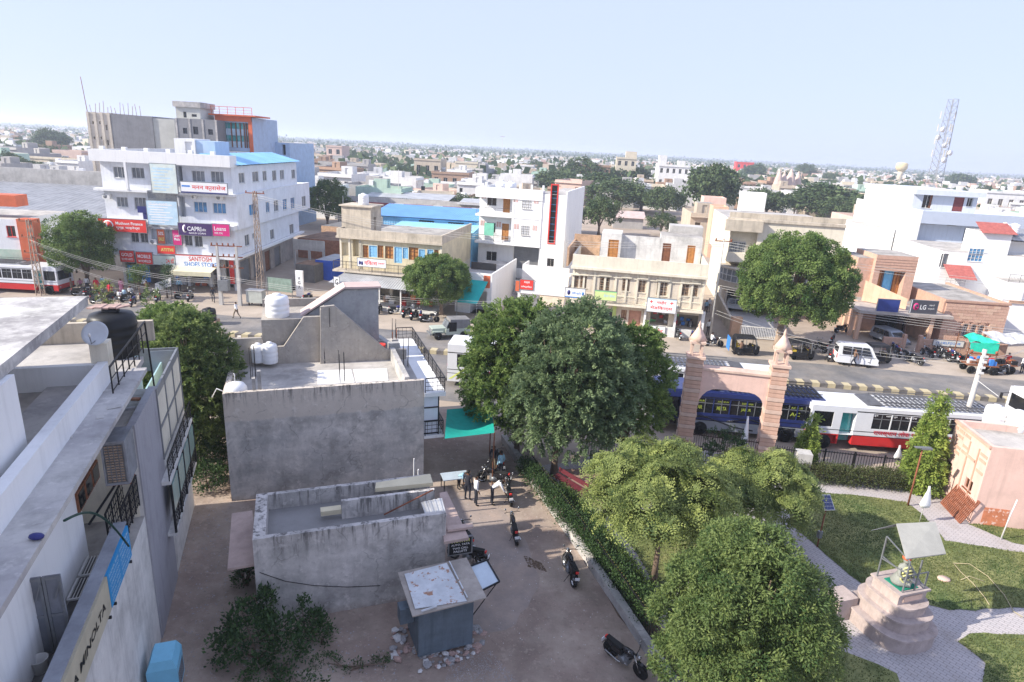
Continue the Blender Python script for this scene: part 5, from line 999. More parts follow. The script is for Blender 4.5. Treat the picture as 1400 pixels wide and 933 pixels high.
# annex shops left of the white house and shop row sign
an = T('white_annex_shop','low whitewashed shop with orange emblem and a teal awning beside the tree','shop',G(640,428)[:2],math.radians(-13))
mb = MB(); aw_ = an.F(672,400)[0]; mb.walls(-1.5,aw_,0,11,0,3.9,{'f': [(.2,0,aw_-.5,2.5,2)]},rm=1); mb.box(-1.5,aw_,0,.15,3.9,4.4); mb.box(aw_-.15,aw_,.15,11,3.9,4.4); an.part('wall',mb,[WP,K.roof_pale])
mb = MB(); mb.box(-1.2,aw_-.8,4.5,4.6,3.9,4.7); an.part('grille_wall',mb,K.grille)
an.part('colour_panel',MB().box(aw_-.9,aw_-.2,-.03,-.003,2.9,4.2),K.orange_paint)
t = T('awning','teal cloth awning sloping down before the low white shop','awning',an.w(aw_-1.6,0)[:2],an.yaw); t.part('cloth',MB().hexa([(-1.3,-2.6,1.7),(.8,-2.6,1.7),(1.2,0,3.6),(-.9,0,3.6),(-1.3,-2.6,1.73),(.8,-2.6,1.73),(1.2,0,3.63),(-.9,0,3.63)]),M('teal_bright',(.015,.42,.38),.7,.1,1,.1)); t.part('pole',MB().bar((-1.3,-2.6,0),(-1.3,-2.6,1.7),.05).bar((.8,-2.6,0),(.8,-2.6,1.7),.05),K.steel_grey)
sr = T('shop_row','single storey shop row with a long white signboard wall, left of the cream house','shop',G(706,436)[:2],math.radians(-11)); sw = sr.F(772,420)[0]
mb = MB(); mb.walls(0,sw,0,3.5,0,2.9,{'f': [(.2,0,sw/2-.1,2.4,1.5),(sw/2+.1,0,sw-.2,2.4,1.5)]},rm=0); mb.box(0,sw,-.5,-.3,2.9,4.15); mb.box(0,sw,-.3,.0,2.88,3.0); sr.part('wall',mb,WP)
mb = MB(); mb.hexa([(sw*.48,-1.8,2.1),(sw,-1.8,2.1),(sw,-.3,2.85),(sw*.48,-.3,2.85),(sw*.48,-1.8,2.14),(sw,-1.8,2.14),(sw,-.3,2.89),(sw*.48,-.3,2.89)]); sr.part('awning',mb,M('cloth_tan',(.5,.4,.3),.9,.1,2,.2))
signboard('small red sign with white Hindi print on the long white board',sr,sr.rect((711,383,729,396),'f',-.52),-.52,K.red_bright,[('शर्मा',.3,.6,.75,.85,K.white_print),('इलेक्ट्रिकल',.1,.15,.9,.4,K.white_print)],thick=.04)
signboard('orange end panel of the white shop signboard',sr,sr.rect((704.8,384,710,398),'f',-.52),-.52,K.orange_paint,[],thick=.04)
# ---------------- ornate cream building with roof rooms
om = T('ornate_cream_building','ornate cream two storey building with carved windows and roof rooms','building',G(779,446)[:2],math.radians(-10.5))
ox1 = om.F(961,400)[0]; zc = om.F(870,372)[1]; zpt = om.F(870,354)[1]; zb = om.F(870,416)[1]; ozd = 15
ow = [om.rect(r) for r in [(781.5,377,791,393.5),(793,377.5,802,394),(819.5,378.5,833.5,398),(850.5,381,861,398.5),(872.5,382.5,883,400.5),(898,385,912.5,405),(931.5,388.5,942,405),(944,389,954.5,406)]]
og = [om.rect(r) for r in [(810,423,836,455),(849,425,856.5,437),(859,426,876,447),(888.8,428.5,914,447),(923.5,431.5,948,448)]]
mb = MB(); og = [(q[0],max(q[1],.1),q[2],q[3]) for q in og]
mb.walls(0,ox1,0,ozd,zb,zc,{'f': [(*q,.18) for q in ow]},rm=1); mb.walls(0,ox1,.35,ozd,0,zb-.003,{'f': [(og[0][0],0,og[0][2],og[0][3],.5),(*og[1],.2),(og[2][0],0,og[2][2],og[2][3],.25),(og[3][0],.9,og[3][2],og[3][3],1.8),(og[4][0],.8,og[4][2]+.6,og[4][3],1.8)]},top=False)
om.part('wall',mb,[M('ornate_cream',(.64,.56,.45),.92,.07,.9,.25,12,stain=.2,streak=.3),K.roof_grime])
mb = MB(); mb.box(-.3,ox1+.25,-.45,0,zc-.12,zc+.12); mb.box(-.2,ox1+.15,-.3,-.1,zc+.12,zpt); mb.box(-.2,0,-.1,ozd,zc+.12,zpt-.02); mb.box(ox1,ox1+.15,-.1,ozd,zc+.12,zpt-.02); om.part('parapet',mb,K.cream_light)
mb = MB(); mb.box(-.2,ox1+.2,-.9,.35,zb-.18,zb); mb.box(0,ox1,-.06,-.003,zb+.6,zb+.7); mb.box(0,ox1,-.12,-.003,zc-.75,zc-.65)
for i in range(13): x = ox1*i/12; mb.box(x-.1,x+.1,-.09,-.004,zb+.005,zc-.13)
for q in ow: mb.box(q[0]-.15,q[2]+.15,-.25,-.01,q[3]+.08,q[3]+.16); mb.box(q[0]+.05,q[2]-.05,-.05,-.003,q[3]+.35,min(q[3]+.85,zc-.8))
om.part('cornice',mb,K.cream_light)
mb = MB(); railing(mb,[(0,-.85,zb),(ox1,-.85,zb)],.6,1.3,1,.13,.03); om.part('railing',mb,K.beige_old)
for i,q in enumerate(ow): window(om,q,'f',0,.18,frame=K.cream_light,pane=M('glass_brown',(.13,.1,.08),.3,.3,2,0),mull=1 if i != 5 else 2,trans=2 if i in (2,5) else 1,bars=0 if i in (0,1,6,7) else 4,grille=K.brick_tan)
mb = MB(); [mb.box(og[0][0],og[0][2],.75-.02*(j % 2),.8,j*.12,j*.12+.11) for j in range(int(og[0][3]/.12))]; om.part('shutter',mb,M('shutter_dark',(.07,.075,.09),.5,.1,1,0))
window(om,og[1],'f',.35,.2,frame=K.wood_brown,pane=K.brick_tan); door(om,(og[2][0],.05,og[2][2],og[2][3]),'f',.35,M('door_salmon',(.5,.27,.19),.7,.1,2,.1),.2)
mb = MB(); q = om.rect((806,411,842,421),'f',.3); mb.box(q[0],q[2],.2,.34,0+2.6,zb-.2); mb.box(q[0]-.1,q[0]+.25,.15,.34,0,2.6); mb.box(q[2]-.25,q[2]+.1,.15,.34,0,2.6); om.part('shop_surround',mb,M('lime_green',(.5,.6,.2),.8,.1,1,.1))
mb = MB(); mb.box(og[3][0]-.6,og[3][2]+.7,-.5,.3,0,.9); mb.box(og[4][0],og[4][2],-.1,.34,0,.8); om.part('counter',mb,K.off_white)
mb = MB(); mb.box(og[3][0]-.65,og[3][0]-.45,-.4,.34,0,3.2); mb.box(og[3][2]+.5,og[3][2]+.7,-.4,.34,0,3.2); mb.box(og[4][2]+.7,og[4][2]+1.0,-.2,.34,0,zb-.2); om.part('pier',mb,K.white_plaster)
for i in range(18): mb = MB(); b = R.choice((og[3],og[4])); mb.obox((R.uniform(b[0]+.1,b[2]-.1),R.uniform(1.2,1.9),R.choice([.9,1.3,1.8])),.35,.2,R.uniform(.2,.4)); om.part('goods',mb,MATS[R.choice(['off_white','blue_print','red_bright','white_print','green_print'])])
signboard('white medical shop signboard with red crosses and Hindi lettering',om,om.rect((884.5,408.5,924.5,427),'f',-.95),-.95,K.white_print,[('नाहेर',.32,.56,.66,.86,K.red_bright),('मेडिकल्स',.12,.12,.88,.46,K.red_bright)],shapes=[('rect',.08,.7,.2,.76,K.red_bright),('rect',.125,.62,.155,.85,K.red_bright),('rect',.78,.7,.9,.76,K.red_bright),('rect',.825,.62,.855,.85,K.red_bright),('rect',0,.93,1,1,K.sky_print)])
signboard('small white counter board with red print at the medical shop',om,om.rect((884.5,446,909,457.5),'f',-.55),-.55,K.white_print,[('नाहेर',.2,.2,.9,.75,K.red_bright)],thick=.04)
signboard('white and blue signboard at the left end of the ornate building',om,om.rect((773,394.5,800,407),'f',-.95),-.95,K.white_print,[('शिव स्टोर',.34,.3,.8,.65,K.blue_print)],shapes=[('disc',.1,.25,.26,.8,K.navy_print),('rect',0,0,1,.1,K.blue_print),('disc',.84,.3,.95,.7,K.blue_print)])
signboard('yellow green signboard above the dark shutter',om,om.rect((813,398,843,410.5),'f',-.95),-.95,M('lime_print',(.6,.7,.3),.6,.1,1,0),[('हेयर केयर',.42,.3,.93,.7,K.sky_print)],shapes=[('rect',.0,.9,1,1,K.green_print)])
# roof rooms
mb = MB(); yr = 5.5; za = zc+.15; X = lambda px,py=330,y=yr: om.F(px,py,y)[0]; Z = lambda px,py,y=yr: om.F(px,py,y)[1]
rd = [om.rect((831.5,328,845.5,348),'f',yr-.8),om.rect((905.5,333,917,353),'f',yr),om.rect((939,336,950,356),'f',yr)]
rd = [(q[0],za-.1,q[2],max(q[3],za+1.6)) for q in rd]
xr0,xr1,xr2 = X(850),X(903),X(961); zt1 = Z(880,324)
mb.walls(X(822,330,yr-.8),X(849.5,330,yr-.8),yr-.8,yr+2.6,zc,Z(836,319,yr-.8),{'f': [(*rd[0],.14)]},rm=0); mb.box(xr0+.01,xr1,yr,yr+.22,zc,zt1); mb.walls(xr1+.01,xr2,yr-.001,yr+3.5,zc,zt1+.3,{'f': [(*rd[1],.14),(*rd[2],.14)]},rm=1)
om.part('roof_room',mb,[K.white_plaster_old,K.roof_grime])
door(om,rd[0],'f',yr-.8,K.wood_orange); door(om,rd[1],'f',yr,K.wood_brown); door(om,rd[2],'f',yr,K.wood_orange)
mb = MB(); xb0 = X(785,330,yr+1); xb1 = X(821,330,yr+1); mb.box(xb0,xb1,yr+1,yr+1.2,zc,Z(803,321,yr+1)); mb.box(xb0,xb0+.2,.0,yr+1,zc,Z(785,322,yr+1)-.4); om.part('brick_wall',mb,K.brick_tan)
mb = MB(); mb.box(X(915,320,yr+3.6),X(961,320,yr+3.6),yr+3.6,yr+6,zc,Z(938,310,yr+3.6)); om.part('roof_room',mb,K.concrete_light)
# ---------------- modern concrete house with curved balcony
mo_ = T('modern_house','modern pale concrete house with curved balcony above a dark carport','building',G(983,425)[:2],math.radians(-9))
mx1 = mo_.F(1065,380)[0]; ztm = mo_.F(1010,302)[1]; zf1 = mo_.F(1000,352)[1]; rec = mo_.rect((990,316.5,1034.5,346.5)); gw = mo_.rect((997.5,330.5,1019.5,345),'f',.9)
mb = MB(); mb.walls(0,mx1+6,0,16,zf1-.5,ztm,{'f': [(*rec,.9)]},rm=1); mb.walls(.4,mx1+6,2.6,16,0,zf1-.5,{'f': [(.8,0,5.0,3.0,4)]},top=False); mo_.part('wall',mb,[K.cream_light,K.roof_pale])
window(mo_,gw,'f',.78,.12,frame=K.off_white,pane=K.glass_grey,bars=8,grille=K.off_white)
mb = MB(); mb.box(-.5,mx1+6,-.2,.0,ztm,ztm+.3); mb.box(rec[0]-.2,rec[2]+.3,-.7,-.001,rec[3]+.05,rec[3]+1.3); mb.box(-.3,mx1+6,.2,.4,ztm+.3,ztm+.9); mo_.part('parapet',mb,K.beige_old)
cx_,r_o = 5.2,5.6; zb0 = mo_.F(1000,397,-1)[1]; zb1 = mo_.F(1000,386,-1)[1]; zb2 = mo_.F(1000,369,-1)[1]
arc = [(cx_+r_o*math.cos(a),1.6-r_o*.75*math.sin(a)) for a in np.linspace(math.pi,math.pi*.15,18)]
mb = MB(); mb.prism(arc+[(cx_+r_o*.9,2.6),(cx_-r_o,2.6)],zb0,zb0+.2);
for i in range(17):
    a,b = arc[i],arc[i+1]; mb.hexa([(a[0],a[1],zb0+.2),(b[0],b[1],zb0+.2),(b[0],b[1]+.15,zb0+.2),(a[0],a[1]+.15,zb0+.2),(a[0],a[1],zb1),(b[0],b[1],zb1),(b[0],b[1]+.15,zb1),(a[0],a[1]+.15,zb1)])
mb.prism([(p[0],p[1]-.2) for p in arc]+[(cx_+r_o*.9,2.6),(cx_-r_o,2.6)],zb2,zb2+.15); mo_.part('balcony',mb,K.beige_old)
mb = MB()
for i in range(17):
    a,b = arc[i],arc[i+1]; mb.hexa([(a[0],a[1]+.08,zb1),(b[0],b[1]+.08,zb1),(b[0],b[1]+.1,zb1),(a[0],a[1]+.1,zb1),(a[0],a[1]+.08,zb2),(b[0],b[1]+.08,zb2),(b[0],b[1]+.1,zb2),(a[0],a[1]+.1,zb2)])
mo_.part('pane',mb,K.glass_grey); mb = MB()
for i in range(18): mb.bar((*arc[i],zb1),(*arc[i],zb2),.07)
for z in (zb1,(zb1+zb2)/2,zb2-.03):
    for i in range(17): mb.bar((*arc[i],z),(*arc[i+1],z),.06)
mo_.part('pane_frame',mb,K.off_white)
mb = MB(); mb.box(.42,.55,-.6,2.6,0,zb0); mb.box(5.3,5.5,-1.5,2.6,0,zb0); mo_.part('pier',mb,K.beige_old)
rw_ = T('ramp_wall','low tan wall sloping along the alley towards the road, ending in a gate post','wall',(0,0)); mb = MB()
a = G(978,425); b = G(1001,458); dv = (b-a)[:2]; n_v = np.array([-dv[1],dv[0]])/np.hypot(*dv)*.12
mb.hexa([(*(a[:2]-n_v),0),(*(b[:2]-n_v),0),(*(b[:2]+n_v),0),(*(a[:2]+n_v),0),(*(a[:2]-n_v),2.2),(*(b[:2]-n_v),1.3),(*(b[:2]+n_v),1.3),(*(a[:2]+n_v),2.2)]); rw_.part('wall',mb,K.beige_old)
p = G(1004,458); rw_.part('gate_post',MB().box(p[0]-.5,p[0]+.5,p[1]-.3,p[1]+.3,0,1.9),K.salmon)
cg = T('courtyard_gate','white metal courtyard gate before the modern house','gate',G(1010,462)[:2],math.radians(-9)); mb = MB(); [mb.box(i*.16,i*.16+.04,0,.04,.1,1.3) for i in range(26)]; mb.box(0,4.2,-.01,.05,.1,.18); mb.box(0,4.2,-.01,.05,1.2,1.28); cg.part('leaf',mb,K.off_white)
sheet('courtyard',[(985,425),(1055,430),(1060,462),(1003,460)],.02,K.concrete_light)
# house behind the modern one: roof cabin, chimney block
for args in (('roof_cabin','white cabin on the flat roof behind the modern concrete house','cabin',(1007,320),5.5,4,9.6,'white_plaster'),('stair_tower','salmon stair tower rising between the ornate and modern houses','tower',(966,352),2.6,5,8.8,'salmon'),('salmon_block','tan brick faced block with flat top left of the modern house','building',(955,330),4.5,6,9.0,'pink_paint')):
    n,lb,ct,(px,py),w_,d_,h_,m_ = args; low_building(n,lb,ct,G(px,py)[:2],math.radians(-9),w_,d_,h_,MATS[m_],K.roof_pale,.25)
# ---------------- big white house on the right
bw = T('big_white_house','large white house with blank sunlit side wall and long balconies, at the right','building',G(1259.5,287.5,11.6)[:2],math.radians(-7.5))
BD = 24; bz = 11.6; bt = bw.F(1300,252,3)[1]
mb = MB(); z_b1 = bw.F(1300,308,0)[1]; z_b0 = bw.F(1300,291,0)[1]
top_op = [bw.rect(r,'f',3.2) for r in [(1262,262,1275,285),(1303,270,1317,289.5),(1322,271,1330,283)]]; top_op = [(q[0],max(q[1],z_b0-1.0),q[2],q[3]) for q in top_op]
lv2 = [bw.rect(r,'f',1.4) for r in [(1317,311.5,1330.5,331),(1260,303,1266,306.5),(1273,303.5,1278.5,307),(1295,305,1308,309)]]
TX = bw.F(1340,262,3.2)[0]
mb.walls(0,34,1.4,BD,0,z_b0-.8,{'f': [(*q,.2) for q in lv2]+[(*bw.rect((1251,337,1278,352),'f',1.4),.8)]},m=1,rm=0)
mb.walls(-.02,TX,3.2,BD-3,z_b0-.8,bz+2.0,{'f': [(*q,.3) for q in top_op]},m=1,rm=0)
mb.box(-.03,.3,-.012,BD+.01,0,bz); mb.box(-.15,TX+.5,2.4,BD-2.5,bz+2.0,bz+2.7,1); mb.box(-.025,0.0,3.21,BD-3.01,z_b0-.8,bz+2.0)
bw.part('wall',mb,[M('white_bright',(.82,.82,.81),.85,.03,.7,.1,12,stain=.05,streak=.08),M('front_shade_white',(.6,.64,.7),.9,.05,.7,.1,12,stain=.12,streak=.2)])  # front is the same white, its bluish shade put into the colour
mb = MB(); mb.box(.3,34,-.0,1.4,z_b1,z_b0); mb.box(.3,34,-.0,1.4,z_b1-4.0,z_b1-2.6); bw.part('balcony',mb,M('balcony_shade_blue',(.44,.49,.58),.9,.05,.7,.1,stain=.15))  # balcony bands carry the shade of the front in their colour
for i,q in enumerate(top_op): (door if i == 1 else window)(bw,q,'f',3.2,*([M('door_maroon',(.2,.05,.05),.6,.1,2,.1)] if i == 1 else []),**({} if i == 1 else dict(depth=.28,pane=K.glass_dark)))
for q in lv2: window(bw,q,'f',1.4,.18,pane=K.glass_grey)
door(bw,bw.rect((1271,263,1275,285),'f',3.3),'f',3.3,K.wood_brown)
mb = MB(); q = bw.rect((1251,337,1278,352),'f',1.4); [mb.box(q[0]+(q[2]-q[0])*i/14,q[0]+(q[2]-q[0])*i/14+.05,1.3,1.34,q[1],q[3]) for i in range(15)]; bw.part('grille',mb,K.grille)
bw.part('sun_visor',MB().box(q[0]+1.5,q[0]+4.5,.9,1.2,q[1]-.2,q[1]+.6),K.tin_blue_light)
low_building('white_rear_house','white blank rear block left of the tall sunlit wall','building',bw.w(-4.5,6)[:2],bw.yaw,4.2,12,8.2,K.white_plaster,K.roof_pale,.2)
# ---------------- stone faced showroom
lg = T('stone_showroom','pink sandstone block faced showroom with deep entrance and canopy','building',G(1281,469)[:2],math.radians(-3.5))
sx1 = lg.F(1375,440)[0]; szt = lg.F(1335,414)[1]
arcw = [lg.rect(r) for r in [(1314,442,1322.5,465),(1325.5,443,1334,465),(1336,444,1344.5,465)]]; arcw = [(q[0],max(.9,q[1]),q[2],q[3]) for q in arcw]
ex0 = lg.F(1186,455)[0]; mb = MB()
mb.walls(0,sx1,.12,11,0,szt-.1,{'f': [(q[0],q[1],q[2],q[3],.3) for q in arcw]},rm=1); mb.walls(ex0,-.003,3.4,11,0,3.2,{'f': [(ex0+2.2,0,-1.6,2.6,2.5)]},rm=1)
lg.part('wall',mb,[K.pink_stone,K.roof_grime])
# facing of separate stone blocks on the right wing
bw_,bh_ = .62,.3; rows = int(szt/bh_); cnt = 0
bm = [MB().box(0,bw_-.02,-.03,.118,0,bh_-.02).mesh('stone_block',M('stone_block_a',(.56,.36,.27),.9,.1,3,.4)),MB().box(0,bw_-.02,-.02,.118,0,bh_-.02).mesh('stone_block',M('stone_block_b',(.48,.3,.22),.9,.1,3,.4)),MB().box(0,bw_-.02,-.04,.118,0,bh_-.02).mesh('stone_block',M('stone_block_c',(.6,.41,.3),.9,.1,3,.4))]
wallo = lg.o
for r in range(rows):
    x = -(r % 2)*bw_/2
    while x < sx1-.05:
        a0,a1,z0 = max(x,0),min(x+bw_,sx1),r*bh_
        hit = any(a1 > q[0]-.02 and a0 < q[2]+.02 and z0+bh_ > q[1] and z0 < q[3] for q in arcw)
        if not hit and a1-a0 > .1:
            o = link('stone_block',bm[R.choice((0,0,1,2))],lg.o,(a0,0,z0)); o.scale = ((a1-a0)/bw_,1,1); cnt += 1
        x += bw_
mb = MB()
for q in arcw:
    c = (q[0]+q[2])/2; rr = (q[2]-q[0])/2
    for i in range(8):
        a = math.pi*i/7; mb.obox((c+math.cos(a)*(rr+.06),-.0,q[3]-rr+math.sin(a)*(rr+.06)-.1),.16,.12,.2)
    mb.box(q[0]-.08,q[0],-.05,.1,q[1],q[3]-rr); mb.box(q[2],q[2]+.08,-.05,.1,q[1],q[3]-rr); mb.box(q[0]-.15,q[2]+.15,-.1,.1,q[1]-.1,q[1])
lg.part('arch_trim',mb,K.stone_block_b)
for q in arcw: window(lg,q,'f',.1,.25,pane=K.glass_grey,mull=1,trans=2)
mb = MB(); mb.box(-.2,sx1+.1,-.06,.11,szt-.1,szt+.12); mb.box(sx1-.2,sx1+.08,.11,11,szt-.1,szt+.1); mb.box(-.2,0,.11,11,3.2,szt+.12); lg.part('parapet',mb,K.stone_block_b)
cz = lg.F(1260,434,-1.0)[1]; cx0 = lg.F(1173,440,-1.0)[0]; mb = MB(); mb.hexa([(cx0,-1.0,cz),(.4,-1.0,cz-.05),(.4,3.4,cz),(cx0,3.4,cz+.05),(cx0,-1.0,cz+.3),(.4,-1.0,cz+.25),(.4,3.4,cz+.3),(cx0,3.4,cz+.35)]); lg.part('canopy',mb,M('canopy_stone',(.42,.37,.33),.9,.12,1,.3,stain=.25))
mb = MB(); [mb.box(cx0+.1,cx0+.45,-.8+i*1.5,-.4+i*1.5,0,cz) for i in range(3)]; mb.box(-1.5,-1.1,-.6,3.4,0,cz-.06); lg.part('pillar',mb,K.salmon)
mb = MB(); mb.box(ex0+2.3,-1.7,5.2,5.3,0,2.6); lg.part('glazing',mb,K.glass_dark)
mb = MB(); [mb.box(ex0+2.2+i*1.5,ex0+2.28+i*1.5,3.45,3.55,0,2.6) for i in range(int((-1.7-ex0-2.2)/1.5)+1)]; mb.box(ex0+2.2,-1.6,3.44,3.56,2.0,2.08); lg.part('entrance_frame',mb,K.steel_black)
# upper stair room of the showroom, lower roof parapets
ux0 = lg.F(1193,380,5)[0]; ux1 = lg.F(1250,380,5)[0]; uz = lg.F(1225,350,5)[1]; ud = lg.rect((1212,371,1224.5,395),'f',5); up_ = [lg.rect(r,'f',5) for r in [(1201,369,1211,391),(1226,372,1236,396)]]
mb = MB(); mb.walls(ux0,ux1,5,10,3.2,uz,{'f': [(up_[0][0],3.5,up_[1][2],ud[3],.9)]},rm=1); mb.walls(ux0-1.6,ux0-.003,5.6,10.5,0,uz-.5,{},rm=1); lg.part('stair_room',mb,[K.stone_block_a,K.roof_grime])
mb = MB(); [mb.box(ux0-.04,ux1+.04,4.96,4.999,3.4+i*.3,3.4+i*.3+.02) for i in range(int((uz-3.4)/.3)) if 3.4+i*.3 > ud[3]]; lg.part('course_line',mb,K.stone_block_b)
door(lg,(ud[0],3.5,ud[2],ud[3]),'f',5.7,M('door_sky',(.2,.55,.8),.6,.1,2,0));
for q in up_: window(lg,(q[0],3.5,q[2],ud[3]),'f',5.7,.15,frame=K.wood_brown,pane=K.wood_orange,sill=False,name='shutter')
mb = MB(); x0 = lg.F(1190,405,2)[0]; x1_ = lg.F(1233,425,1)[0]
mb.hexa([(x0,3.5,3.2),(x1_,.4,3.2),(x1_,.62,3.2),(x0,3.72,3.2),(x0,3.5,5.4),(x1_,.4,4.3),(x1_,.62,4.3),(x0,3.72,5.4)]); lg.part('sloped_parapet',mb,K.salmon)
signboard('plain navy blue signboard on the showroom canopy',lg,lg.rect((1199,409.5,1228.5,427),'f',-.6),-.6,M('board_navy',(.03,.05,.22),.5,.08,1,0),[])
s_lg = signboard('dark grey LG signboard with a round pink emblem on the canopy',lg,lg.rect((1244,411,1281,428.5),'f',-.6),-.6,M('board_grey',(.07,.07,.085),.5,.08,1,0),[('LG',.36,.3,.58,.66,K.white_print),('एक्स डी',.68,.58,.88,.74,K.off_white),('मार्केटिंग',.66,.3,.9,.46,K.off_white)],shapes=[('disc',.1,.22,.31,.78,K.magenta_print),('disc',.14,.32,.27,.68,M('board_grey')),('rect',.2,.42,.3,.48,K.magenta_print),('rect',.0,.0,.03,1,K.white_print)])
# boundary wall of the showroom with separate stones left to the material, gate opening and small banners
yw = -4.2; bdw = T('boundary_wall','low pink stone boundary wall before the showroom','wall',lg.w(-4.5,yw)[:2],lg.yaw); mb = MB(); mb.box(-3,-1.2,0,.25,0,1.3); mb.box(.6,8.5,0,.25,0,1.35); mb.box(.3,.6,-.05,.3,0,1.7); mb.box(-1.2,-.9,-.05,.3,0,1.7); bdw.part('wall',mb,K.stone_block_b)
for i,(x0,x1,lb) in enumerate(((1.6,4.4,'long pale banner hung on the stone boundary wall'),(4.9,6.6,'short pale blue banner hung on the stone boundary wall'))):
    signboard(lb,bdw,(x0,.85,x1,1.4),-.03,MATS['off_white' if i == 0 else 'sky_print'],[('IT HELPZONE',.1,.3,.9,.7,K.blue_print)],thick=.03)
# ---------------- villa at the far right
vi = T('villa','white and salmon villa with red tiled porch roofs and balcony rails','building',G(1345,447)[:2],math.radians(-9))
vx0 = vi.F(1285,370,6)[0]
mb = MB(); mb.walls(vx0,14,6,18,0,7.6,{'f': [(*vi.rect((1285.5,347,1296,366),'f',6),.15),(*vi.rect((1324,340,1345,358),'f',6),.15)]},rm=1); mb.walls(2.5,16,2.5,5.99,0,5.0,{'f': [(4.5,2.9,6.3,4.6,.5),(7,2.9,9.5,4.6,.5)]},rm=1)
mb.walls(.6,3.9,6.5,10.5,7.6,10.2,{},rm=1); mb.walls(3.903,14,7.5,14,7.6,9.2,{'f': [(4.4,7.7,8,9.0,.8)]},rm=1); vi.part('wall',mb,[K.white_bright,K.roof_pale])
mb = MB(); mb.box(3.2,6.6,2.3,2.48,2.6,2.9); mb.box(6.4,6.9,2.2,2.49,0,5.3); mb.box(9.6,10.2,2.2,2.49,0,5.2); vi.part('pilaster',mb,K.salmon)
window(vi,vi.rect((1285.5,347,1296,366),'f',6),'f',6,.15,pane=K.glass_grey,bars=3); window(vi,vi.rect((1324,340,1345,358),'f',6),'f',6,.15,pane=K.glass_blue,mull=3,trans=3)
RT = M('roof_tile_red',(.42,.13,.11),.8,.15,3,.3)
def tiled(mb,a,b,c,d,n=9):
    a,b,c,d = map(np.array,(a,b,c,d))
    for i in range(n):
        p = [a+(d-a)*i/n,b+(c-b)*i/n,b+(c-b)*(i+1)/n+np.array([0,0,.0]),a+(d-a)*(i+1)/n]; q = [v+np.array([0,0,.07 if k < 2 else .03]) for k,v in enumerate(p)]; mb.hexa(p+q)
mb = MB(); q = vi.rect((1303,368,1334,382),'f',4.4); xq0,xq1,zq = q[0],q[2],q[1]; tiled(mb,(xq0-.3,4.3,zq),(xq1+.3,4.3,zq-.05),(xq1,6,zq+1.4),(xq0-.6,6,zq+1.4)); tiled(mb,(.3,6.0,10.1),(4.2,6.0,10.1),(4.0,8.5,11.2),(.5,8.5,11.2)); tiled(mb,(6.3,0.2,2.5),(16,0.2,2.4),(16,2.5,3.3),(6.3,2.5,3.3)); vi.part('tiled_roof',mb,RT)
mb = MB(); corrugated(mb,vi,[(4.2,6.5,9.4),(14,6.5,9.3),(14,13,10.3),(4.2,13,10.4)],20,.05); vi.part('roofing_sheet',mb,K.tin)
window(vi,(xq0+.1,zq-1.1,xq1-.1,zq-.15),'f',5.95,.1,pane=K.glass_blue,mull=3,trans=2,sill=False)
mb = MB(); railing(mb,[(2.6,2.5,5.0),(9.6,2.5,5.0)],.9,1.2,2,.15,.03); railing(mb,[(6.4,5.7,7.6),(16,5.7,7.6)],.9,1.2,2,0,.03); mb.bar((2.3,2.2,2.9),(6.5,2.2,2.9),.04); vi.part('railing',mb,K.grille)
mb = MB(); mb.box(-1.5,16,-2.6,-2.4,0,1.9); mb.box(-1.5,-1.3,-2.4,6,0,1.9); vi.part('compound_wall',mb,K.white_plaster)
for i,(px,lb) in enumerate(((1374,'left white tank on the villa roof'),(1388,'right white tank on the villa roof'))): g_ = vi.F(px,308,9)[0]; tank(lb,vi.w(g_,9)[:2],10.0,.6,1.2)
# ---------------- upper left background group
gc = T('unfinished_building','tall unfinished grey block building with reinforcement rods on top','building',G(155,255,0)[:2]*0+np.array([-86,118.]),math.radians(4));
gx1 = gc.F(241,200)[0]; gx0 = gc.F(156,200)[0]; gzt = gc.F(200,159)[1]; o_ = [gc.rect(r) for r in []]
mb = MB(); mb.box(gx0,gc.F(212,200)[0],0,14,0,gzt,0); mb.box(gc.F(212,200)[0]+.003,gx1,.2,12,0,gzt-.3,1)
lw = []
lx = gc.F(123,200,0)[0]; lr = [gc.rect(r) for r in [(125.5,166,128,170),(135,166,137,170),(138.5,171,141,178),(144,171,146.5,178),(149.5,167,151.5,171),(127.5,187,130,191),(137,187,139,191),(141,192,143.5,199),(146,192,148.5,199),(151.5,187,153.5,191),(129.5,207,132,211)]]
mb.walls(lx,gx0-.003,.1,13,0,gzt+.2,{'f': [(*q,.5) for q in lr]},2,rm=2)
gc.part('wall',mb,[M('cement_dark',(.24,.24,.25),.95,.1,.5,.3,10,stain=.2,streak=.25),M('cement_pale',(.5,.5,.46),.95,.08,.5,.2,10),M('cement_cream',(.6,.54,.45),.95,.1,.5,.3,10,stain=.25)])
mb = MB(); [mb.tube([(x,.6,gzt),(x+R.uniform(-.2,.2),.6,gzt+R.uniform(.8,2.2))],.04,4) for x in np.linspace(lx,gx0+5,14)]; mb.tube([(lx+.1,.5,gzt),(lx-.3,.5,gzt+6)],.06,4); gc.part('rebar',mb,K.rust)
mb = MB(); [mb.box(x-.2,x+.2,-.05,.1,0,gzt+.25) for x in np.linspace(lx+.3,gx0-.3,4)]; gc.part('column',mb,K.cement_cream)
g2 = T('grey_block_building','dark grey building with small windows and a stepped roof room','building',(-62,112.),math.radians(2)); a0 = g2.F(242,180)[0]; a1 = g2.F(296,180)[0]; zt2 = g2.F(270,163)[1]; wq = [g2.rect(r) for r in [(250,175,256,183),(264,173.5,271,184),(284.5,177,291,184.5)]]
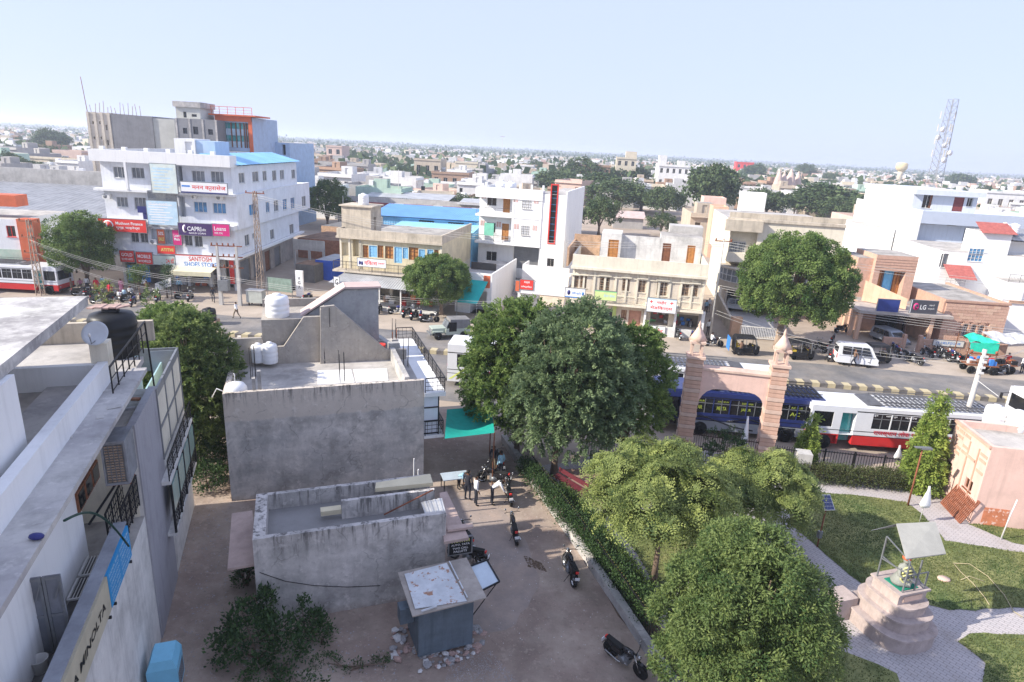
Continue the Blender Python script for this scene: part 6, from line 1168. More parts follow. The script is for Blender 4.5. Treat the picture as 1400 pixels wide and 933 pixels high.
mb = MB(); mb.walls(a0,a1,0,10,0,zt2,{'f': [(*q,.3) for q in wq]},rm=1); b0 = g2.F(240,150,.5)[0]; b1 = g2.F(273,150,.5)[0]; wq2 = [g2.rect(r,'f',.5) for r in [(250.5,153,255,161),(262,156.5,269,160)]]; mb.walls(b0,b1,.5,6,zt2,g2.F(256,147,.5)[1],{'f': [(*q,.3) for q in wq2]},1,rm=1); g2.part('wall',mb,[K.cement_dark,K.cement_pale])
mb = MB(); zz = g2.F(256,147,.5)[1]; mb.box(b0-.3,b1+.3,.2,6,zz,zz+.9); [mb.box(a0+(a1-a0)*i/3-.15,a0+(a1-a0)*i/3+.15,-.06,-.003,0,zt2) for i in range(4)]; g2.part('trim',mb,K.concrete)
for q in wq+wq2: mb = MB(); mb.box(q[0],q[2],.28+(.5 if q in wq2 else 0),.29+(.5 if q in wq2 else 0),q[1],q[3]); g2.part('window',mb,K.glass_dark)
M('blue_wall_pale',(.4,.5,.64),.85,.08,1,.1); g3 = T('orange_glass_building','orange framed office building with blue glass and vertical fins','building',(-48,116.),math.radians(0)); a0 = g3.F(296,180)[0]; a1 = g3.F(345,180)[0]; zt3 = g3.F(320,160)[1]; mb = MB()
gq = g3.rect((304,168,341,202)); mb.walls(a0,a1,0,12,0,zt3,{'f': [(*gq,.4)]},rm=1); g3.part('wall',mb,[K.blue_wall_pale,K.roof_pale]); mb = MB(); mb.box(a0-.05,gq[0]-.02,-.25,-.003,0,zt3+.1); mb.box(gq[2]+.02,a1+.05,-.25,-.003,0,zt3+.1); mb.box(a0-.05,a1+.05,-.26,-.003,gq[3]+.2,zt3+.1); g3.part('portal_frame',mb,K.orange_paint)
mb = MB(); nx,nz_ = 6,4
for i in range(nx):
    for j in range(nz_): mb = MB(); mb.box(gq[0]+(gq[2]-gq[0])*i/nx+.05,gq[0]+(gq[2]-gq[0])*(i+1)/nx-.05,.33,.37,gq[1]+(gq[3]-gq[1])*j/nz_+.05,gq[1]+(gq[3]-gq[1])*(j+1)/nz_-.05); g3.part('pane',mb,MATS['glass_teal' if j % 2 else 'sky_print'])
mb = MB(); [mb.box(gq[0]+(gq[2]-gq[0])*f-.07,gq[0]+(gq[2]-gq[0])*f+.07,.1,.3,gq[1]-.5,gq[3]) for f in (.33,.5,.66,.8,.88,.96)]; g3.part('fin',mb,K.wood_brown)
mb = MB(); mb.box(a0-.8,a1+1,-.8,6,zt3+.11,zt3+.35); railing(mb,[(a0-5,.3,zt3+.4),(a1,.3,zt3+.4)],1.2,1.5,2,0,.07); g3.part('roof',mb,K.orange_paint)
signboard('red lettered strip along the orange office building',g3,(gq[0],gq[1]-1.6,gq[2],gq[1]-.6),-.3,K.white_print,[('शिक्षा मन्दिर हाई स्कूल',.05,.2,.95,.8,K.red_bright)])
g4 = T('blue_building','light blue painted apartment block with dark balcony openings','building',(-42,126.),math.radians(-4)); a0 = g4.F(346,200)[0]; a1 = g4.F(396,200)[0]; zt4 = g4.F(380,195)[1]; wq = [g4.rect(r) for r in [(350,197,353.5,211),(367.5,203,372,212),(386,198,390.5,212)]]
mb = MB(); mb.walls(a0,a1,0,12,0,zt4,{'f': [(*q,.6) for q in wq]},rm=1); mb.box(g4.F(346,185)[0],g4.F(358,185)[0],1,6,zt4,g4.F(352,184,1)[1]); g4.part('wall',mb,[M('blue_wall',(.4,.52,.68),.85,.08,1,.1),K.roof_pale])
for q in wq: mb = MB(); mb.box(q[0],q[2],.5,.58,q[1],q[3]); g4.part('window',mb,K.glass_dark)
# warehouse roofs left of the corner building
wr = T('warehouse','long warehouse with grey corrugated roof behind pale concrete walls','building',G(0,322,0)[:2]*0+np.array([-86,76.]),math.radians(3))
mb = MB(); mb.walls(0,42,0,24,0,6.3,{},rm=1); wr.part('wall',mb,[K.concrete_light,K.roof_grime])
mb = MB(); corrugated(mb,wr,[(-6,-.5,6.2),(42,-.5,6.2),(42,9,7.4),(-6,9,7.4)],60,.06); corrugated(mb,wr,[(-6,9.3,6.9),(42,9.3,6.9),(42,22,8.4),(-6,22,8.4)],60,.06); wr.part('roofing_sheet',mb,K.tin)
mb = MB(); mb.box(-20,42,24,24.4,0,10.4); mb.box(-6.6,-6.2,12,24,0,9.6); mb.box(-20,-6.6,11.7,12,0,9.6); wr.part('parapet',mb,K.concrete_light)
rd_ = T('red_white_shop','white shop building with orange red fascia and mural, far left','building',G(0,398)[:2]*0+np.array([-67,66.]),math.radians(6)); a1 = rd_.F(31,340)[0]; zt5 = rd_.F(10,300)[1]; q = rd_.rect((9,309,21,324))
mb = MB(); mb.walls(a1-16,a1,0,9,0,zt5,{'f': [(*q,.15)]},rm=1); rd_.part('wall',mb,[WP,K.roof_pale]); window(rd_,q,'f',0,.15,frame=K.red_bright,pane=K.glass_dark)
mb = MB(); mb.box(a1+.003,a1+1.6,-.3,1.0,.0,zt5+.1); mb.box(a1-16,a1-.5,1,3,zt5+1.2,zt5+2.4); rd_.part('fascia',mb,K.orange_paint)
rd_.part('mural',MB().box(a1-16,a1-.1,-.03,-.003,zt5-5.2,zt5-3.2),M('mural_green',(.35,.55,.42),.8,.1,1,0,tint=(.6,.6,.5),tmix=.3,tscale=.8))
signboard('blue tin awning roof over the street stall at far left',rd_,(a1-14,1.9,a1-1,2.0),-3.2,K.tin_blue,[]) if False else None
# ============================================================ TREES OF THE PARK, YARD AND STREET
def dep(g): return float(np.dot(np.array([g[0],g[1],g[2]-H]),_f))
def treepx(name,label,gx,gy,cx_,ytop,hw,zlow,nl,rl,n,per,leaf,cr,mat,seed,style='leaf',tr=.18,fork=None,group=None,bark='bark',depth_r=None,**k):
    g = G(gx,gy); d = dep(g); rx = hw*d/FPX; zt = ZT(g,cx_,ytop)
    off = (cx_-proj((g[0],g[1],(zlow+zt)/2))[0])*d/FPX
    bl = lumps(rx,depth_r or rx*.95,zlow,zt,nl,rl,seed,.72 if nl < 50 else .8); bl = [(b[0]+off,*b[1:]) for b in bl]
    return tree(name,label,g[:2],bl,n,per,leaf,cr,MATS[mat],tr,fork or max(1.2,zlow*.9),seed,group,bark,style=style,**k)
PG = 'trees of the park beside the lane'
treepx('tree','big feathery dark green park tree nearest the parked white bus, left of three',706,622,706,418,64,.9,24,1.2,3600,30,(.19,.075),.5,'leaf_neem',21,'spray',.17,group=PG,up=.35,droop=.3)
treepx('tree','big feathery grey green park tree in the middle of three, with a bare trunk',757,650,782,424,80,1.0,26,1.35,4600,30,(.19,.075),.5,'leaf_grey',22,'spray',.2,group=PG,up=.3,droop=.4)
treepx('tree','feathery dark green park tree beside the left gate pillar',850,636,850,448,58,.8,18,1.15,3000,30,(.18,.07),.45,'leaf_neem',23,'spray',.16,group=PG,up=.35,droop=.3)
treepx('tree','pale green park tree with large leaf rosettes over a dark bare trunk',893,800,900,612,88,2.3,26,.7,760,10,(.19,.055),.55,'leaf_rosette',24,'rosette',.13,group=PG,up=.5,inner=.8,low=-.25,fork=1.9)
treepx('tree','yellow green park tree with leaf rosettes in front of the gate',1030,745,1040,622,70,1.3,20,.62,560,10,(.19,.055),.52,'leaf_rosette',25,'rosette',.11,group=PG,up=.5,inner=.8,low=-.25,fork=1.3)
treepx('tree','dense round bright green tree at the bottom of the picture',1012,985,1016,726,104,.3,30,.85,2300,75,(.12,.042),.34,'leaf_lime',26,'puff',.16,group=PG,up=.25,droop=.5,gapn=9,fork=1.0)
treepx('bush','dark dense bush in front of the black gate',987,645,990,588,30,.0,7,.55,340,18,(.1,.04),.22,'leaf_shrub',27,'spray',.06,up=.6,fork=.5)
treepx('tree','large dome shaped neem tree on the kerb before the modern house',1062,477,1087,322,70,1.9,80,.9,1150,110,(.2,.11),.55,'leaf_neem',28,'puff',.36,group='street trees',bark='bark_pale',up=.5,inner=.85,fork=2.2)
treepx('tree','round bushy neem tree in front of the cream shop house',603,430,599,352,42,1.0,50,.6,620,90,(.2,.1),.42,'leaf_neem',29,'puff',.22,group='street trees',bark='bark_pale',up=.5,inner=.85,fork=1.5)
treepx('tree','loose leafed street tree beside the red finance signboard',122,396,108,294,40,1.4,30,1.0,520,80,(.22,.1),.55,'leaf_neem',30,'puff',.2,group='street trees',up=.3,gapn=8)
treepx('tree','dense dark tree behind the white corner building, at the alley',448,312,449,246,29,1.5,12,1.2,420,60,(.28,.15),.6,'leaf_mid',31,'puff',.25,group='street trees',up=.3)
g_ = G(262,622)
treepx('tree','light green feathery yard tree between the neighbour building and grey house',268,640,262,432,56,.5,34,.85,3600,26,(.18,.07),.45,'leaf_lime',32,'spray',.14,group='yard trees',up=.5,droop=.3,fork=1.2)
treepx('tree','darker feathery yard tree behind, reaching towards the roadside tank',232,560,232,418,38,.8,14,1.0,1700,26,(.18,.07),.45,'leaf_neem',33,'spray',.12,group='yard trees',up=.5,droop=.3,fork=1.2)
treepx('tree','thin pale tree tip rising beyond the stair room roof slab',150,470,143,386,9,2.4,4,.35,50,18,(.2,.06),.4,'leaf_rosette',34,'spray',.05,group='yard trees',up=.9,fork=1.8)
treepx('tree','small wispy tree tip right of the black water tank',205,478,206,394,8,2.4,4,.35,45,18,(.2,.06),.4,'leaf_lime',35,'spray',.05,group='yard trees',up=.9,fork=1.8)
treepx('tree','small clipped street tree before the blue shop front',192,408,190,364,11,1.4,5,.5,160,20,(.16,.08),.24,'leaf_mid',36,'leaf',.07,group='street trees',up=.4)
treepx('tree','slender dark climber tree beside the awning of the shoe shop',229,408,228,362,6,.6,5,.35,130,18,(.14,.07),.2,'leaf_shrub',37,'leaf',.08,group='street trees',up=.4)
def cone_tree(label,gx,gy,ytop,hw,n,seed,mat='leaf_lime'):
    g = G(gx,gy); d = dep(g); zt = ZT(g,gx+4,ytop); r = hw*d/FPX; bl = [(0,0,.5+(zt-.6)*i/7,r*(1.05-i*.115)*(.75 if i == 0 else 1),r*(1.05-i*.115),(zt)/9) for i in range(8)]
    t = T('ashoka_tree',label,'tree',g[:2]); t.part('trunk',MB().tube([(0,0,0),(0,0,zt*.8)],[.07,.02],6),K.bark); t.part('crown',crown('crown',bl,n,22,(.2,.06),.34,seed,MATS[mat],'spray',up=-.25,droop=.9,inner=.4,low=-2),MATS[mat])
cone_tree('tall narrow drooping ashoka tree beside the park lamp',1255,668,536,25,1500,41,'leaf_ashoka'); cone_tree('slim young ashoka tree before the front wheel of the red striped bus',1098,640,560,13,420,42,'leaf_ashoka')
# ---- hedges along the fences (clipped masses of leaves)
def hedge(label,pts,wd,h,n,mat,seed,dry=None):
    P = [G(*p)[:2] for p in pts]; t = T('hedge',label,'hedge',P[0]); bl = []
    for a,b in zip(P,P[1:]):
        L_ = np.hypot(*(b-a)); m = max(1,int(L_/.6))
        for i in range(m): c = a+(b-a)*(i+.5)/m-P[0]; bl.append((c[0]+R.uniform(-.1,.1),c[1]+R.uniform(-.1,.1),h*.48,wd*R.uniform(.45,.6),wd*R.uniform(.45,.6),h*R.uniform(.46,.58)))
    mt = [MATS[mat]]; t.part('foliage',crown('foliage',bl,n,16,(.1,.045),.14,seed,MATS[mat],up=.5,inner=.55),MATS[mat])
    mb = MB()
    for b in bl[::2]: [mb.tube([(b[0]+R.uniform(-.2,.2),b[1]+R.uniform(-.2,.2),0),(b[0]+R.uniform(-.3,.3),b[1]+R.uniform(-.3,.3),h*.8)],.015,4) for _ in range(3)]
    t.part('stem',mb,K.bark); return t
hedge('clipped brown and green hedge along the park railing before the bus',[(1090,654),(1150,660),(1236,668)],1.1,.95,1500,'leaf_hedge',51)
hedge('small green hedge end between ashoka tree and pink hut',[(1248,672),(1275,676)],.9,.8,260,'leaf_lime',52)
hedge('dark green hedge growing through the railing along the lane',[(716,648),(770,715),(840,800),(893,868)],.65,1.15,2100,'leaf_shrub',53)
hedge('lighter green hedge row on the park side of the lane railing',[(760,672),(800,712),(850,775),(893,832)],.6,.7,900,'leaf_mid',54)
# ---- low boundary wall, railing with yellow tipped pickets
w0,w1_,w2_ = G(688,603),G(800,762),G(925,950)
bwall = T('boundary_wall','low pale cement boundary wall running along the lane','wall',(0,0)); mb = MB()
def along(a,b,n): return [a[:2]+(b[:2]-a[:2])*i/n for i in range(n+1)]
for a,b in ((w0,w1_),(w1_,w2_)):
    L_ = np.hypot(*(b-a)[:2]); n = int(L_/1.9); P = along(a,b,n); dv = (b-a)[:2]/L_; nv = np.array([-dv[1],dv[0]])*-.16
    for p,q in zip(P,P[1:]):
        hh = .42+R.uniform(-.02,.02); q = q-dv*.015; mb.hexa([(*(p-nv),0),(*(q-nv),0),(*(q+nv),0),(*(p+nv),0),(*(p-nv),hh),(*(q-nv),hh),(*(q+nv),hh),(*(p+nv),hh)])
bwall.part('wall',mb,K.concrete)
rl = T('park_railing','black iron railing with yellow tipped pickets above the lane wall','railing',(0,0)); mp_ = MB(); mt_ = MB(); mr_ = MB()
for a,b in ((w0,w1_),(w1_,w2_)):
    L_ = np.hypot(*(b-a)[:2]); dv = (b-a)[:2]/L_; sh = np.array([-dv[1],dv[0]])*.28
    if sh[0] < 0: sh = -sh
    n = int(L_/.17)
    for p in along(a,b,n): p = p+sh; mp_.box(p[0]-.012,p[0]+.012,p[1]-.012,p[1]+.012,0,1.15); mt_.box(p[0]-.012,p[0]+.012,p[1]-.012,p[1]+.012,1.1,1.17)
    for z in (.25,1.05): mr_.bar((*(a[:2]+sh),z),(*(b[:2]+sh),z),.04)
setp(rl.part('picket',mp_,K.steel_black),kind='stuff'); setp(rl.part('picket_tip',mt_,M('tip_yellow',(.3,.24,.1),.8,.3,4,0)),kind='stuff'); rl.part('rail',mr_,K.steel_black)
def fence_line(label,a,b,h,sp=.15,name='park_railing',mat='steel_black'):
    a,b = G(*a)[:2],G(*b)[:2]; L_ = np.hypot(*(b-a)); t = T(name,label,'railing',a,math.atan2(b[1]-a[1],b[0]-a[0])); mb = MB(); [mb.box(i*sp-.012,i*sp+.012,-.012,.012,.1,h) for i in range(int(L_/sp))]
    setp(t.part('picket',mb,MATS[mat]),kind='stuff'); t.part('rail',MB().box(0,L_,-.02,.02,.2,.25).box(0,L_,-.02,.02,h-.1,h-.05),MATS[mat]); mb = MB(); [mb.box(i*L_/4-.04,i*L_/4+.04,-.04,.04,0,h+.1) for i in range(5)]; t.part('post',mb,MATS[mat]); t.part('plinth',MB().box(0,L_,-.1,.1,0,.12),K.concrete_light)
fence_line('black park railing behind the brown hedge, beside the bus',(1084,638),(1245,656),1.25)
fence_line('black park railing left of the pink gate, under the trees',(800,628),(925,628),1.2)
# ---- sandstone gate
gt = T('park_gate','pink sandstone gateway with two banded pillars and a chamfered arch','gateway',G(1040,643)[:2],math.radians(-10.5)); gy_ = 0
PXL = gt.F(941,560)[0]; zb_ = gt.F(1000,508)[1]; zcap = gt.F(1065,500)[1]; PW = .84; m1 = K.pink_stone
zo = gt.F(1000,532)[1]
PS = M('stone_light',(.62,.45,.36),.9,.1,2,.3,stain=.15); nC = 26
crs = [MB().box(-PW/2,PW/2,-PW/2,PW/2,0,zcap/nC-.035).mesh('stone_course',K.stone_block_a),MB().box(-PW/2-.03,PW/2+.03,-PW/2-.03,PW/2+.03,0,zcap/nC-.03).mesh('stone_course',PS)]
for x in (0,PXL):
    for i in range(nC): link('stone_course',crs[(i*7) % 3 == 0],gt.o,(x,0,i*zcap/nC))
    gt.part('pillar_core',MB().box(x-PW/2+.03,x+PW/2-.03,-PW/2+.03,PW/2-.03,0,zcap),K.stone_block_b)
    mb = MB(); mb.box(x-.5,x+.5,-.5,.5,zcap,zcap+.14); [mb.box(x+a-.06,x+a+.06,b-.06,b+.06,zcap+.14,zcap+.85) for a in (-.26,.26) for b in (-.26,.26)]; mb.box(x-.42,x+.42,-.42,.42,zcap+.85,zcap+.98)
    mb.lathe([(.52,0),(.34,.3),(.16,.62),(.07,.8),(.1,.86),(.02,1.1),(.001,1.12)],4,(x,0,zcap+.98)); gt.part('finial_lantern',mb,PS)
x0,x1 = PXL+PW/2,-PW/2; zs_ = gt.F(955,553)[1]; ch = (gt.F(974,530)[0]-x0)*1.35
Q = [(1-math.cos(t),math.sin(t)) for t in np.linspace(0,math.pi/2,6)]; prof = [(x0,zb_),(x1,zb_)]+[(x1-ch*a,zs_+(zo-zs_)*b) for a,b in Q]+[(x0+ch*a,zs_+(zo-zs_)*b) for a,b in Q[::-1]]; mb = MB(); N = len(prof)
mb.add([(p[0],-.3,p[1]) for p in prof]+[(p[0],.3,p[1]) for p in prof],[tuple(range(N-1,-1,-1)),tuple(range(N,2*N))]+[(i,(i+1) % N,N+(i+1) % N,N+i) for i in range(N)]); gt.part('arch_beam',mb,K.pink_paint)
gt.part('coping',MB().box(x0,x1,-.38,.38,zb_+.002,zb_+.12),PS)
for i,(a,b) in enumerate(((x0,(x0+x1)/2-.05),((x0+x1)/2+.05,x1))):
    mb = MB(); n = 14; [mb.box(a+(b-a)*j/n-.012,a+(b-a)*j/n+.012,-.2,-.176,.1,1.9) for j in range(n+1)]; [mb.box(a,b,-.21,-.17,z,z+.05) for z in (.15,.9,1.75)]; gt.part('gate_leaf',mb,M('rust_dark',(.06,.035,.028),.8,.2,3,.1))
mb = MB(); [mb.box(.5+j*.13,.524+j*.13,-.1,-.07,.1,1.7) for j in range(9)]; [mb.box(.45,1.7,-.11,-.07,z,z+.05) for z in (.2,1.5)]; gt.part('side_gate',mb,K.steel_black); gt.part('side_post',MB().box(1.7,2.5,-.4,.3,0,1.5),K.concrete_light)
# ---- stepped monument with canopy and figure
pl,pr_ = G(1161,852),G(1284,880); pc_ = (pl+pr_)/2; rx = float(np.linalg.norm(pr_-pl))/2; pyaw = math.radians(18)
mn = T('stepped_monument','stepped oval stone platform with garlanded statue under a sheet canopy','monument',pc_[:2]+np.array([0,.35]),pyaw)
SM = M('stone_mauve',(.43,.355,.325),.8,.12,1.2,.3,10,stain=.4,streak=.3,speck=.2); z = 0
def oval(mb,a,b,z0,z1,dx=0,dy=0,n=44):
    P = [(dx+a*math.copysign(abs(math.cos(t))**.68,math.cos(t)),dy+b*math.copysign(abs(math.sin(t))**.68,math.sin(t))) for t in np.linspace(0,2*math.pi,n,endpoint=False)]; mb.prism(P,z0,z1)
tiers = [(1.3,1.45,.62,-.05,0),(1.06,1.2,.5,.03,.04),(.88,1.0,.42,.06,.08)]
for i,(a,b,h,dx,dy) in enumerate(tiers): mb = MB(); oval(mb,a-.05,b-.05,z,z+h-.07,dx,dy); oval(mb,a,b,z+h-.068,z+h,dx,dy); mn.part('step',mb,SM); z += h
mb = MB(); mb.box(-.62,.72,-.56,.62,z,z+.42); mb.box(-.7,.8,-.64,.7,z+.422,z+.5); mn.part('pedestal',mb,SM); z += .5
mn.part('plaque',MB().box(-.4,.5,-.585,-.562,z-.4,z-.18),K.stone_light)
mn.part('side_block',MB().box(-1.9,-1.0,.7,1.5,0,.95).box(-2.2,-1.91,.8,1.4,0,.5),SM)
cp = T('canopy_frame','slanted grey sheet canopy on thin steel posts over the statue','canopy',mn.w(0,0)[:2],pyaw,z=z); mb = MB()
for x,y,h in ((-.6,.5,1.75),(-.45,-.5,1.3),(.6,-.5,.7),(.1,-.52,1.3),(.7,.5,1.9)): mb.bar((x,y,0),(x,y,h),.045)
mb.bar((-.45,-.5,.7),(.6,-.5,.7),.035); mb.bar((-.6,.5,.8),(-.45,-.5,.8),.035); mb.bar((-.6,.5,1.75),(-.45,-.5,1.3),.035); mb.bar((-.6,.5,.9),(.1,-.5,.3),.035); mb.bar((.6,-.5,0),(.6,.5,.7),.03); cp.part('post',mb,K.steel_grey)
cp.part('sheet',MB().hexa([(-.57,-.4,1.36),(1.24,-.5,1.36),(1.64,.46,2.05),(-.03,.7,2.05),(-.57,-.4,1.4),(1.24,-.5,1.4),(1.64,.46,2.09),(-.03,.7,2.09)]),M('sheet_olive',(.4,.39,.345),.7,.1,1,.1,stain=.15))
mb = MB(); corrugated(mb,cp,[(-.75,1.1,1.62),(1.3,1.1,1.62),(1.64,.48,2.05),(-.03,.72,2.05)],9,.03); cp.part('rear_sheet',mb,K.tin)
stt = T('garlanded_statue','small seated statue with orange turban and pale yellow garlands','statue',mn.w(-.05,-.05)[:2],pyaw,z=z)
mb = MB(); mb.lathe([(.001,0),(.38,0),(.42,.12),(.3,.3),(.22,.42),(.24,.6),(.2,.74),(.08,.8),(.075,.86)],18,(0,0,.04),sy=.8); mb.tube([(-.22,0,.72),(-.34,-.12,.5),(-.2,-.28,.4)],[.07,.06,.045],8); mb.tube([(.22,0,.72),(.34,-.12,.5),(.2,-.28,.4)],[.07,.06,.045],8); mb.tube([(-.3,-.1,.14),(.05,-.34,.12)],[.1,.08],8); mb.tube([(.3,-.1,.14),(-.05,-.34,.13)],[.1,.08],8); mb.sphere((0,-.02,1.0),.12,8,0,.9,1,1.15); mb.sphere((0,-.14,.99),.025,5); stt.part('figure',mb,M('statue_stone',(.27,.28,.25),.7,.1,3,.2))
stt.part('turban',MB().lathe([(.1,1.03),(.155,1.07),(.15,1.14),(.08,1.2),(.001,1.21)],14),K.orange_paint)
mb = MB(); [mb.tube([(.17*math.cos(a)*(1+k*.3),-.06-.13*(1-math.cos(a*2))*.5-.05*k,.62+.2*math.sin(a)-.12*k) for a in np.linspace(0,2*math.pi,14)],.035,6) for k in range(3)]; stt.part('garland',mb,M('garland',(.6,.58,.25),.8,.2,6,.3))
stt.part('base_cloth',MB().box(-.42,.42,-.4,.35,0,.035),M('cloth_dark_green',(.015,.2,.13),.85,.15,3,.2))
# ---- park lamp, solar panel, flags, pipe, bench
sp = T('solar_panel','small solar panel tilted on a rusty post at the lawn edge','solar panel',G(1117,748)[:2],math.radians(20)); hz = ZT(G(1117,748),1130,690)
sp.part('post',MB().tube([(0,0,0),(.05,0,hz)],.035,6),K.rust); Mx = Matrix.Translation((.05,0,hz+.1)) @ Matrix.Rotation(math.radians(-12),4,'Z') @ Matrix.Rotation(math.radians(42),4,'X')
sp.part('frame',MB().box(-.25,.25,-.36,.36,-.03,0).xf(Mx),K.off_white); mb = MB(); [mb.box(-.23+i*.156,-.085+i*.156,-.34+j*.17,-.185+j*.17,.001,.008) for i in range(3) for j in range(4)]; sp.part('cell_panel',mb.xf(Mx),M('cell_blue',(.02,.035,.13),.2,.1,3,0,spec=.7))
sp.part('battery_box',MB().box(-.09,.09,-.08,.08,.5,.85),K.steel_grey)
pg = G(1241,692); hl = ZT(pg,1253,612); lp = T('park_lamp','rusty park lamp post with a flat lamp head before the ashoka tree','lamp post',pg[:2]); lp.part('pole',MB().tube([(0,0,0),(.0,0,hl)],[.05,.035],7),K.rust); lp.part('lamp_head',MB().box(-.1,.45,-.12,.12,hl,hl+.1).box(-.4,-.1,-.1,.1,hl+.06,hl+.1),K.steel_grey)
for (px,py,yt,lb,s_) in ((1257,714,661,'tall white furled flag standing behind the monument',1),(1222,640,607,'small white flag on the hedge railing beside the bus',.8),(1010,640,567,'white furled flag rising before the blue bus',.8)):
    g = G(px,py); h = ZT(g,px,yt); f = T('flag',lb,'flag',g[:2]); f.part('pole',MB().tube([(0,0,0),(0,0,h)],.02,5),K.off_white); f.part('cloth',MB().lathe([(.26*s_,h*.42),(.3*s_,h*.5),(.2*s_,h*.68),(.1*s_,h*.85),(.02,h)],7,(.06,0,0),0,'z',1,.35),K.white_print)
g = G(1384,735) if False else G(1368,738); lp2 = T('park_post','thin bent pale post at the small lawn by the pink hut','post',g[:2]); h = ZT(g,1381,682); lp2.part('pole',MB().tube([(0,0,0),(.1,0,h*.6),(.2,0,h)],.03,6),K.off_white)
P_ = [(1303,772),(1312,783),(1330,800),(1345,818),(1352,829)]; P2_ = [(1303,772),(1325,773),(1350,790),(1372,815),(1385,838),(1398,846)]; P3_ = [(1313,795),(1325,790),(1345,797)]
hs = T('garden_hose','pale garden hose looped across the lawn','hose',(0,0)); [hs.part('loop',MB().tube([(*G(*p)[:2],.07) for p in q],.018,5),M('hose_tan',(.42,.36,.22),.6,.1,3,0)) for q in (P_,P2_,P3_)]
setp(link('flat_stone',MB().lathe([(.22,0),(.2,.06),(.001,.07)],9,sx=1.3).mesh('flat_stone',K.stone_light),None,(*G(1290,793)[:2],.03)),'flat pale stone lying on the lawn beside the canopy','stone')
bn = T('play_slide','dark red metal bench frame under the park trees','bench',G(778,672)[:2],math.radians(-50)); mb = MB(); mb.hexa([(-1.1,-.22,.45),(1.1,-.22,.45),(1.1,.22,.45),(-1.1,.22,.45),(-1.1,-.22,.5),(1.1,-.22,.5),(1.1,.22,.5),(-1.1,.22,.5)]); bn.part('seat',mb,M('maroon',(.13,.025,.035),.6,.1,2,0))
for s_ in (-.9,.9): bn.part('leg',MB().bar((s_,-.3,0),(s_,0,.45),.06).bar((s_,.3,0),(s_,0,.45),.06),K.maroon)
bn.part('backrest',MB().box(-1.1,1.1,.24,.28,.6,.85),K.maroon)
# ---- pink hut
g1 = G(1326,716); hu = T('pink_hut','pink plastered hut with stone relief side and two white tanks','hut',g1[:2],math.radians(-8)); hz_ = ZT(g1,1348,609)
dl = abs(hu.S(1283,665,0)[0]); lw_ = [hu.S(1290,641,0),hu.S(1301,636,0)]
def srect(t,r,x0=0): a0 = t.S(r[0],(r[1]+r[3])/2,x0)[0]; a1 = t.S(r[2],(r[1]+r[3])/2,x0)[0]; z1 = t.S((r[0]+r[2])/2,r[1],x0)[1]; z0 = t.S((r[0]+r[2])/2,r[3],x0)[1]; return (min(a0,a1),z0,max(a0,a1),z1)
lo = [srect(hu,r) for r in [(1291,629,1301,646),(1318,654,1330,671)]]
mb = MB(); mb.walls(0,9,0,dl,0,hz_-.35,{'l': [(*q,.15) for q in lo]},rm=1); mb.box(0,9,0,.2,hz_-.35,hz_); mb.box(0,.2,.2,dl,hz_-.35,hz_); mb.box(.2,9,dl-.2,dl,hz_-.35,hz_); hu.part('wall',mb,[K.pink_paint,K.roof_pale])
for q in lo: window(hu,q,'l',0,.15,frame=K.wood_brown,pane=K.glass_dark,mull=1)
mb = MB();
for i in range(5):
    for a_,b_ in ((.03,.2),(.52,.66),(.7,.84),(.88,.97)):
        if (i+int(a_*10)) % 3: mb.box(-.035,-.003,dl*a_,dl*b_,hz_-.45-i*.3,hz_-.3-i*.3)
for y0 in (dl*.5,dl*.25): mb.box(-.06,-.003,y0-.06,y0,.1,hz_-.5)
mb.box(-.12,-.003,0,dl,hz_-.12,hz_+.02); mb.box(-.09,-.003,dl*.5-.8,dl*.5,hz_-1.3,hz_-1.2); hu.part('relief_panel',mb,M('relief_salmon',(.6,.36,.27),.9,.1,2,.3))
hu.part('damp_patch',MB().prism([(.45,-.012),(1.6,-.012),(1.6,-.002),(.45,-.002)],.0,1.0),M('damp_orange',(.55,.2,.1),.9,.15,2,.3,wear=(.72,.5,.42)))
for i,(px,lb) in enumerate(((1362,'left white tank on the pink hut roof'),(1393,'right white tank on the pink hut roof, cut by the picture edge'))):
    q = hu.L(px,583+i*8,hz_-.35); tank(lb,hu.w(q[0],q[1]+.35)[:2],hz_-.35,.5,1.05)
rg_ = T('iron_grating','rusty iron grating leaning on the pink hut wall','grating',G(1299,702)[:2],math.radians(-98)); mb = MB(); mb.bar((-1.0,0,.04),(1.0,0,.04),.07); mb.bar((-1.0,.6,1.3),(1.0,.6,1.3),.07); [mb.bar((-1.0+i*.125,0,.04),(-1.0+i*.125,.6,1.3),.05) for i in range(17)]; [mb.bar((-1.0,.6*f,1.3*f),(1.0,.6*f,1.3*f),.05) for f in (.3,.65)]; rg_.part('bars',mb,K.rust)
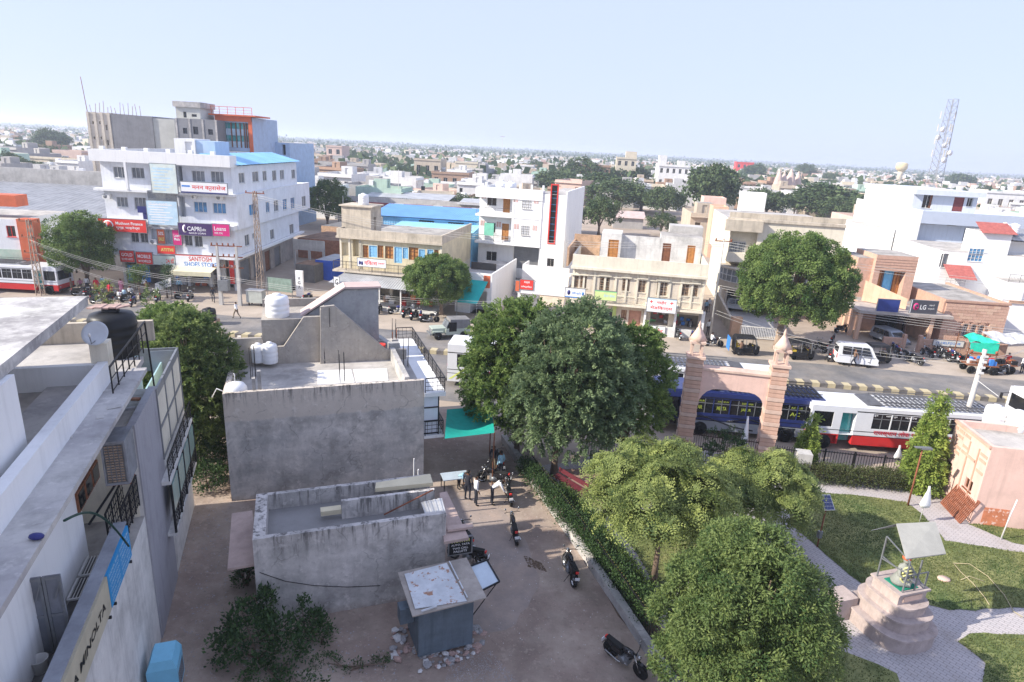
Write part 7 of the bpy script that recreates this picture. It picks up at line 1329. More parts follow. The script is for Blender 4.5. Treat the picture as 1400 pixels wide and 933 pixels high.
# ---- poles, wires
def lattice(label,gx,gy,ytx,yty,w_=.5,name='lattice_pole',cross=1):
    g = G(gx,gy); h = ZT(g,ytx,yty); t = T(name,label,'utility pole',g[:2],SY); mb = MB(); c = [(-1,-1),(1,-1),(1,1),(-1,1)]
    for a,b in c: mb.bar((a*w_/2,b*w_/2,0),(a*w_*.25,b*w_*.25,h),.07)
    n = int(h/.7)
    for i in range(n):
        f0,f1 = i/n,(i+1)/n; s0,s1 = w_/2*(1-.5*f0),w_/2*(1-.5*f1)
        for k in range(4): a,b = c[k],c[(k+1) % 4]; mb.bar((a[0]*s0,a[1]*s0,h*f0),(b[0]*s1,b[1]*s1,h*f1),.035)
    t.part('lattice',mb,K.rust_light); mb = MB()
    for k in range(cross): mb.bar((-1.1,0,h-.2-k*1.6),(1.1,0,h-.2-k*1.6),.1); [mb.lathe([(.05,0),(.09,.06),(.05,.12),(.08,.2)],6,(x,0,h-.15-k*1.6)) for x in (-1,0,1)]
    t.part('crossarm',mb,K.rust); return g,h
M('rust_light',(.36,.28,.22),.85,.2,2,.1); M('pole_concrete',(.55,.53,.49),.9,.1,1,.2,stain=.15)
PA = lattice('rusty lattice pole with crossarms beside the far left bus',56,404,49,300,.55,cross=3); PB = lattice('tall lattice pole at the mouth of the alley',357,398,357,262,.6,cross=1)
hfr = T('transformer_pole','twin concrete pole with transformer gear at the corner building','utility pole',G(303,417)[:2],SY+.15); h = ZT(G(303,417),300,336); d_ = hfr.F(316,410)[0]
mb = MB(); [mb.hexa([(x-.18,-.18,0),(x+.18,-.18,0),(x+.18,.18,0),(x-.18,.18,0),(x-.1,-.1,h),(x+.1,-.1,h),(x+.1,.1,h),(x-.1,.1,h)]) for x in (0,d_+.9)]; hfr.part('pole',mb,K.pole_concrete); mb = MB(); [mb.bar((-.6,0,h-k*1.1),(d_+1.5,0,h-k*1.1),.1) for k in range(3)]; [mb.lathe([(.06,0),(.1,.08),(.06,.14),(.1,.24)],6,(-.5+i*.55,0,h-k*1.1+.04)) for i in range(int((d_+2)/.55)) for k in range(3)]; hfr.part('crossarm',mb,K.rust)
hfr.part('transformer',MB().box(-.1,.9,-.35,.35,h-4.6,h-3.5).lathe([(.08,0),(.05,.3)],6,(.2,0,h-3.5)).lathe([(.08,0),(.05,.3)],6,(.6,0,h-3.5)),K.steel_grey); PT = (G(303,417),h)
def pole(label,gx,gy,tx,ty,r=.13,name='utility_pole',arm=True,leanx=0):
    g = G(gx,gy); h = ZT(g,tx,ty); t = T(name,label,'utility pole',g[:2],SY); t.part('shaft',MB().tube([(0,0,0),(leanx,0,h)],[r,r*.6],8),K.pole_concrete)
    if arm: mb = MB(); mb.bar((leanx-.8,0,h-.3),(leanx+.8,0,h-.3),.08); [mb.lathe([(.05,0),(.09,.1),(.04,.2)],6,(leanx+x,0,h-.26)) for x in (-.7,0,.7)]; t.part('crossarm',mb,K.rust)
    return g,h,t
PC = pole('slim pale concrete pole at the ornate building corner',970,463,983,325,.12); PD = pole('pale concrete pole with bolted fittings behind the pink hut',1308,618,1347,478,.2,leanx=0.0)
mb = MB(); [mb.bar((-.16,-.2,PD[1]-.4-k*.35),(.16,-.2,PD[1]-.4-k*.35),.08,.12) for k in range(4)]; mb.bar((-.1,-.2,PD[1]-1.9),(.9,-.9,PD[1]-2.6),.03); PD[2].part('fitting',mb,K.off_white)
for px,py,tx,ty,lb in ((684,262,685,186,'thin distant mast with floodlights above the white house'),(545,300,545,232,'slim pole beside the market arcade'),(470,316,468,268,'thin pole left of the cream shop house'),(372,352,372,282,'thin pole behind the corner building')): pole(lb,px,py,tx,ty,.1,'mast' if py < 270 else 'utility_pole',arm=py < 270)
def wire(label,a,b,sag,n=3,sp=.5,r=.014):
    a = Vector(a); b = Vector(b); t = T('overhead_wire',label,'wire',(0,0),0,'overhead wires along the street')
    for k in range(n):
        o = Vector((0,sp*(k-(n-1)/2)*.6,-.28*k)); t.part('strand',MB().tube([a.lerp(b,f)+o-Vector((0,0,sag*4*f*(1-f))) for f in np.linspace(0,1,16)],r,4),K.pole_concrete)
tp = lambda P: (P[0][0],P[0][1],P[1]-.2)
wire('bundle of overhead wires from the far left pole to the transformer',(PA[0][0],PA[0][1],PA[1]-2),(PT[0][0],PT[0][1],PT[1]-3.4),.9,3); wire('overhead wires crossing above the shops to the slim pole',(PT[0][0],PT[0][1],PT[1]-3),(PC[0][0],PC[0][1],PC[1]*.45),1.6,3)
wire('overhead wires from the slim pole towards the pole by the hut',(PC[0][0],PC[0][1],PC[1]*.55),(62,50,4.5),.9,4); wire('single overhead wire across the left forecourt',(PA[0][0],PA[0][1],PA[1]-3.2),(PT[0][0],PT[0][1],PT[1]-5),1.1,2)
shrub('added dark shrub for the deep shade left of the taller grey house',283,668,[(0,0,.7,.9,.8,.8),(-.6,1.2,1.0,1.0,.8,1.0),(.3,2.4,1.2,.9,.8,1.1)],420,16,(.14,.07),.16,71,up=.4)  # added shrub, darkens the sunlit ground of the yard gap
shrub('added dark shrub for the deep shade beneath the yard trees',268,622,[(0,0,.9,1.1,.8,1.0),(.9,1.0,.8,.8,.8,.8)],320,16,(.14,.07),.16,72,up=.4)  # second added shrub, darkens the ground below the crowns
wire('overhead wires slung from the alley pole to the slim pole tops',(PB[0][0],PB[0][1],PB[1]-.3),(PC[0][0],PC[0][1],PC[1]-.3),1.8,3); wire('overhead wires from the slim pole across the big neem to the right edge',(PC[0][0],PC[0][1],PC[1]-.3),(66,54,8.5),1.2,3)
wire('thin wires falling from the hut pole towards the stalls',(PD[0][0],PD[0][1],PD[1]-.5),(46,52,5),.6,2); wire('wires from the hut pole along the park railing to the gate',(PD[0][0],PD[0][1],PD[1]-.7),(14,43,7.0),.8,2,r=.009)
# ============================================================ VEHICLES AND PEOPLE
def dup(t,at,yaw,label,group=None,z=None,roll=None,pal=None):
    r = t.o.copy(); col.objects.link(r); r.location = (at[0],at[1],t.o.location.z if z is None else z); r.rotation_euler = (roll or 0,0,yaw); r['label'] = label
    if group: r['group'] = group
    def rec(a,b):
        for ch in list(a.children):
            c = ch.copy(); col.objects.link(c); c.parent = b
            if pal and ch.name.split('.')[0] in pal:
                c.data = pal_mesh(ch.data,pal[ch.name.split('.')[0]])
            rec(ch,c)
    rec(t.o,r); return r
_PM = {}
def pal_mesh(me,mats):
    k = (me.name,tuple(mats))
    if k not in _PM:
        m = me.copy(); [m.materials.__setitem__(i,MATS[n]) for i,n in enumerate(mats)]; _PM[k] = m
    return _PM[k]
def wheel(t,x,y,r,w_,rim='chrome',spoke=True,z=None,name='wheel'):
    z = r if z is None else z
    W = t.part(name,MB().lathe([(r*.2,-w_*.5),(r*.24,0),(r*.2,w_*.5)],10,(x,y,z),0,'y'),K.steel_grey)
    t.part('tyre',MB().lathe([(r*.76,-w_/2),(r*.95,-w_/2),(r,-w_*.25),(r,w_*.25),(r*.95,w_/2),(r*.76,w_/2),(r*.76,-w_/2)],22,(x,y,z),0,'y'),K.rubber,W)
    mb = MB()
    if spoke: mb.lathe([(r*.7,-w_*.2),(r*.77,-w_*.3),(r*.77,w_*.3),(r*.7,w_*.2),(r*.7,-w_*.2)],20,(x,y,z),0,'y'); [mb.bar((x+math.cos(a)*r*.2,y,z+math.sin(a)*r*.2),(x+math.cos(a)*r*.72,y,z+math.sin(a)*r*.72),r*.07) for a in np.linspace(0,2*math.pi,6)[:-1]]
    else: mb.lathe([(.001,-w_*.42),(r*.3,-w_*.5),(r*.5,-w_*.3),(r*.76,-w_*.45),(r*.76,w_*.45),(r*.4,w_*.3),(.001,w_*.42)],18,(x,y,z),0,'y')
    t.part('rim',mb,MATS[rim],W)
def bike(label,at,yaw,roll=.13,group='motorcycles on the lane and street',body='black_gloss'):
    t = T('motorcycle',label,'motorcycle',at,yaw,group); t.o.rotation_euler[0] = roll
    wheel(t,.66,0,.3,.1); wheel(t,-.64,0,.3,.13)
    mb = MB(); mb.tube([(.5,0,.95),(.42,0,.72),(.1,0,.36),(-.3,0,.34)],.03,6); mb.tube([(.46,0,.8),(-.2,0,.68),(-.85,0,.74)],.028,6); [mb.tube([(-.25,s,.36),(-.64,s,.3)],.025,5) for s in (-.09,.09)]; [mb.tube([(-.64,s,.32),(-.5,s,.68)],.03,5) for s in (-.1,.1)]; mb.tube([(-.3,.1,.3),(-.36,.3,.0)],.015,4); t.part('frame',mb,K.steel_black)
    t.part('engine',MB().box(-.2,.2,-.13,.13,.26,.46).lathe([(.13,-.16),(.13,.16)],12,(-.02,0,.36),0,'y').box(.05,.2,-.08,.08,.44,.62),K.steel_grey)
    [t.part('fork',MB().tube([(.66,s,.3),(.46,s,.92)],.024,6),K.chrome) for s in (-.08,.08)]
    mb = MB(); mb.lathe([(.001,-.3),(.08,-.27),(.14,-.1),(.15,.08),(.1,.24),(.001,.28)],12,(.18,0,.78),0,'x',.75,1); t.part('fuel_tank',mb,MATS[body])
    mb = MB(); mb.hexa([(-.72,-.1,.74),(-.08,-.11,.72),(-.08,.11,.72),(-.72,.1,.74),(-.78,-.08,.84),(-.1,-.1,.79),(-.1,.1,.79),(-.78,.08,.84)]); t.part('seat',mb,K.rubber)
    t.part('side_panel',MB().hexa([(-.5,-.12,.5),(-.1,-.12,.48),(-.1,.12,.48),(-.5,.12,.5),(-.75,-.09,.73),(-.1,-.12,.71),(-.1,.12,.71),(-.75,.09,.73)]),MATS[body])
    for x,nm in ((.66,0),(-.64,1)): mb = MB(); P = [(x+.34*math.cos(a),0,.3+.34*math.sin(a)) for a in np.linspace(.7 if nm == 0 else .9,2.4 if nm == 0 else 2.9,7)]; [mb.bar(a,b,.13,.02) for a,b in zip(P,P[1:])]; t.part('mudguard',mb,MATS[body])
    mb = MB(); mb.tube([(.38,-.36,1.02),(.46,-.2,1.0),(.5,0,.96),(.46,.2,1.0),(.38,.36,1.02)],.014,5); t.part('handlebar',mb,K.steel_black)
    t.part('headlight',MB().lathe([(.001,-.04),(.07,-.02),(.085,.05),(.08,.07),(.001,.08)],12,(.58,0,.86),0,'x'),K.chrome)
    t.part('tail_light',MB().box(-.86,-.8,-.06,.06,.72,.8),K.red_bright); t.part('number_plate',MB().box(-.97,-.95,-.1,.1,.5,.62),K.white_print)
    t.part('exhaust',MB().tube([(.15,-.12,.3),(-.2,-.15,.2),(-.75,-.17,.3)],[.02,.03,.045],7),K.chrome)
    for s in (-1,1): t.part('mirror',MB().tube([(.44,s*.22,1.0),(.4,s*.3,1.18)],.008,4).lathe([(.05,-.008),(.05,.008)],8,(.4,s*.31,1.2),0,'x'),K.chrome)
    return t
def bpx(p,q): a,b = G(*p),G(*q); c = (a+b)/2; return c[:2],math.atan2(b[1]-a[1],b[0]-a[0])   # from rear wheel contact to front wheel contact
c_,y_ = bpx((835,896),(874,926)); b0 = bike('black motorcycle at the bottom of the lane, nearest the viewer, leaning by the pale wall',c_,y_)
LB = [((785,807),(769,770),'black motorcycle parked against the pale wall, between two others'),((708,752),(699,716),'black motorcycle in the middle of the lane facing away'),((700,698),(692,668),'dark motorcycle beside the pale wall near the group of men'),((640,756),(628,736),'motorcycle under the pink canopy beside the black shop board'),((655,772),(624,764),'motorcycle half hidden behind the kiosk flap'),((685,664),(664,660),'motorcycle with the bending man in white shirt'),((688,650),(680,632),'motorcycle parked under the tree edge at the far end of lane')]
for p,q,lb in LB: c_,y_ = bpx(p,q); dup(b0,c_,y_,lb,roll=R.choice((.12,-.1)) if 'man' not in lb else 0)
SB = [(543,430,20,'first motorcycle in the row before the cream shop house'),(556,433,75,'second motorcycle in the row before the cream shop house'),(566,436,80,'third motorcycle in the row before the cream shop house'),(576,438,100,'motorcycle parked at the foot of the bushy neem tree'),(588,441,20,'motorcycle beside the jeep bonnet'),(688,396,100,'scooter like bike parked by the stairs of the white house'),
      (927,463,100,'motorcycle before the medical shop counter'),(944,465,80,'motorcycle before the second shop of the ornate building'),(975,474,5,'motorcycle beside the slim concrete pole'),(1236,492,115,'blue black motorcycle in the showroom forecourt'),(1248,497,120,'motorcycle parked askew before the showroom steps'),(1266,488,100,'motorcycle by the showroom gate post'),(1301,492,100,'motorcycle left of the green tarpaulin stall'),(1309,496,110,'second motorcycle left of the green tarpaulin stall'),(1316,497,30,'bike parked beneath the green tarpaulin'),(1150,455,20,'motorcycle parked behind the white van near the ramp'),(1136,470,60,'motorcycle behind the dark three wheeler'),(1120,480,110,'motorcycle in the shade right of the big neem trunk'),(1218,480,100,'motorcycle just right of the yellow three wheeler'),(1100,484,95,'motorcycle between two dark three wheelers under the big neem'),(1132,492,70,'motorcycle by the tail of the white minivan'),(1226,486,85,'motorcycle near the leaning shop hoarding of the showroom'),(1290,492,100,'motorcycle under the banner of the stone boundary wall'),(1283,487,110,'motorcycle at the middle of the stone boundary wall'),(392,398,30,'motorcycle before the green mesh fence'),(420,412,80,'motorcycle at the foot of the white name board'),(478,420,20,'motorcycle at the left end of the veranda shop'),(492,424,70,'motorcycle beside the veranda steps'),(520,428,95,'motorcycle in front of the dark shop bay'),(1370,513,20,'motorcycle in front of the grey tarpaulin stall')]
for i,(px,py) in enumerate([(112,404),(121,406),(132,408),(136,416),(150,410),(160,412),(176,412),(182,418),(205,411),(216,413),(252,409),(259,411)]): SB.append((px,py,R.choice((10,40,75,95,110)),['motorcycle at the left end of the crowded row by the tree','second motorcycle in the crowded row by the tree','third motorcycle in the crowded row, under the leaves','motorcycle standing out in front of the crowded row','motorcycle behind the woman in red','motorcycle beside the woman in red','motorcycle ridden by the man in pale shirt','motorcycle nearest the road in the crowded row','motorcycle before the blue shop front','motorcycle beside the leaning hoarding','motorcycle beneath the cream awning','second motorcycle beneath the cream awning'][i]))
for px,py,a,lb in SB: g = G(px,py); dup(b0,g[:2],SY+math.radians(a),lb,roll=R.choice((.12,-.1)),pal={'fuel_tank': [R.choice(['black_gloss','black_gloss','navy_print','rust_dark','black_gloss'])]})
def body_px(name,label,cat,p,q,side=1):
    """vehicle frame: origin at rear wheel contact, +x towards the front; p rear near-side contact, q front near-side contact"""
    a,b = G(*p),G(*q); return T(name,label,cat,a[:2],math.atan2(b[1]-a[1],b[0]-a[0]))
def bus(label,at,yaw,L=10.6,skin='bus_white',lower='bus_red',roofmat=None,text=None,near=-1,rack=True,ws=None,tx=None,rear_stripes=False,front=True,doorx=None,roofh=2.95):
    """+x = front; sides at y=0 (near) and y=2.45"""
    t = T('bus',label,'bus',at,yaw,'buses on the road'); W_ = 2.45; z0,z1 = .42,roofh
    nw = 7; wx = [(.7+i*(L-3.2)/nw,.7+(i+1)*(L-3.2)/nw-.06) for i in range(nw)]; dx = doorx or (L-2.35,L-1.5)
    fw_ = (L-1.35,L-.15); op = [(a,1.55,b,2.55,.06) for a,b in wx if b < dx[0]]+[(fw_[0],1.5,fw_[1],2.5,.06),(dx[0],z0+.02,dx[1],2.5,.5)]
    mk_ = lambda n: n
    mb = MB(); yy = (0,W_); mb.walls(0,L,0,W_,1.05,z1-.12,{'f': [o if o[1] > 1.1 else (o[0],1.06,*o[2:]) for o in op],'b': [(a,1.55,b,2.55,.06) for a,b in wx],'r': [(.2,1.5,W_-.2,2.5,.05)],'l': [(.3,1.7,W_-.3,2.45,.05)]},0)
    mb.box(0,L,.0,W_,z1-.118,z1-.06); mb.box(.1,L-.1,.12,W_-.12,z1-.06,z1); t.part('body',mb,MATS[skin])
    mb = MB(); mb.walls(0,dx[0],-.012,W_+.012,z0,1.048,{'f': [(1.6,z0,2.7,.98,.3)]}); mb.walls(dx[1],L+.01,-.012,W_+.012,z0,1.048,{'f': [(dx[1]+.08,z0,dx[1]+1.0,.98,.3)]}) if dx[1] < L-1.2 else mb.box(dx[1],L,-.012,W_+.012,z0,1.048); t.part('skirt',mb,MATS[lower])
    mb = MB(); [mb.box(a,b,.045,.05,1.55,2.55) for a,b in wx if b < dx[0]]; mb.box(fw_[0],fw_[1],.045,.05,1.5,2.5); gls = t.part('side_window',mb,K.glass_dark); mb = MB(); [mb.box(a+(b-a)*.5-.02,a+(b-a)*.5+.02,.02,.05,1.55,2.55) for a,b in wx if b < dx[0]]; [mb.box(a,b,.02,.045,2.2,2.24) for a,b in wx if b < dx[0]]; t.part('window_bar',mb,K.steel_grey,gls)
    t.part('windscreen',MB().box(L-.04,L-.03,.22,W_-.22,1.52,2.48),K.glass_dark); t.part('rear_window',MB().box(.03,.04,.32,W_-.32,1.72,2.43),K.glass_dark)
    t.part('doorway',MB().box(dx[0]+.02,dx[1]-.02,.45,.49,.5,2.48),K.glass_teal if skin == 'bus_white' else K.glass_dark)
    for x in (2.15,L-1.0 if dx[1] < L-1.2 else L-2.9):
        for y in (.08,W_-.08): wheel(t,x,y,.48,.25,'off_white',False)
    [t.part('headlight',MB().lathe([(.001,0),(.11,.0),(.1,.04),(.001,.05)],10,(L,y,.8),0,'x'),K.chrome) for y in (.35,W_-.35)]
    t.part('bumper',MB().box(L,L+.12,0,W_,.42,.6).box(-.1,0,0,W_,.42,.6),K.steel_black)
    if rack: mb = MB(); x0,x1 = .3,L*.62; [mb.box(x0+i*.3,x0+i*.3+.14,.2,W_-.2,z1+.12,z1+.16) for i in range(int((x1-x0)/.3))]; [mb.box(x0,x1,y-.02,y+.02,z,z+.04) for y in (.2,.8,1.6,W_-.2) for z in ((z1+.12,z1+.3) if y in (.2,W_-.2) else (z1+.12,))]; mb.hexa([(x1,.2,z1+.1),(x1+.9,.3,z1+.01),(x1+.9,W_-.3,z1+.01),(x1,W_-.2,z1+.1),(x1,.2,z1+.14),(x1+.9,.3,z1+.05),(x1+.9,W_-.3,z1+.05),(x1,W_-.2,z1+.14)]); t.part('roof_rack',mb,K.rack_grey if skin == 'bus_white' else K.steel_black)
    for s in (-.1,W_+.1): t.part('mirror',MB().tube([(L,s*.9+.1,2.4),(L+.4,s,2.3)],.02,4).box(L+.36,L+.42,s-.1,s+.1,1.9,2.3),K.steel_black)
    mb = MB(); mb.box(0,L,-.016,-.001,1.33,1.36); mb.box(0,dx[0],-.02,-.001,1.045,1.075); mb.box(0,dx[0],-.01,-.001,2.6,2.66); t.part('trim_strip',mb,K.steel_black)
    return t
M('bus_white',(.72,.73,.75),.35,.03,1,0,spec=.5,stain=.04); M('bus_red',(.55,.03,.03),.4,.05,1,0); M('bus_navy',(.018,.03,.13),.3,.1,.6,0,spec=.6); M('bus_silver',(.35,.38,.42),.35,.1,.8,0,metal=.3); M('bus_letter_red',(.55,.02,.04),.5,0,1,0); M('dest_yellow',(.35,.42,.06),.5,0,1,0)
def bus_local(t,x0,x1,z0,z1,s,m,flip=True):
    mb = MB(); lettering(mb,s,(x1,-.022,z0) if flip else (x0,-.022,z0),(-1,0,0) if flip else (1,0,0),(0,0,1),abs(x1-x0),z1-z0); t.part('lettering',mb,MATS[m])
# red striped bus: near side faces the park; +x (front) points left in the picture, so its near side is local y=W. Build mirrored: frame yaw pointing right, front at left.
def mirrored(t,L):      # turn the bus end for end keeping its near side: swap by scaling child meshes is avoided; rotate about its middle and shift across
    t.o.rotation_euler[2] += math.pi
n1,n2 = G(1116,613),G(1320,628); yb_ = math.atan2(n2[1]-n1[1],n2[0]-n1[0])
def bus_mesh_flip(t,L):
    for o in t.o.children_recursive:
        if o.type == 'MESH' and o.name.split('.')[0] != 'lettering': o.data.transform(Matrix.Translation((L,0,0)) @ Matrix.Diagonal((-1,1,1,1))); o.data.flip_normals()
    return t
b1 = bus('white bus with a broad red skirt and red Hindi lettering, parked beyond the hedge',(n1-(n2-n1)/np.linalg.norm(n2-n1)*.7)[:2],yb_,11.2,doorx=(8.5,9.35)); bus_mesh_flip(b1,11.2)
bus_local(b1,4.1,7.4,1.12,1.3,'राजस्थान लोक परिवहन','bus_letter_red',False) if False else None
def put(t,x0,x1,z0,z1,s,m,y=-.025): mb = MB(); lettering(mb,s,(x0,y,z0),(1,0,0),(0,0,1),x1-x0,z1-z0); t.part('lettering',mb,MATS[m])
put(b1,3.9,7.3,1.1,1.54,'राजस्थान लोक परिवहन','bus_letter_red'); put(b1,7.9,9.6,1.14,1.42,'RAJASTHAN','bus_letter_red'); [put(b1,3.3+i*1.15,4.0+i*1.15,2.36,2.5,w_,'white_print',.03) for i,w_ in enumerate(('जयपुर','जोधपुर','नागौर','बीकानेर'))]
n1,n2 = G(944,594),G(1084,606); yb_ = math.atan2(n2[1]-n1[1],n2[0]-n1[0]); u_ = (n2-n1)/np.linalg.norm(n2-n1)
b2_ = bus('dark blue bus with yellow destination lettering behind the pink gate',(n1-u_*2.4)[:2],yb_,10.4,'bus_navy','bus_silver',roofh=3.0,doorx=(8.9,9.7)); bus_mesh_flip(b2_,10.4)
for i in range(5): put(b2_,2.3+i*1.5,3.0+i*1.5,2.3,2.42,['NAGAUR','JODHPUR','DIDWANA','KUCHAMAN','AC BUS'][i],'dest_yellow',.035); put(b2_,2.3+i*1.5,2.9+i*1.5,1.8,2.05,['SIKAR','MERTA','JAIPUR','AJMER','AC'][i],'dest_yellow',.035)
mb = MB(); [mb.tube([(1.5+k*3,-.02,1.0+k*.1),(3+k*3,-.02,1.35),(5+k*3,-.02,.75),(6.2+k*2,-.02,.6)],.045,5) for k in range(2)]; b2_.part('painted_swirl',mb,K.black_gloss)
g = ST.p(*[ST.inv(G(905,556))[0],ST.inv(G(905,556))[1]]); b3 = bus('white roofed bus on the near carriageway, seen above the gate beam',G(884,553)[:2],SY,9.0,roofh=2.95,lower='bus_white')
t4a = G(611,528); b4 = bus('white coach with colourful slanted stripes on its tail, half hidden by trees',t4a[:2],SY+.02,10.5,roofh=3.3,lower='bus_white',rack=False);
for i,(m,a) in enumerate((('yellow_print',0),('red_paint',.35),('black_print',.7),('sky_print',1.05),('magenta_print',1.4))): b4.part('stripe',MB().hexa([(-.02,.05,.6+a*.7),(-.001,.05,.6+a*.7),(-.001,2.4,1.05+a*.35),(-.02,2.4,1.05+a*.35),(-.02,.05,.75+a*.7),(-.001,.05,.75+a*.7),(-.001,2.4,1.14+a*.35),(-.02,2.4,1.14+a*.35)]),MATS[m]); b4.part('stripe',MB().hexa([(.1+i*.5,-.02,.6),(.3+i*.5,-.02,.6),(.3+i*.5,-.014,.6),(.1+i*.5,-.014,.6),(1.3+i*.5,-.02,1.5),(1.5+i*.5,-.02,1.5),(1.5+i*.5,-.014,1.5),(1.3+i*.5,-.014,1.5)]),MATS[m])
g1_ = G(84,404); b5 = bus('white bus with a red skirt at the far left beside the lattice pole',(g1_-np.array([10.8,.0,0]))[:2],math.radians(0),10.6)
g1_ = G(1400,600); b6 = bus('white front of a bus entering at the right edge',g1_[:2],SY+.05,9,lower='bus_white'); bus_mesh_flip(b6,9)
def van(label,at,yaw,L=3.7,Wd=1.5,Hh=1.8,mat='bus_white',name='van',cat='van',hood=.75,nwin=3):
    t = T(name,label,cat,at,yaw); zb,zw = .28,Hh*.55
    P = [(0,zb),(L,zb),(L+.02,zw*.75),(L-hood*.45,zw),(L-hood*1.25,Hh-.06),(L-hood*1.5,Hh),(.22,Hh),(.06,Hh-.12),(-.02,zw)]
    n = len(P); vs = [(p[0],(0 if p[1] < zw+.05 else .1),p[1]) for p in P]+[(p[0],Wd-(0 if p[1] < zw+.05 else .1),p[1]) for p in P]
    t.part('body',MB().add(vs,[tuple(range(n)),tuple(range(2*n-1,n-1,-1))]+[(i,n+i,n+(i+1) % n,(i+1) % n) for i in range(n)]),MATS[mat])
    xw0,xw1 = .28,L-hood*1.2
    for s,y in ((-1,.0),(1,Wd)):
        for i in range(nwin): a = xw0+(xw1-xw0)*i/nwin+.04; b = xw0+(xw1-xw0)*(i+1)/nwin-.05; tp_ = b+(0 if i < nwin-1 else -.2); yy = [y-s*-.0,y]; q = (lambda z: y+s*(-.0)-s*.1*((z-zw)/(Hh-zw)) if True else 0); t.part('window',MB().hexa([(a,q(zw)+s*.045-.008,zw+.04),(b+(.1 if i == nwin-1 else 0),q(zw)+s*.045-.008,zw+.04),(b+(.1 if i == nwin-1 else 0),q(zw)+s*.045+.008,zw+.04),(a,q(zw)+s*.045+.008,zw+.04),(a,q(Hh)+s*.03-.008,Hh-.12),(tp_,q(Hh)+s*.03-.008,Hh-.12),(tp_,q(Hh)+s*.03+.008,Hh-.12),(a,q(Hh)+s*.03+.008,Hh-.12)]),K.glass_dark)
        mb = MB(); [mb.box(x,x+.015,y-.012,y+.012,zb+.1,zw+.02) for x in (xw0+(xw1-xw0)*k/nwin for k in range(1,nwin+1))]; mb.box(.1,L-.15,y-.014,y+.014,zw-.12,zw-.1); t.part('panel_gap',mb,K.steel_grey)
        [wheel(t,x,y-s*-.0-s*.09,.28,.17,'off_white',False) for x in (.65,L-.75)]
    t.part('windscreen',MB().hexa([(L-hood*.5+.03,.12,zw+.05),(L-hood*.5+.05,.12,zw+.05),(L-hood*.5+.05,Wd-.12,zw+.05),(L-hood*.5+.03,Wd-.12,zw+.05),(L-hood*1.22,.18,Hh-.1),(L-hood*1.2,.18,Hh-.1),(L-hood*1.2,Wd-.18,Hh-.1),(L-hood*1.22,Wd-.18,Hh-.1)]),K.glass_dark)
    t.part('rear_window',MB().box(-.03,.02,.2,Wd-.2,zw+.08,Hh-.25),K.glass_dark)
    for y in (.18,Wd-.18): t.part('headlight',MB().box(L-.02,L+.04,y-.12,y+.12,zw*.6,zw*.72),K.chrome); t.part('tail_light',MB().box(-.04,.0,y-.08,y+.08,zw*.6,zw),K.red_bright)
    t.part('bumper',MB().box(L-.05,L+.08,0,Wd,zb,zb+.16).box(-.08,.02,0,Wd,zb,zb+.16),MATS['steel_grey' if mat != 'bus_white' else 'off_white']); return t
a_,b_ = G(1143,499),G(1200,505); van('white minivan parked on the far road shoulder',a_[:2],math.atan2(b_[1]-a_[1],b_[0]-a_[0]),3.35,1.5,1.9,hood=.55)
van('white hatchback car inside the dark carport',G(992,424)[:2],math.radians(-20),3.6,1.5,1.45,'bus_white','car','car',1.0); van('dark car in the carport behind the white one',G(985,414)[:2],math.radians(-15),3.6,1.5,1.45,'navy_print','car','car',1.0); van('silver grey car under the showroom canopy',G(1188,462)[:2],math.radians(-75),3.6,1.6,1.4,'bus_silver','car','car',1.0)
# jeep facing left
ja,jb = G(592,466),G(655,462); jp = T('jeep','pale green open jeep with grey canvas hood, facing left beside the road','jeep',ja[:2],math.atan2(jb[1]-ja[1],jb[0]-ja[0])+.0); JG = M('jeep_green',(.42,.47,.4),.5,.08,1,0,stain=.1)
jp.part('body',MB().box(1.2,3.5,0,1.6,.45,1.0).box(.0,1.3,.2,1.4,.55,1.05).box(-.05,0,.2,1.4,.5,1.0),JG); jp.part('fender',MB().box(.0,.95,-.02,.28,.72,.82).box(.0,.95,1.32,1.62,.72,.82).box(2.7,3.5,-.02,.2,.72,.82),JG); jp.part('canvas_hood',MB().hexa([(1.55,.0,1.0),(3.55,.0,1.0),(3.55,1.6,1.0),(1.55,1.6,1.0),(1.65,.1,1.85),(3.5,.1,1.8),(3.5,1.5,1.8),(1.65,1.5,1.85)]),M('canvas',(.2,.195,.19),.9,.15,2,.3)); jp.part('doorway',MB().box(1.5,2.2,-.02,.0,.75,1.6),K.dark_interior); jp.part('windscreen',MB().hexa([(1.25,.1,1.05),(1.29,.1,1.05),(1.29,1.5,1.05),(1.25,1.5,1.05),(1.5,.1,1.65),(1.54,.1,1.65),(1.54,1.5,1.65),(1.5,1.5,1.65)]),K.glass_grey); jp.part('grille',MB().box(-.08,-.055,.3,1.3,.55,.98),K.steel_grey); [jp.part('headlight',MB().lathe([(.001,-.02),(.1,0),(.09,.03)],10,(-.08,y,.8),0,'x'),K.chrome) for y in (.45,1.15)]; jp.part('bumper',MB().box(-.25,-.12,.1,1.5,.45,.58),K.steel_grey)
for x in (.5,2.9): [wheel(jp,x,y,.37,.2,'off_white',False) for y in (.06,1.54)]
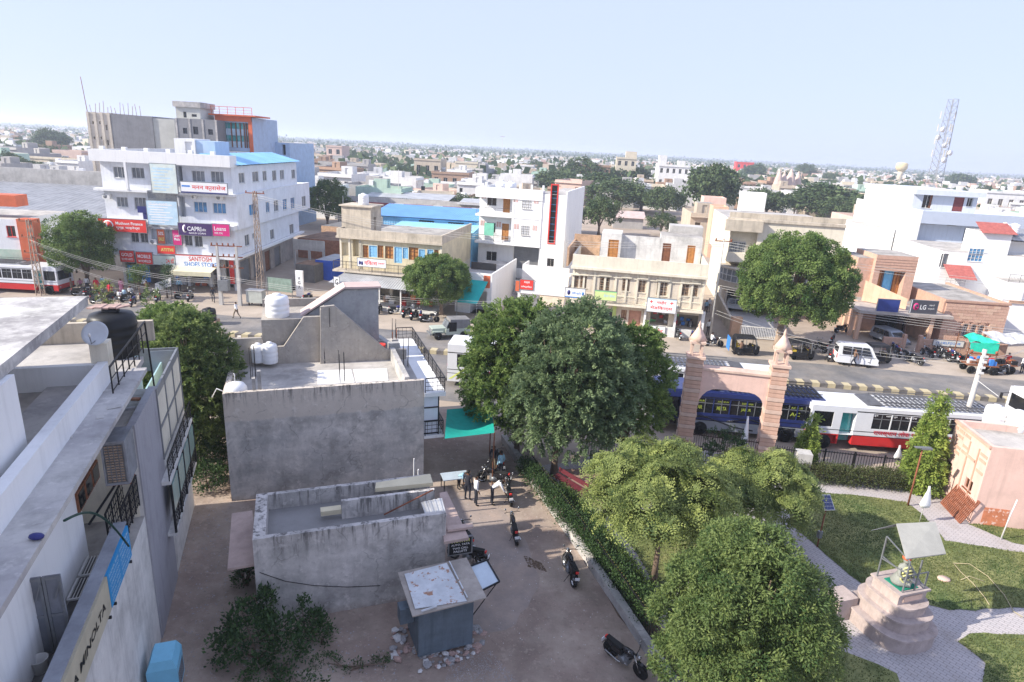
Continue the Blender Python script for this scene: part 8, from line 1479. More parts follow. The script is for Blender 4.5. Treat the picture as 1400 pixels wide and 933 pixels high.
def auto(label,at,yaw,canopy='steel_black',lower='steel_black',fl=False):
    t = T('auto_rickshaw',label,'auto rickshaw',at,yaw,'three wheelers at the roadside'); wheel(t,2.1,.62,.22,.1); wheel(t,.45,.06,.22,.12,name='wheel'); wheel(t,.45,1.18,.22,.12)
    t.part('body',MB().box(0,1.5,0,1.24,.3,.75).hexa([(1.5,.1,.3),(2.3,.4,.3),(2.3,.84,.3),(1.5,1.14,.3),(1.5,.1,1.0),(2.3,.45,.85),(2.3,.79,.85),(1.5,1.14,1.0)]).box(1.45,1.55,.1,1.14,.3,.9),MATS[lower]); t.part('windscreen',MB().hexa([(2.05,.25,.95),(2.08,.25,.95),(2.08,.99,.95),(2.05,.99,.95),(1.8,.25,1.6),(1.83,.25,1.6),(1.83,.99,1.6),(1.8,.99,1.6)]),K.glass_grey); mb = MB(); [mb.bar((x,y,.7),(x-.05,y,1.65),.04) for x in (.05,1.0,1.85) for y in (.05,1.19)]; t.part('post',mb,K.steel_grey)
    t.part('canopy',MB().hexa([(-.05,0,1.55),(1.9,.05,1.6),(1.9,1.19,1.6),(-.05,1.24,1.55),(.1,.15,1.78),(1.7,.15,1.78),(1.7,1.09,1.78),(.1,1.09,1.78)]).box(-.04,.0,.02,1.22,.75,1.6),MATS[canopy]); t.part('seat',MB().box(.15,.6,.12,1.12,.75,.9).box(.12,.2,.12,1.12,.9,1.3),M('seat_yellow',(.6,.42,.04),.6,.1,2,0)); t.part('front_panel',MB().box(1.56,1.62,.15,1.09,.35,1.0),K.seat_yellow); return t
a0_ = auto('dark three wheeler with blue rear left of the big neem trunk',G(1003,486)[:2],SY); dup(a0_,G(1078,492)[:2],SY,'dark three wheeler right of the big neem trunk'); dup(a0_,G(1186,498)[:2],SY+.1,'three wheeler with yellow panels behind the white minivan')
a0_.part('blue_sheet',MB().box(-.5,-.46,0,1.2,.4,1.6),K.blue_print)
# ---- roadside stalls at the right and left
st = T('tarpaulin_stall','roadside stall under a crumpled green tarpaulin','stall',G(1318,500)[:2],SY); mb = MB(); n = 7; P = [[(i*.42,j*.5,2.2+.22*math.sin(i*1.3+j)+.3*(j/4)) for i in range(n)] for j in range(5)]; mb.add([p for r_ in P for p in r_],[(j*n+i,j*n+i+1,(j+1)*n+i+1,(j+1)*n+i) for j in range(4) for i in range(n-1)]); mb.add([(0,0,2.2),(2.5,0,2.3),(2.4,-.2,1.3),(.1,-.2,1.5)],[(0,1,2,3)]); st.part('tarpaulin',mb,M('tarp_green',(.02,.5,.33),.7,.12,2,.3,6)); st.part('post',MB().bar((0,0,0),(0,0,2.2),.06).bar((2.5,0,0),(2.5,0,2.2),.06).bar((0,2,0),(0,2,2.5),.06),K.wood_brown)
s2_ = T('tarpaulin_stall','long roadside stall under a grey white tarpaulin at right edge','stall',G(1350,500)[:2],SY); mb = MB(); n = 14; P = [[(i*.5,j*.55,2.25+.1*math.sin(i*1.7+j)+.12*j) for i in range(n)] for j in range(5)]; mb.add([p for r_ in P for p in r_],[(j*n+i,j*n+i+1,(j+1)*n+i+1,(j+1)*n+i) for j in range(4) for i in range(n-1)]); s2_.part('tarpaulin',mb,K.tarp); s2_.part('post',MB().bar((0,0,0),(0,0,2.2),.07).bar((3.2,0,0),(3.2,0,2.2),.07).bar((6.3,0,0),(6.3,0,2.2),.07),K.wood_brown)
ct = T('market_cart','flat handcart loaded with colourful goods under the green tarpaulin','cart',G(1320,511)[:2],SY); ct.part('deck',MB().box(0,2.6,0,1.3,.75,.85),K.wood_brown); [wheel(ct,x,y,.36,.06,'steel_grey') for x in (.4,2.2) for y in (.05,1.25)]
for i in range(20): ct.part('goods',MB().obox((R.uniform(.2,2.4),R.uniform(.15,1.1),.85),R.uniform(.15,.4),.25,R.uniform(.15,.6)),MATS[R.choice(['yellow_print','blue_print','off_white','red_bright','green_print','wood_brown'])])
c2 = T('market_cart','handcart piled with dark goods before the grey tarpaulin stall','cart',G(1352,510)[:2],SY); c2.part('deck',MB().box(0,2.2,0,1.2,.75,.85),K.wood_brown); [wheel(c2,x,y,.36,.06,'steel_grey') for x in (.4,1.8) for y in (.05,1.15)]
for i in range(14): c2.part('goods',MB().obox((R.uniform(.2,2),R.uniform(.15,1.0),.85),R.uniform(.2,.5),.25,R.uniform(.15,.5)),MATS[R.choice(['red_paint','steel_black','off_white','wood_brown','orange_paint'])])
sl_ = T('street_stall','grey tin roofed street stall behind the left bus','stall',(-66,61),.1); sl_.part('roof',MB().hexa([(0,0,2.6),(9,0,2.4),(9,4,3.2),(0,4,3.4),(0,0,2.65),(9,0,2.45),(9,4,3.25),(0,4,3.45)]),K.tin_blue_light); sl_.part('post',MB().bar((.1,.1,0),(.1,.1,2.6),.1).bar((8.9,.1,0),(8.9,.1,2.4),.1),K.steel_grey)
nt_ = T('shade_net','green shade net stretched over the lane between house and trees','shade net',hp(6.95,31.5),HFY); e = [nt_.L(x,y,3.0) for x,y in ((611,560),(672,555),(676,592),(608,600))]; mb = MB(); n = 7; A4 = [np.array((p[0],p[1],3.0)) for p in e]
vs = []
for j in range(n+1):
    for i in range(n+1): u,v = i/n,j/n; p = (A4[0]*(1-u)+A4[1]*u)*(1-v)+(A4[3]*(1-u)+A4[2]*u)*v; p = p-np.array([0,0,.35*math.sin(math.pi*u)*math.sin(math.pi*v)]); vs.append(tuple(p))
mb.add(vs,[(j*(n+1)+i,j*(n+1)+i+1,(j+1)*(n+1)+i+1,(j+1)*(n+1)+i) for j in range(n) for i in range(n)],0,True); nt_.part('net',mb,M('net_teal',(.01,.33,.27),.8,.08,3,.2,30)); nt_.part('pole',MB().bar((A4[2][0],A4[2][1],0),tuple(A4[2]),.05).bar((A4[1][0],A4[1][1],0),tuple(A4[1]),.05),K.wood_brown)
tb = T('street_table','blue grey metal table before the grey house balcony','table',G(622,668)[:2],HFY); tb.part('top',MB().box(-.7,.7,-.4,.4,.72,.76),K.flap_sheet); [tb.part('leg',MB().box(x-.02,x+.02,y-.02,y+.02,0,.72),K.steel_black) for x in (-.65,.65) for y in (-.35,.35)]
bt_ = tank('black roadside water tank beyond the yard trees',G(287,443)[:2],.35,.6,1.15,False,None,3); bt_.part('plinth',MB().box(-.7,.7,-.7,.7,-.35,0),K.brick_tan)
hb = T('hoarding','small leaning white hoarding beside the parked motorcycles','signboard',G(213,407)[:2],-.2); hb.part('panel',MB().hexa([(0,0,.7),(2.0,0,1.4),(2.0,.06,1.4),(0,.06,.7),(0,.1,1.5),(2.0,.1,2.3),(2.0,.16,2.3),(0,.16,1.5)]),K.off_white); hb.part('leg',MB().bar((.1,.1,0),(.1,.1,.8),.05).bar((1.9,.1,0),(1.9,.1,1.4),.05),K.steel_black)
# ---- people
def person_proto(pose):
    h = 1.7; J = {'pel': (0,0,.93),'sp': (.0,0,1.12),'ch': (0.02,0,1.32),'nk': (.0,0,1.47),'hd': (.02,0,1.6),'top': (.01,0,1.68)}
    lean,hip,kn = 0,(.1,.1),None
    L_ = {'stand': dict(hl=(.0,.1,.9),kl=(.02,.11,.5),al=(-.02,.12,.08),tl=(.14,.13,.03),hr=(0,-.1,.9),kr=(.03,-.11,.5),ar=(0,-.12,.08),tr=(.16,-.13,.03),el=(-.03,.24,1.1),wl=(.05,.26,.86),er=(-.03,-.24,1.1),wr=(.08,-.24,.86)),
          'walk': dict(hl=(.0,.1,.9),kl=(.22,.1,.52),al=(.3,.1,.1),tl=(.45,.11,.06),hr=(0,-.1,.9),kr=(-.08,-.1,.5),ar=(-.36,-.1,.16),tr=(-.26,-.11,.04),el=(-.18,.23,1.12),wl=(-.2,.24,.88),er=(.12,-.23,1.12),wr=(.26,-.22,.92)),
          'sit': dict(hl=(.05,.1,.5),kl=(.45,.14,.52),al=(.42,.15,.1),tl=(.56,.16,.05),hr=(.05,-.1,.5),kr=(.45,-.14,.52),ar=(.42,-.15,.1),tr=(.56,-.16,.05),el=(.1,.25,.78),wl=(.35,.2,.7),er=(.1,-.25,.78),wr=(.35,-.2,.7))}[pose if pose != 'bend' else 'stand']
    if pose == 'sit': J = {k: (v[0],v[1],v[2]-.42) for k,v in J.items()}
    if pose == 'bend':
        for k,f in (('sp',.3),('ch',.9),('nk',1.4),('hd',1.7),('top',1.75)): v = J[k]; r_ = v[2]-.93; a = .95; J[k] = (r_*math.sin(a),0,.93+r_*math.cos(a))
        L_ = dict(L_,el=(.5,.24,.95),wl=(.62,.2,.72),er=(.5,-.24,.95),wr=(.62,-.2,.72))
    sh = lambda s: (J['ch'][0]+(J['nk'][0]-J['ch'][0])*.5,s*.18,J['ch'][2]+(J['nk'][2]-J['ch'][2])*.5)
    V = [J['pel'],J['sp'],J['ch'],J['nk'],J['hd'],J['top']]; Rr = [(.14,.11),(.135,.1),(.155,.11),(.055,.055),(.095,.1),(.06,.06)]; E_ = [(0,1),(1,2),(2,3),(3,4),(4,5)]; reg = [1,0,0,2,2,3]
    def add(p,r_,par,rg): V.append(p); Rr.append(r_ if isinstance(r_,tuple) else (r_,r_)); E_.append((par,len(V)-1)); reg.append(rg); return len(V)-1
    for s,n in ((1,'l'),(-1,'r')):
        a = add(L_['h'+n],.085,0,1); a = add(L_['k'+n],.06,a,1); a = add(L_['a'+n],.042,a,1); add(L_['t'+n],.035,a,4)
        a = add(sh(s),.06,2,0); a = add(L_['e'+n],.042,a,0); a = add(L_['w'+n],.03,a,2); w0_ = np.array(L_['w'+n]); d_ = w0_-np.array(L_['e'+n]); d_ /= np.linalg.norm(d_); b = add(tuple(w0_+d_*.07),.028,a,2)
        for k in range(4): o_ = np.array([(k-1.5)*.018,0,0]); p1 = w0_+d_*(.125-.006*abs(k-1.2))+o_; f1 = add(tuple(p1),.0095,b,2); add(tuple(p1+d_*.03+np.array([.008,0,0])),.008,f1,2)
        add(tuple(w0_+d_*.06+np.array([.05,0,-.01])),.01,a,2)
    me = bpy.data.meshes.new('body'); me.from_pydata(V,E_,[]); o = bpy.data.objects.new('body',me); col.objects.link(o); sk = o.modifiers.new('s','SKIN'); sk.use_smooth_shade = True
    for i,r_ in enumerate(Rr): me.skin_vertices[0].data[i].radius = r_
    me.skin_vertices[0].data[0].use_root = True; o.modifiers.new('u','SUBSURF').levels = 1
    dg = bpy.context.evaluated_depsgraph_get(); dg.update(); out = bpy.data.meshes.new_from_object(o.evaluated_get(dg)); bpy.data.objects.remove(o)
    A = np.array(V); mid,rg2 = [],[]
    for a,b in E_:
        for f in (.15,.4,.6,.85): mid.append(A[a]*(1-f)+A[b]*f); rg2.append(reg[b] if not (reg[b] == 2 and reg[a] == 0 and f < .85) else 0)
    mid = np.array(mid); [out.materials.append(MATS[m]) for m in ('white_print','trouser','skin','hair','rubber')]
    hd,tp_ = A[4],A[5]
    for p in out.polygons:
        c = np.array(p.center); r_ = rg2[int(np.argmin(((mid-c)**2).sum(1)))]
        if np.linalg.norm(c-hd) < .2 and r_ in (2,3): q = c-hd; r_ = 3 if (q[2] > .045 or (q[0] < -.02 and q[2] > -.06)) else 2
        p.material_index = r_; p.use_smooth = True
    return out
M('trouser',(.03,.032,.045),.85,.15,4,0); M('trouser_tan',(.2,.16,.11),.85,.1,4,0); M('shirt_blue',(.3,.5,.62),.85,.1,3,0); M('shirt_dark',(.03,.03,.04),.85,.1,3,0); M('shirt_brown',(.2,.12,.08),.85,.1,3,0); M('dress_red',(.6,.02,.04),.8,.1,3,0); M('dress_pink',(.55,.2,.3),.8,.1,3,0)
PR = {p: person_proto(p) for p in ('stand','walk','sit','bend')}; _fc = {}
def person(label,px,py,yaw,pose='stand',shirt='white_print',tr='trouser',dress=None,z=0,s=1.0):
    g = G(px,py,z); t = T('person',label,'person',g[:2],yaw,'people on the lane and street',z=z); t.o.scale = (s,s,s); me = PR[pose].copy(); me.materials[0] = MATS[shirt]; me.materials[1] = MATS[tr]; t.part('body',me,None)
    k = {'stand': (.02,1.6),'walk': (.02,1.6),'sit': (.02,1.18),'bend': (.62,1.33)}[pose]; mb = MB(); [mb.sphere((k[0]+.1,y,k[1]+.015),.013,4) for y in (-.035,.035)]; t.part('eye',mb,K.hair); t.part('nose',MB().sphere((k[0]+.112,0,k[1]-.02),.018,4),K.skin); mb = MB(); [mb.sphere((k[0]-.0,y,k[1]-.01),.026,4) for y in (-.105,.105)]; t.part('ear',mb,K.skin)
    if dress: t.part('dress',MB().lathe([(.3,.12),(.24,.6),(.17,.98),(.2,1.2),(.12,1.44)],12,sy=.9),MATS[dress])
    return t
PP = [('man in white shirt and dark trousers standing by the table on the lane',650,691,.3,'stand','white_print'),('dark clothed man beside the table with his back turned',639,684,1.2,'stand','shirt_dark'),('boy in blue and black at the table, leaning over it',627,668,-.5,'bend','shirt_blue'),('man in white shirt bending over a motorcycle',672,690,.2,'bend','white_print'),('man in light blue shirt beside the wall at the end of the lane',684,655,2.4,'stand','shirt_blue'),('man in black at the end of the lane beside the blue shirted man',674,648,1.0,'stand','shirt_dark'),
      ('man in white shirt walking across the road beyond the yard',324,436,2.9,'walk','white_print'),('person in dark clothes walking in front of the white minivan',1166,502,3.0,'walk','shirt_brown'),('man in white standing in the passage by the slim pole',967,459,-1.2,'stand','white_print'),('man in pale shirt deeper inside the passage',964,430,-1.4,'stand','shirt_blue'),('second man deeper inside the passage, in dark trousers',968,427,-1.4,'stand','white_print'),('woman in a long grey dress before the second shop',942,458,1.4,'stand','shirt_dark'),('man serving inside the medical shop',897,447,-1.5,'stand','white_print'),('rider in white on the motorcycle by the slim pole',972,472,.2,'sit','white_print'),
      ('man in white at the right edge beside the grey tarpaulin stall',1396,511,1.7,'stand','white_print'),('man in red inside the grey tarpaulin stall',1376,500,1.3,'sit','red_bright'),('passenger sitting inside the dark three wheeler',1012,484,1.5,'sit','shirt_brown'),
      ('woman in bright red dress in the crowd by the street tree',152,408,-1.2,'stand','dress_red'),('woman in pink in the crowd beside the blue shop',167,402,-1.5,'stand','dress_pink'),('child in white school shirt at the front of the crowd',164,414,-1.6,'stand','white_print'),('man in pale shirt on a motorcycle in the crowd',179,407,-.6,'sit','off_white'),('man in blue shirt behind the woman in red',142,398,-1.4,'stand','shirt_blue'),('seated person with pink headcloth under the street tree',111,396,-1.2,'sit','dress_pink'),('man in dark shirt standing at the blue shop front',187,397,1.4,'stand','shirt_dark'),('girl in pale dress right of the woman in red',171,411,-1.4,'stand','sky_print'),('man in white beside the blue shop panel',199,400,-1.3,'stand','white_print'),('woman in orange at the left of the crowd',133,401,-1.2,'stand','dress_red'),('man in grey shirt at the bus door side of the crowd',99,402,.4,'stand','shirt_brown'),('man in white under the leaves of street tree',120,399,-1.4,'stand','off_white'),('shopkeeper in pale shirt before the cream awning',246,401,-1.3,'stand','shirt_blue'),('man in dark shirt by the twin concrete poles',292,414,2.0,'walk','shirt_dark'),('man in white walking on the far road shoulder',500,428,.2,'walk','white_print'),('man in blue shirt near the showroom gate',1258,480,-1.4,'stand','shirt_blue'),('man in brown shirt near the leaning hoarding',202,405,-1.4,'stand','shirt_brown')]
for lb,px,py,yw_,ps,sh_ in PP:
    person(lb,px,py,yw_,ps,sh_,R.choice(('trouser','trouser','trouser_tan')),'dress_red' if 'bright red' in lb or 'orange' in lb else 'dress_pink' if 'woman in pink' in lb else 'sky_print' if 'pale dress' in lb else 'steel_grey' if 'grey dress' in lb else None,z=.25 if ('rider' in lb or 'on a motorcycle' in lb or 'three wheeler' in lb) else 0,s=.78 if ('child' in lb or 'girl' in lb or 'boy' in lb) else 1.0)
# ============================================================ THE TOWN BEYOND
def at_d(px,depth_y):      # ground point in the direction of a pixel column at distance y
    d = ray(px,246); return np.array([d[0]/d[1]*depth_y,depth_y,0.])
def colm(n,c): return M(n,c,.92,.06,.3,0,stain=.2,streak=.2)
HC = [('cream',(.62,.55,.43)),('white',(.74,.73,.71)),('grey',(.4,.385,.37)),('beige',(.5,.42,.33)),('pale pink',(.6,.45,.38)),('light grey',(.54,.53,.52)),('brown brick',(.36,.24,.17)),('pale green',(.45,.58,.48))]
HM = [colm('town_'+n.replace(' ','_'),c) for n,c in HC]
def house_mesh(w_,d,h,ci,rg,far=False):
    mb = MB(); mb.walls(-w_/2,w_/2,0,d,0,h,{} if far else {'f': [(x-.5,z+.9,x+.5,z+2.1,.2) for z in np.arange(.3,h-2.2,3.1) for x in np.linspace(-w_/2+1.4,w_/2-1.4,max(2,int(w_/3)))]},rm=1)
    e = .2; mb.box(-w_/2,w_/2,0,e,h,h+.7); mb.box(-w_/2,-w_/2+e,e,d,h,h+.7); mb.box(w_/2-e,w_/2,e,d,h,h+.7); mb.box(-w_/2+e,w_/2-e,d-e,d,h,h+.7)
    if rg.random() < .6: x = rg.uniform(-w_/2+1,w_/2-4); mb.walls(x,x+3,d*.4,d*.4+3.4,h,h+2.4,{'f': [(x+1,h,x+1.9,h+2,.2)]},rm=1)
    if rg.random() < .35: x = rg.uniform(-w_/2+1,w_/2-2); mb.box(x,x+1.1,d*.7,d*.7+1.1,h+.9,h+2,2)
    mb.box(-w_/2-.15,w_/2+.15,-.5,-.002,h-.12,h+.02)
    return mb
rgt = random.Random(12); protos = []
for ci in range(8):
    for st_ in (1,2):
        w_,d,h = rgt.uniform(8,14),rgt.uniform(8,14),{1: 3.7,2: 6.6}[st_]
        nm = HC[ci][0].replace(' ','_')
        mb = house_mesh(w_,d,h,ci,rgt); me = mb.mesh('town_house',[HM[ci],K.roof_grime if ci % 2 else K.roof_pale,MATS['tank_white' if ci % 3 else 'tank_black']])
        wm = MB()
        for z in np.arange(.3,h-2.2,3.1):
            for x in np.linspace(-w_/2+1.4,w_/2-1.4,max(2,int(w_/3))): wm.box(x-.5,x+.5,.12,.16,z+.9,z+2.1)
        protos.append((ci,st_,me,[(x,z) for z in np.arange(.3,h-2.2,3.1) for x in np.linspace(-w_/2+1.4,w_/2-1.4,max(2,int(w_/3)))]))
wme = MB().box(-.5,.5,.12,.16,.9,2.1).mesh('window',K.glass_dark)
LM = [(120,'left of the unfinished grey building'),(400,'beyond the left corner building'),(470,'beyond the light blue building'),(560,'behind the left half of the market arcade'),(655,'behind the right half of the market arcade'),(760,'beyond the white three storey house'),(880,'beyond the park of tall trees'),(990,'behind the ornate cream building'),(1160,'beyond the modern concrete house'),(1290,'behind the big white house'),(2000,'at the right end of the skyline')]
def lm(x): return next(s for a,s in LM if x < a)
cnt = 0; far_mb = [MB() for _ in range(8)]; ftree = []; rr = random.Random(5); SEC = []
cells = []
for i in range(-70,90):
    for j in range(0,60):
        a,b = i*14.2+rr.uniform(-2,2)+(j % 2)*6,62+j*15+rr.uniform(-2,2)
        p = ST.p(a,b);
        if p[1] < 30: continue
        x,y = proj(p)
        if x < -60 or x > 1460: continue
        cells.append((p[1],a,b,p,x,y))
cells.sort(key=lambda c: c[0])
for yy,a,b,p,x,y in cells:
    if x < 470 and yy < 142: continue
    if 440 < x < 700 and yy < 140: continue
    if 700 <= x < 1170 and yy < 205:
        if rr.random() < .93 or 730 < x < 930: continue
    if x >= 1165 and yy < 135: continue
    if rr.random() < .15: ftree.append((p,x)); continue
    if rr.random() < .03: continue
    near = yy < 330; ci = rr.choice((0,0,1,1,2,2,3,3,4,5,5,6,7)) if near else rr.choice((0,1,1,2,3,3,4,5,5,6))
    if near and cnt < 250:
        st_ = 1 if rr.random() < .55 else 2
        ci,st_,me,ws = protos[ci*2+st_-1]; o = link('town_house',me,None,(p[0],p[1],0),(0,0,SY+rr.choice((0,0,0,-.3,.2,1.57)))); s = rr.uniform(.85,1.15); o.scale = (s,s,rr.uniform(.9,1.1))
        setp(o,f"{HC[ci][0]} {'single' if st_ == 1 else 'two'}-storey house {lm(x)}",'house','houses of the town'); cnt += 1
        if yy < 200: [link('window',wme,o,(wx_,0,wz_)) for wx_,wz_ in ws]
    else:
        w_,d,h = rr.uniform(8,14),rr.uniform(8,13),rr.choice((3.5,3.8,4,6.4,6.8,7))
        m = Matrix.Translation((p[0],p[1],0)) @ Matrix.Rotation(SY+rr.uniform(-.2,.2),4,'Z'); mb = MB().box(-w_/2,w_/2,0,d,0,h)
        if rr.random() < .5: mb.box(-w_/4,w_/5,d*.3,d*.6,h,h+2.3)
        for k in range(int(w_/3)): mb.box(-w_/2+1+k*3,-w_/2+1.9+k*3,-.03,.01,1,2.2,1)
        far_mb[ci].join(mb,m)
for dd in range(5200):
    r_ = 900+3600*rr.random()**1.3; an_ = math.radians(rr.uniform(-44,44)); p = (math.sin(an_)*r_/math.cos(an_)*.9,r_); w_,d,h = rr.uniform(8,22),rr.uniform(8,16),rr.choice((3.5,4,6,7,9)); c = rr.choice((0,1,1,3,5,4,2)); far_mb[c].box(p[0],p[0]+w_,p[1],p[1]+d,0,h)
for ci,mb in enumerate(far_mb):
    if mb.v: setp(link('distant_town',mb.mesh('distant_town',[HM[ci],K.glass_dark])),f'{HC[ci][0]} houses of the far town running together at the horizon',None,None,'stuff')
# trees of the town
TP = []
for i,(rx,hh,sd) in enumerate(((4.2,7.5,3),(3.4,6,4),(5.2,9.0,5),(2.6,5.5,6))):
    bl = lumps(rx,rx,1.6,hh,12,rx*.42,sd); cm = crown('crown',bl,260,34,(.45,.26),.85,60+i,K.leaf_far,'puff',up=.3,gapn=5); tm = trunk_mb(.28,1.8,[(b[0]*.7,b[1]*.7,b[2]) for b in bl[:5]]).mesh('trunk',K.bark); TP.append((rx,hh,cm,tm))
def mtree(p,k,s,label,grp='trees among the town houses',ang=0):
    t = T('tree',label,'tree',p[:2],ang,grp); t.o.scale = (s,s,s); link('trunk',TP[k][3],t.o); link('crown',TP[k][2],t.o)
MT = [(745,262,240,26),(766,268,236,30),(795,262,218,34),(822,278,240,28),(845,292,248,42),(876,290,262,30),(893,270,246,26),(858,262,230,24),(818,322,272,28),(905,300,258,22),(903,322,292,20),(968,300,232,30),(945,268,240,14),(1046,300,262,28),(1090,285,262,18),(1122,305,256,36),(1150,312,270,30),(1030,250,226,14),(1072,262,236,14),(1005,262,240,16),(985,252,234,18),(75,215,180,18),(14,250,210,26),(40,245,222,20),(1100,250,225,14),(1135,258,238,12),(700,240,222,16),(1310,262,240,16),(1250,255,243,14)]
for i,(px,yb_,yt,hw) in enumerate(MT):
    g = G(px,yb_); h = ZT(g,px,yt); k = i % 4; s = h/TP[k][1]; mtree(g,k,s,f"{['broad', 'round', 'tall', 'small'][k]} green tree {lm(px)}, {['left', 'middle', 'right'][i % 3]} in its clump",ang=i)
    s2 = hw*dep(g)/FPX/TP[k][0];
    if s2 > s*1.05: bpy.data.objects[-1] if False else None; col.objects[-1].parent.scale = (s2,s2,s)
for i,(p,x) in enumerate(ftree[:150]): mtree(p,i % 4,rr.uniform(.7,1.1),f"{['broad', 'round', 'tall', 'small'][i % 4]} dark town tree {lm(x)}",ang=i)
rgn = np.random.default_rng(8); n = 10500; r_ = 280+3900*rgn.random(n)**1.25; an_ = np.radians(rgn.uniform(-45,45,n)); C = np.c_[np.sin(an_)/np.cos(an_)*r_*.9,r_,np.zeros(n)]; S = rgn.uniform(2,4.5,n)*(1+r_/2500); k = 12
pos = np.repeat(C,k,0)+rgn.normal(size=(n*k,3))*np.repeat(S,k)[:,None]*np.array([.9,.6,.0]); pos[:,2] = np.abs(rgn.normal(.9,.5,n*k))*np.repeat(S,k)*.8
V = quads_from(pos,unit(rgn.normal(size=(n*k,3))),unit(rgn.normal(size=(n*k,3))+np.array([0,-1,.3])),np.repeat(S,k)*.95,np.repeat(S,k)*.8).reshape(-1,3)
setp(link('distant_trees',npmesh('distant_trees',V,np.arange(len(V)).reshape(-1,4),K.leaf_far,np.repeat(np.clip(rgn.normal(.4,.25,n),0,1),k*4))),'belt of far trees melting into the haze at the horizon',None,None,'stuff')
# named landmarks of the skyline
def block(name,label,px0,px1,ybase,ytop,d,mat,cat='building',rows=2,cols=4,roof='roof_pale',win='glass_dark'):
    g = G(px0,ybase); t = T(name,label,cat,g[:2],SY); w_ = t.F(px1,ybase)[0]; h = ZT(g,px0,ytop); op = []
    for r in range(rows):
        for c in range(cols): x = w_*(c+.5)/cols; z = h*(r+.35)/rows; op.append((x-w_/cols*.22,z,x+w_/cols*.22,z+h/rows*.42,.25))
    mb = MB(); mb.walls(0,w_,0,d,0,h,{'f': op},rm=1); mb.box(-.2,w_+.2,-.3,0,h-.3,h+.5); mb.box(0,.2,0,d,h,h+.6); mb.box(w_-.2,w_,0,d,h,h+.6); t.part('wall',mb,[mat,MATS[roof]])
    for q in op: window(t,q[:4],'f',0,.24,pane=MATS[win],mull=1,sill=False)
    return t,w_,h
t,w_,h = block('apartment_block','long white three storey block with rows of dark windows, above the park trees',896,955,272,226,14,HM[1],rows=3,cols=7); t.part('tower',MB().box(-.1,3,1,5,h,h+4).box(w_*.45,w_*.6,2,6,h,h+2.2),HM[1])
t,w_,h = block('cream_tower_house','tall cream house standing above the treetops',839,866,262,216,10,HM[0],rows=3,cols=3); t.part('roof_room',MB().box(w_*.45,w_,1,6,h,h+3.2),HM[0])
block('red_building','red walled building standing out on the skyline',1004,1028,243,222,10,K.red_bright,rows=2,cols=3); t,w_,h = block('white_bungalow','white bungalow with roof tanks between two tree clumps',996,1048,282,255,10,HM[1],rows=1,cols=4); t.part('tower',MB().box(-2,1,0,3,0,h+3),HM[1])
block('frame_building','brown unfinished frame building with bare columns left of the tall cream house',790,832,262,226,10,HM[6],rows=2,cols=5); block('beige_block','beige flat topped block above the blue sheds',566,602,250,218,12,HM[3],rows=1,cols=3); block('cream_block','cream cube house right of the beige block',622,652,252,222,12,HM[0],rows=1,cols=2); block('brown_block','dark brown walled house behind the arcade',590,640,262,236,12,HM[6],rows=1,cols=4); block('peach_block','peach coloured block rising left on the skyline',447,468,232,200,12,HM[4],rows=2,cols=2)
block('old_veranda_building','long cream building with dark veranda bays, far left',20,124,236,214,12,HM[0],rows=1,cols=9,roof='rust_tin'); block('grey_flats','grey flats with dark windows beyond the light blue building',412,446,250,226,12,HM[2],rows=1,cols=4); block('white_flats','white house on the skyline right of the floodlight mast',702,728,250,226,10,HM[1],rows=1,cols=2)
block('white_terrace_house','white house with brown screens behind the big white house roof',1340,1398,300,262,12,HM[1],rows=1,cols=4,win='glass_brown'); block('tin_roof_market','low shed with grey blue roof left of the big white house',1150,1198,276,254,16,HM[2],rows=1,cols=5,roof='tin')
cw_ = T('compound_wall','long old stone compound wall below the tree clump','wall',G(1070,312)[:2],SY); cw_.part('wall',MB().box(0,cw_.F(1168,312)[0],0,.4,0,2.6),HM[3])
ps = T('pink_roof_shed','low shed with a faded pink roof beyond the ornate building','shed',G(838,312)[:2],SY); ps.part('wall',MB().box(0,7,.5,6,0,2.6),HM[2]); ps.part('roof',MB().hexa([(-.5,0,2.5),(7.5,0,2.5),(7.5,6.5,3.6),(-.5,6.5,3.6),(-.5,0,2.6),(7.5,0,2.6),(7.5,6.5,3.7),(-.5,6.5,3.7)]),K.pink_screed)
for i,px in enumerate((1060,1067,1076,1086)):
    g = G(px,272); hs_ = ZT(g,px,231+(i % 2)*3); s = T('temple_spire',['leftmost pink temple spire of four on the skyline','second pink temple spire from the left','third, broadest pink temple spire','rightmost pink temple spire of four'][i],'temple spire',g[:2],0,'temple spires'); r0 = 2.4+(i == 2)*.8; s.part('spire',MB().lathe([(r0,0),(r0,hs_*.4),(r0*.95,hs_*.5),(r0*.7,hs_*.7),(r0*.35,hs_*.88),(r0*.2,hs_*.92),(r0*.25,hs_*.95),(.05,hs_)],8),HM[4])
g = at_d(1229,520); zt_ = ZT(g,1229,222); wtt = T('water_tower','pale yellow mushroom shaped water tower on the skyline','water tower',g[:2]); wtt.part('shaft',MB().lathe([(1.9,0),(1.8,zt_*.6),(2.1,zt_*.68)],12),HM[0]); wtt.part('bowl',MB().lathe([(2.1,zt_*.68),(4.2,zt_*.78),(4.3,zt_*.94),(3,zt_*.99),(.001,zt_)],18),M('tower_yellow',(.6,.5,.3),.9,.06,1,0))
g = at_d(1278,150); zt_ = ZT(g,1300,136); ct_ = T('cell_tower','tall lattice telecom tower with antenna panels above the big white house','telecom tower',g[:2],.3); mb = MB(); cc = [(-1,-1),(1,-1),(1,1),(-1,1)]; wd = lambda f: 1.35-.65*f; n = 22
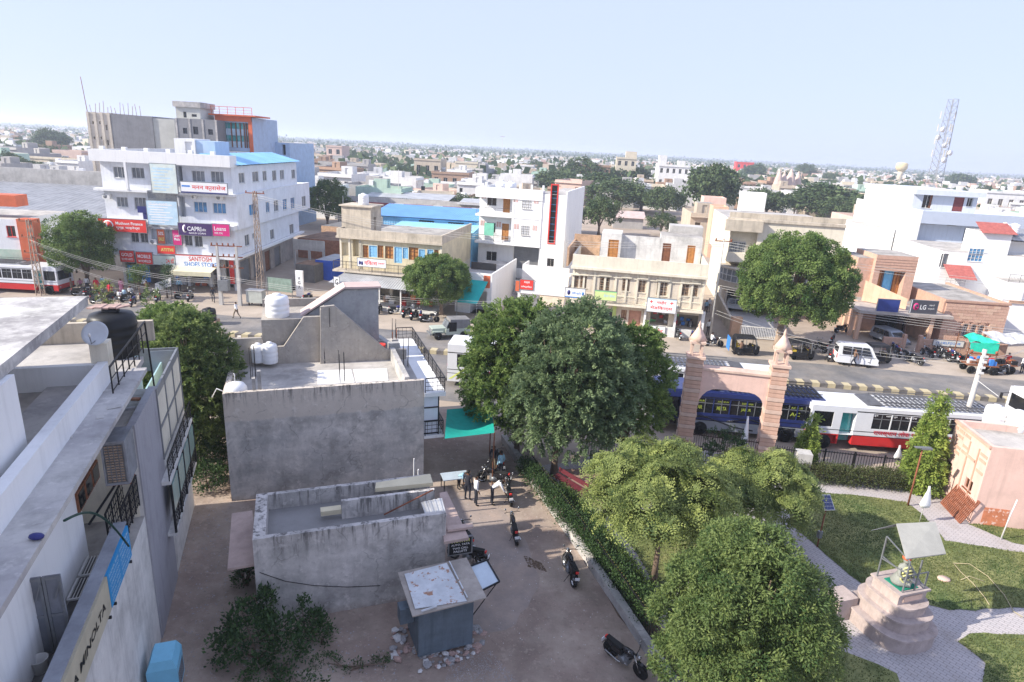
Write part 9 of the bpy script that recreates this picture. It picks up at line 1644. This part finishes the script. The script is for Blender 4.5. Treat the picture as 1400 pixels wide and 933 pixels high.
for a,b in cc: mb.bar((a*wd(0),b*wd(0),0),(a*wd(1),b*wd(1),zt_),.09)
for i in range(n):
    f0,f1 = i/n,(i+1)/n
    for k in range(4): a,b = cc[k],cc[(k+1) % 4]; mb.bar((a[0]*wd(f0),a[1]*wd(f0),zt_*f0),(b[0]*wd(f1),b[1]*wd(f1),zt_*f1),.055); mb.bar((a[0]*wd(f1),a[1]*wd(f1),zt_*f1),(b[0]*wd(f1),b[1]*wd(f1),zt_*f1),.05)
ct_.part('lattice',mb,M('tower_steel',(.33,.34,.36),.6,.1,1,0))
for i in range(11): a = i*2.1; z = zt_*(.62+.34*(i//3)/4); ct_.part('antenna_panel',MB().obox((math.cos(a)*1.7,math.sin(a)*1.7,z),.22,.2,1.5,a),K.concrete_light);
for i in range(5): a = i*1.3-2; ct_.part('dish_antenna',MB().lathe([(.6,0),(.55,.3),(.001,.35)],12,(math.cos(a)*1.5,math.sin(a)*1.5-.4,zt_*(.6+.05*i)),0,'y'),K.white_print)
same = {}
for o in col.objects:
    if o.parent is None and o.get('label') and o.get('group') in ('houses of the town','trees among the town houses'): same.setdefault(o['label'],[]).append(o)
for lb,L_ in same.items():
    if 1 < len(L_) <= 7:
        for k,o in enumerate(sorted(L_,key=lambda o: proj(o.location)[0])): o['label'] = lb+', '+(['leftmost','second from left','third from left','fourth from left','fifth from left','sixth from left','seventh from left'][k] if k < len(L_)-1 else 'rightmost')
# sky-high thin haze: one closed box of air around the town
hm = bpy.data.materials.new('haze'); hm.use_nodes = True; hn = hm.node_tree; hn.nodes.clear(); ho = hn.nodes.new('ShaderNodeOutputMaterial'); pv_ = hn.nodes.new('ShaderNodeVolumePrincipled'); pv_.inputs['Color'].default_value = (.78,.87,1,1); pv_.inputs['Density'].default_value = .00042; pv_.inputs['Anisotropy'].default_value = .3; hn.links.new(pv_.outputs[0],ho.inputs['Volume'])
setp(link('haze',MB().box(-6500,6500,-320,9200,-1.0,48).mesh('haze',hm)),'thin pale air haze over the whole town',None,None,'stuff')
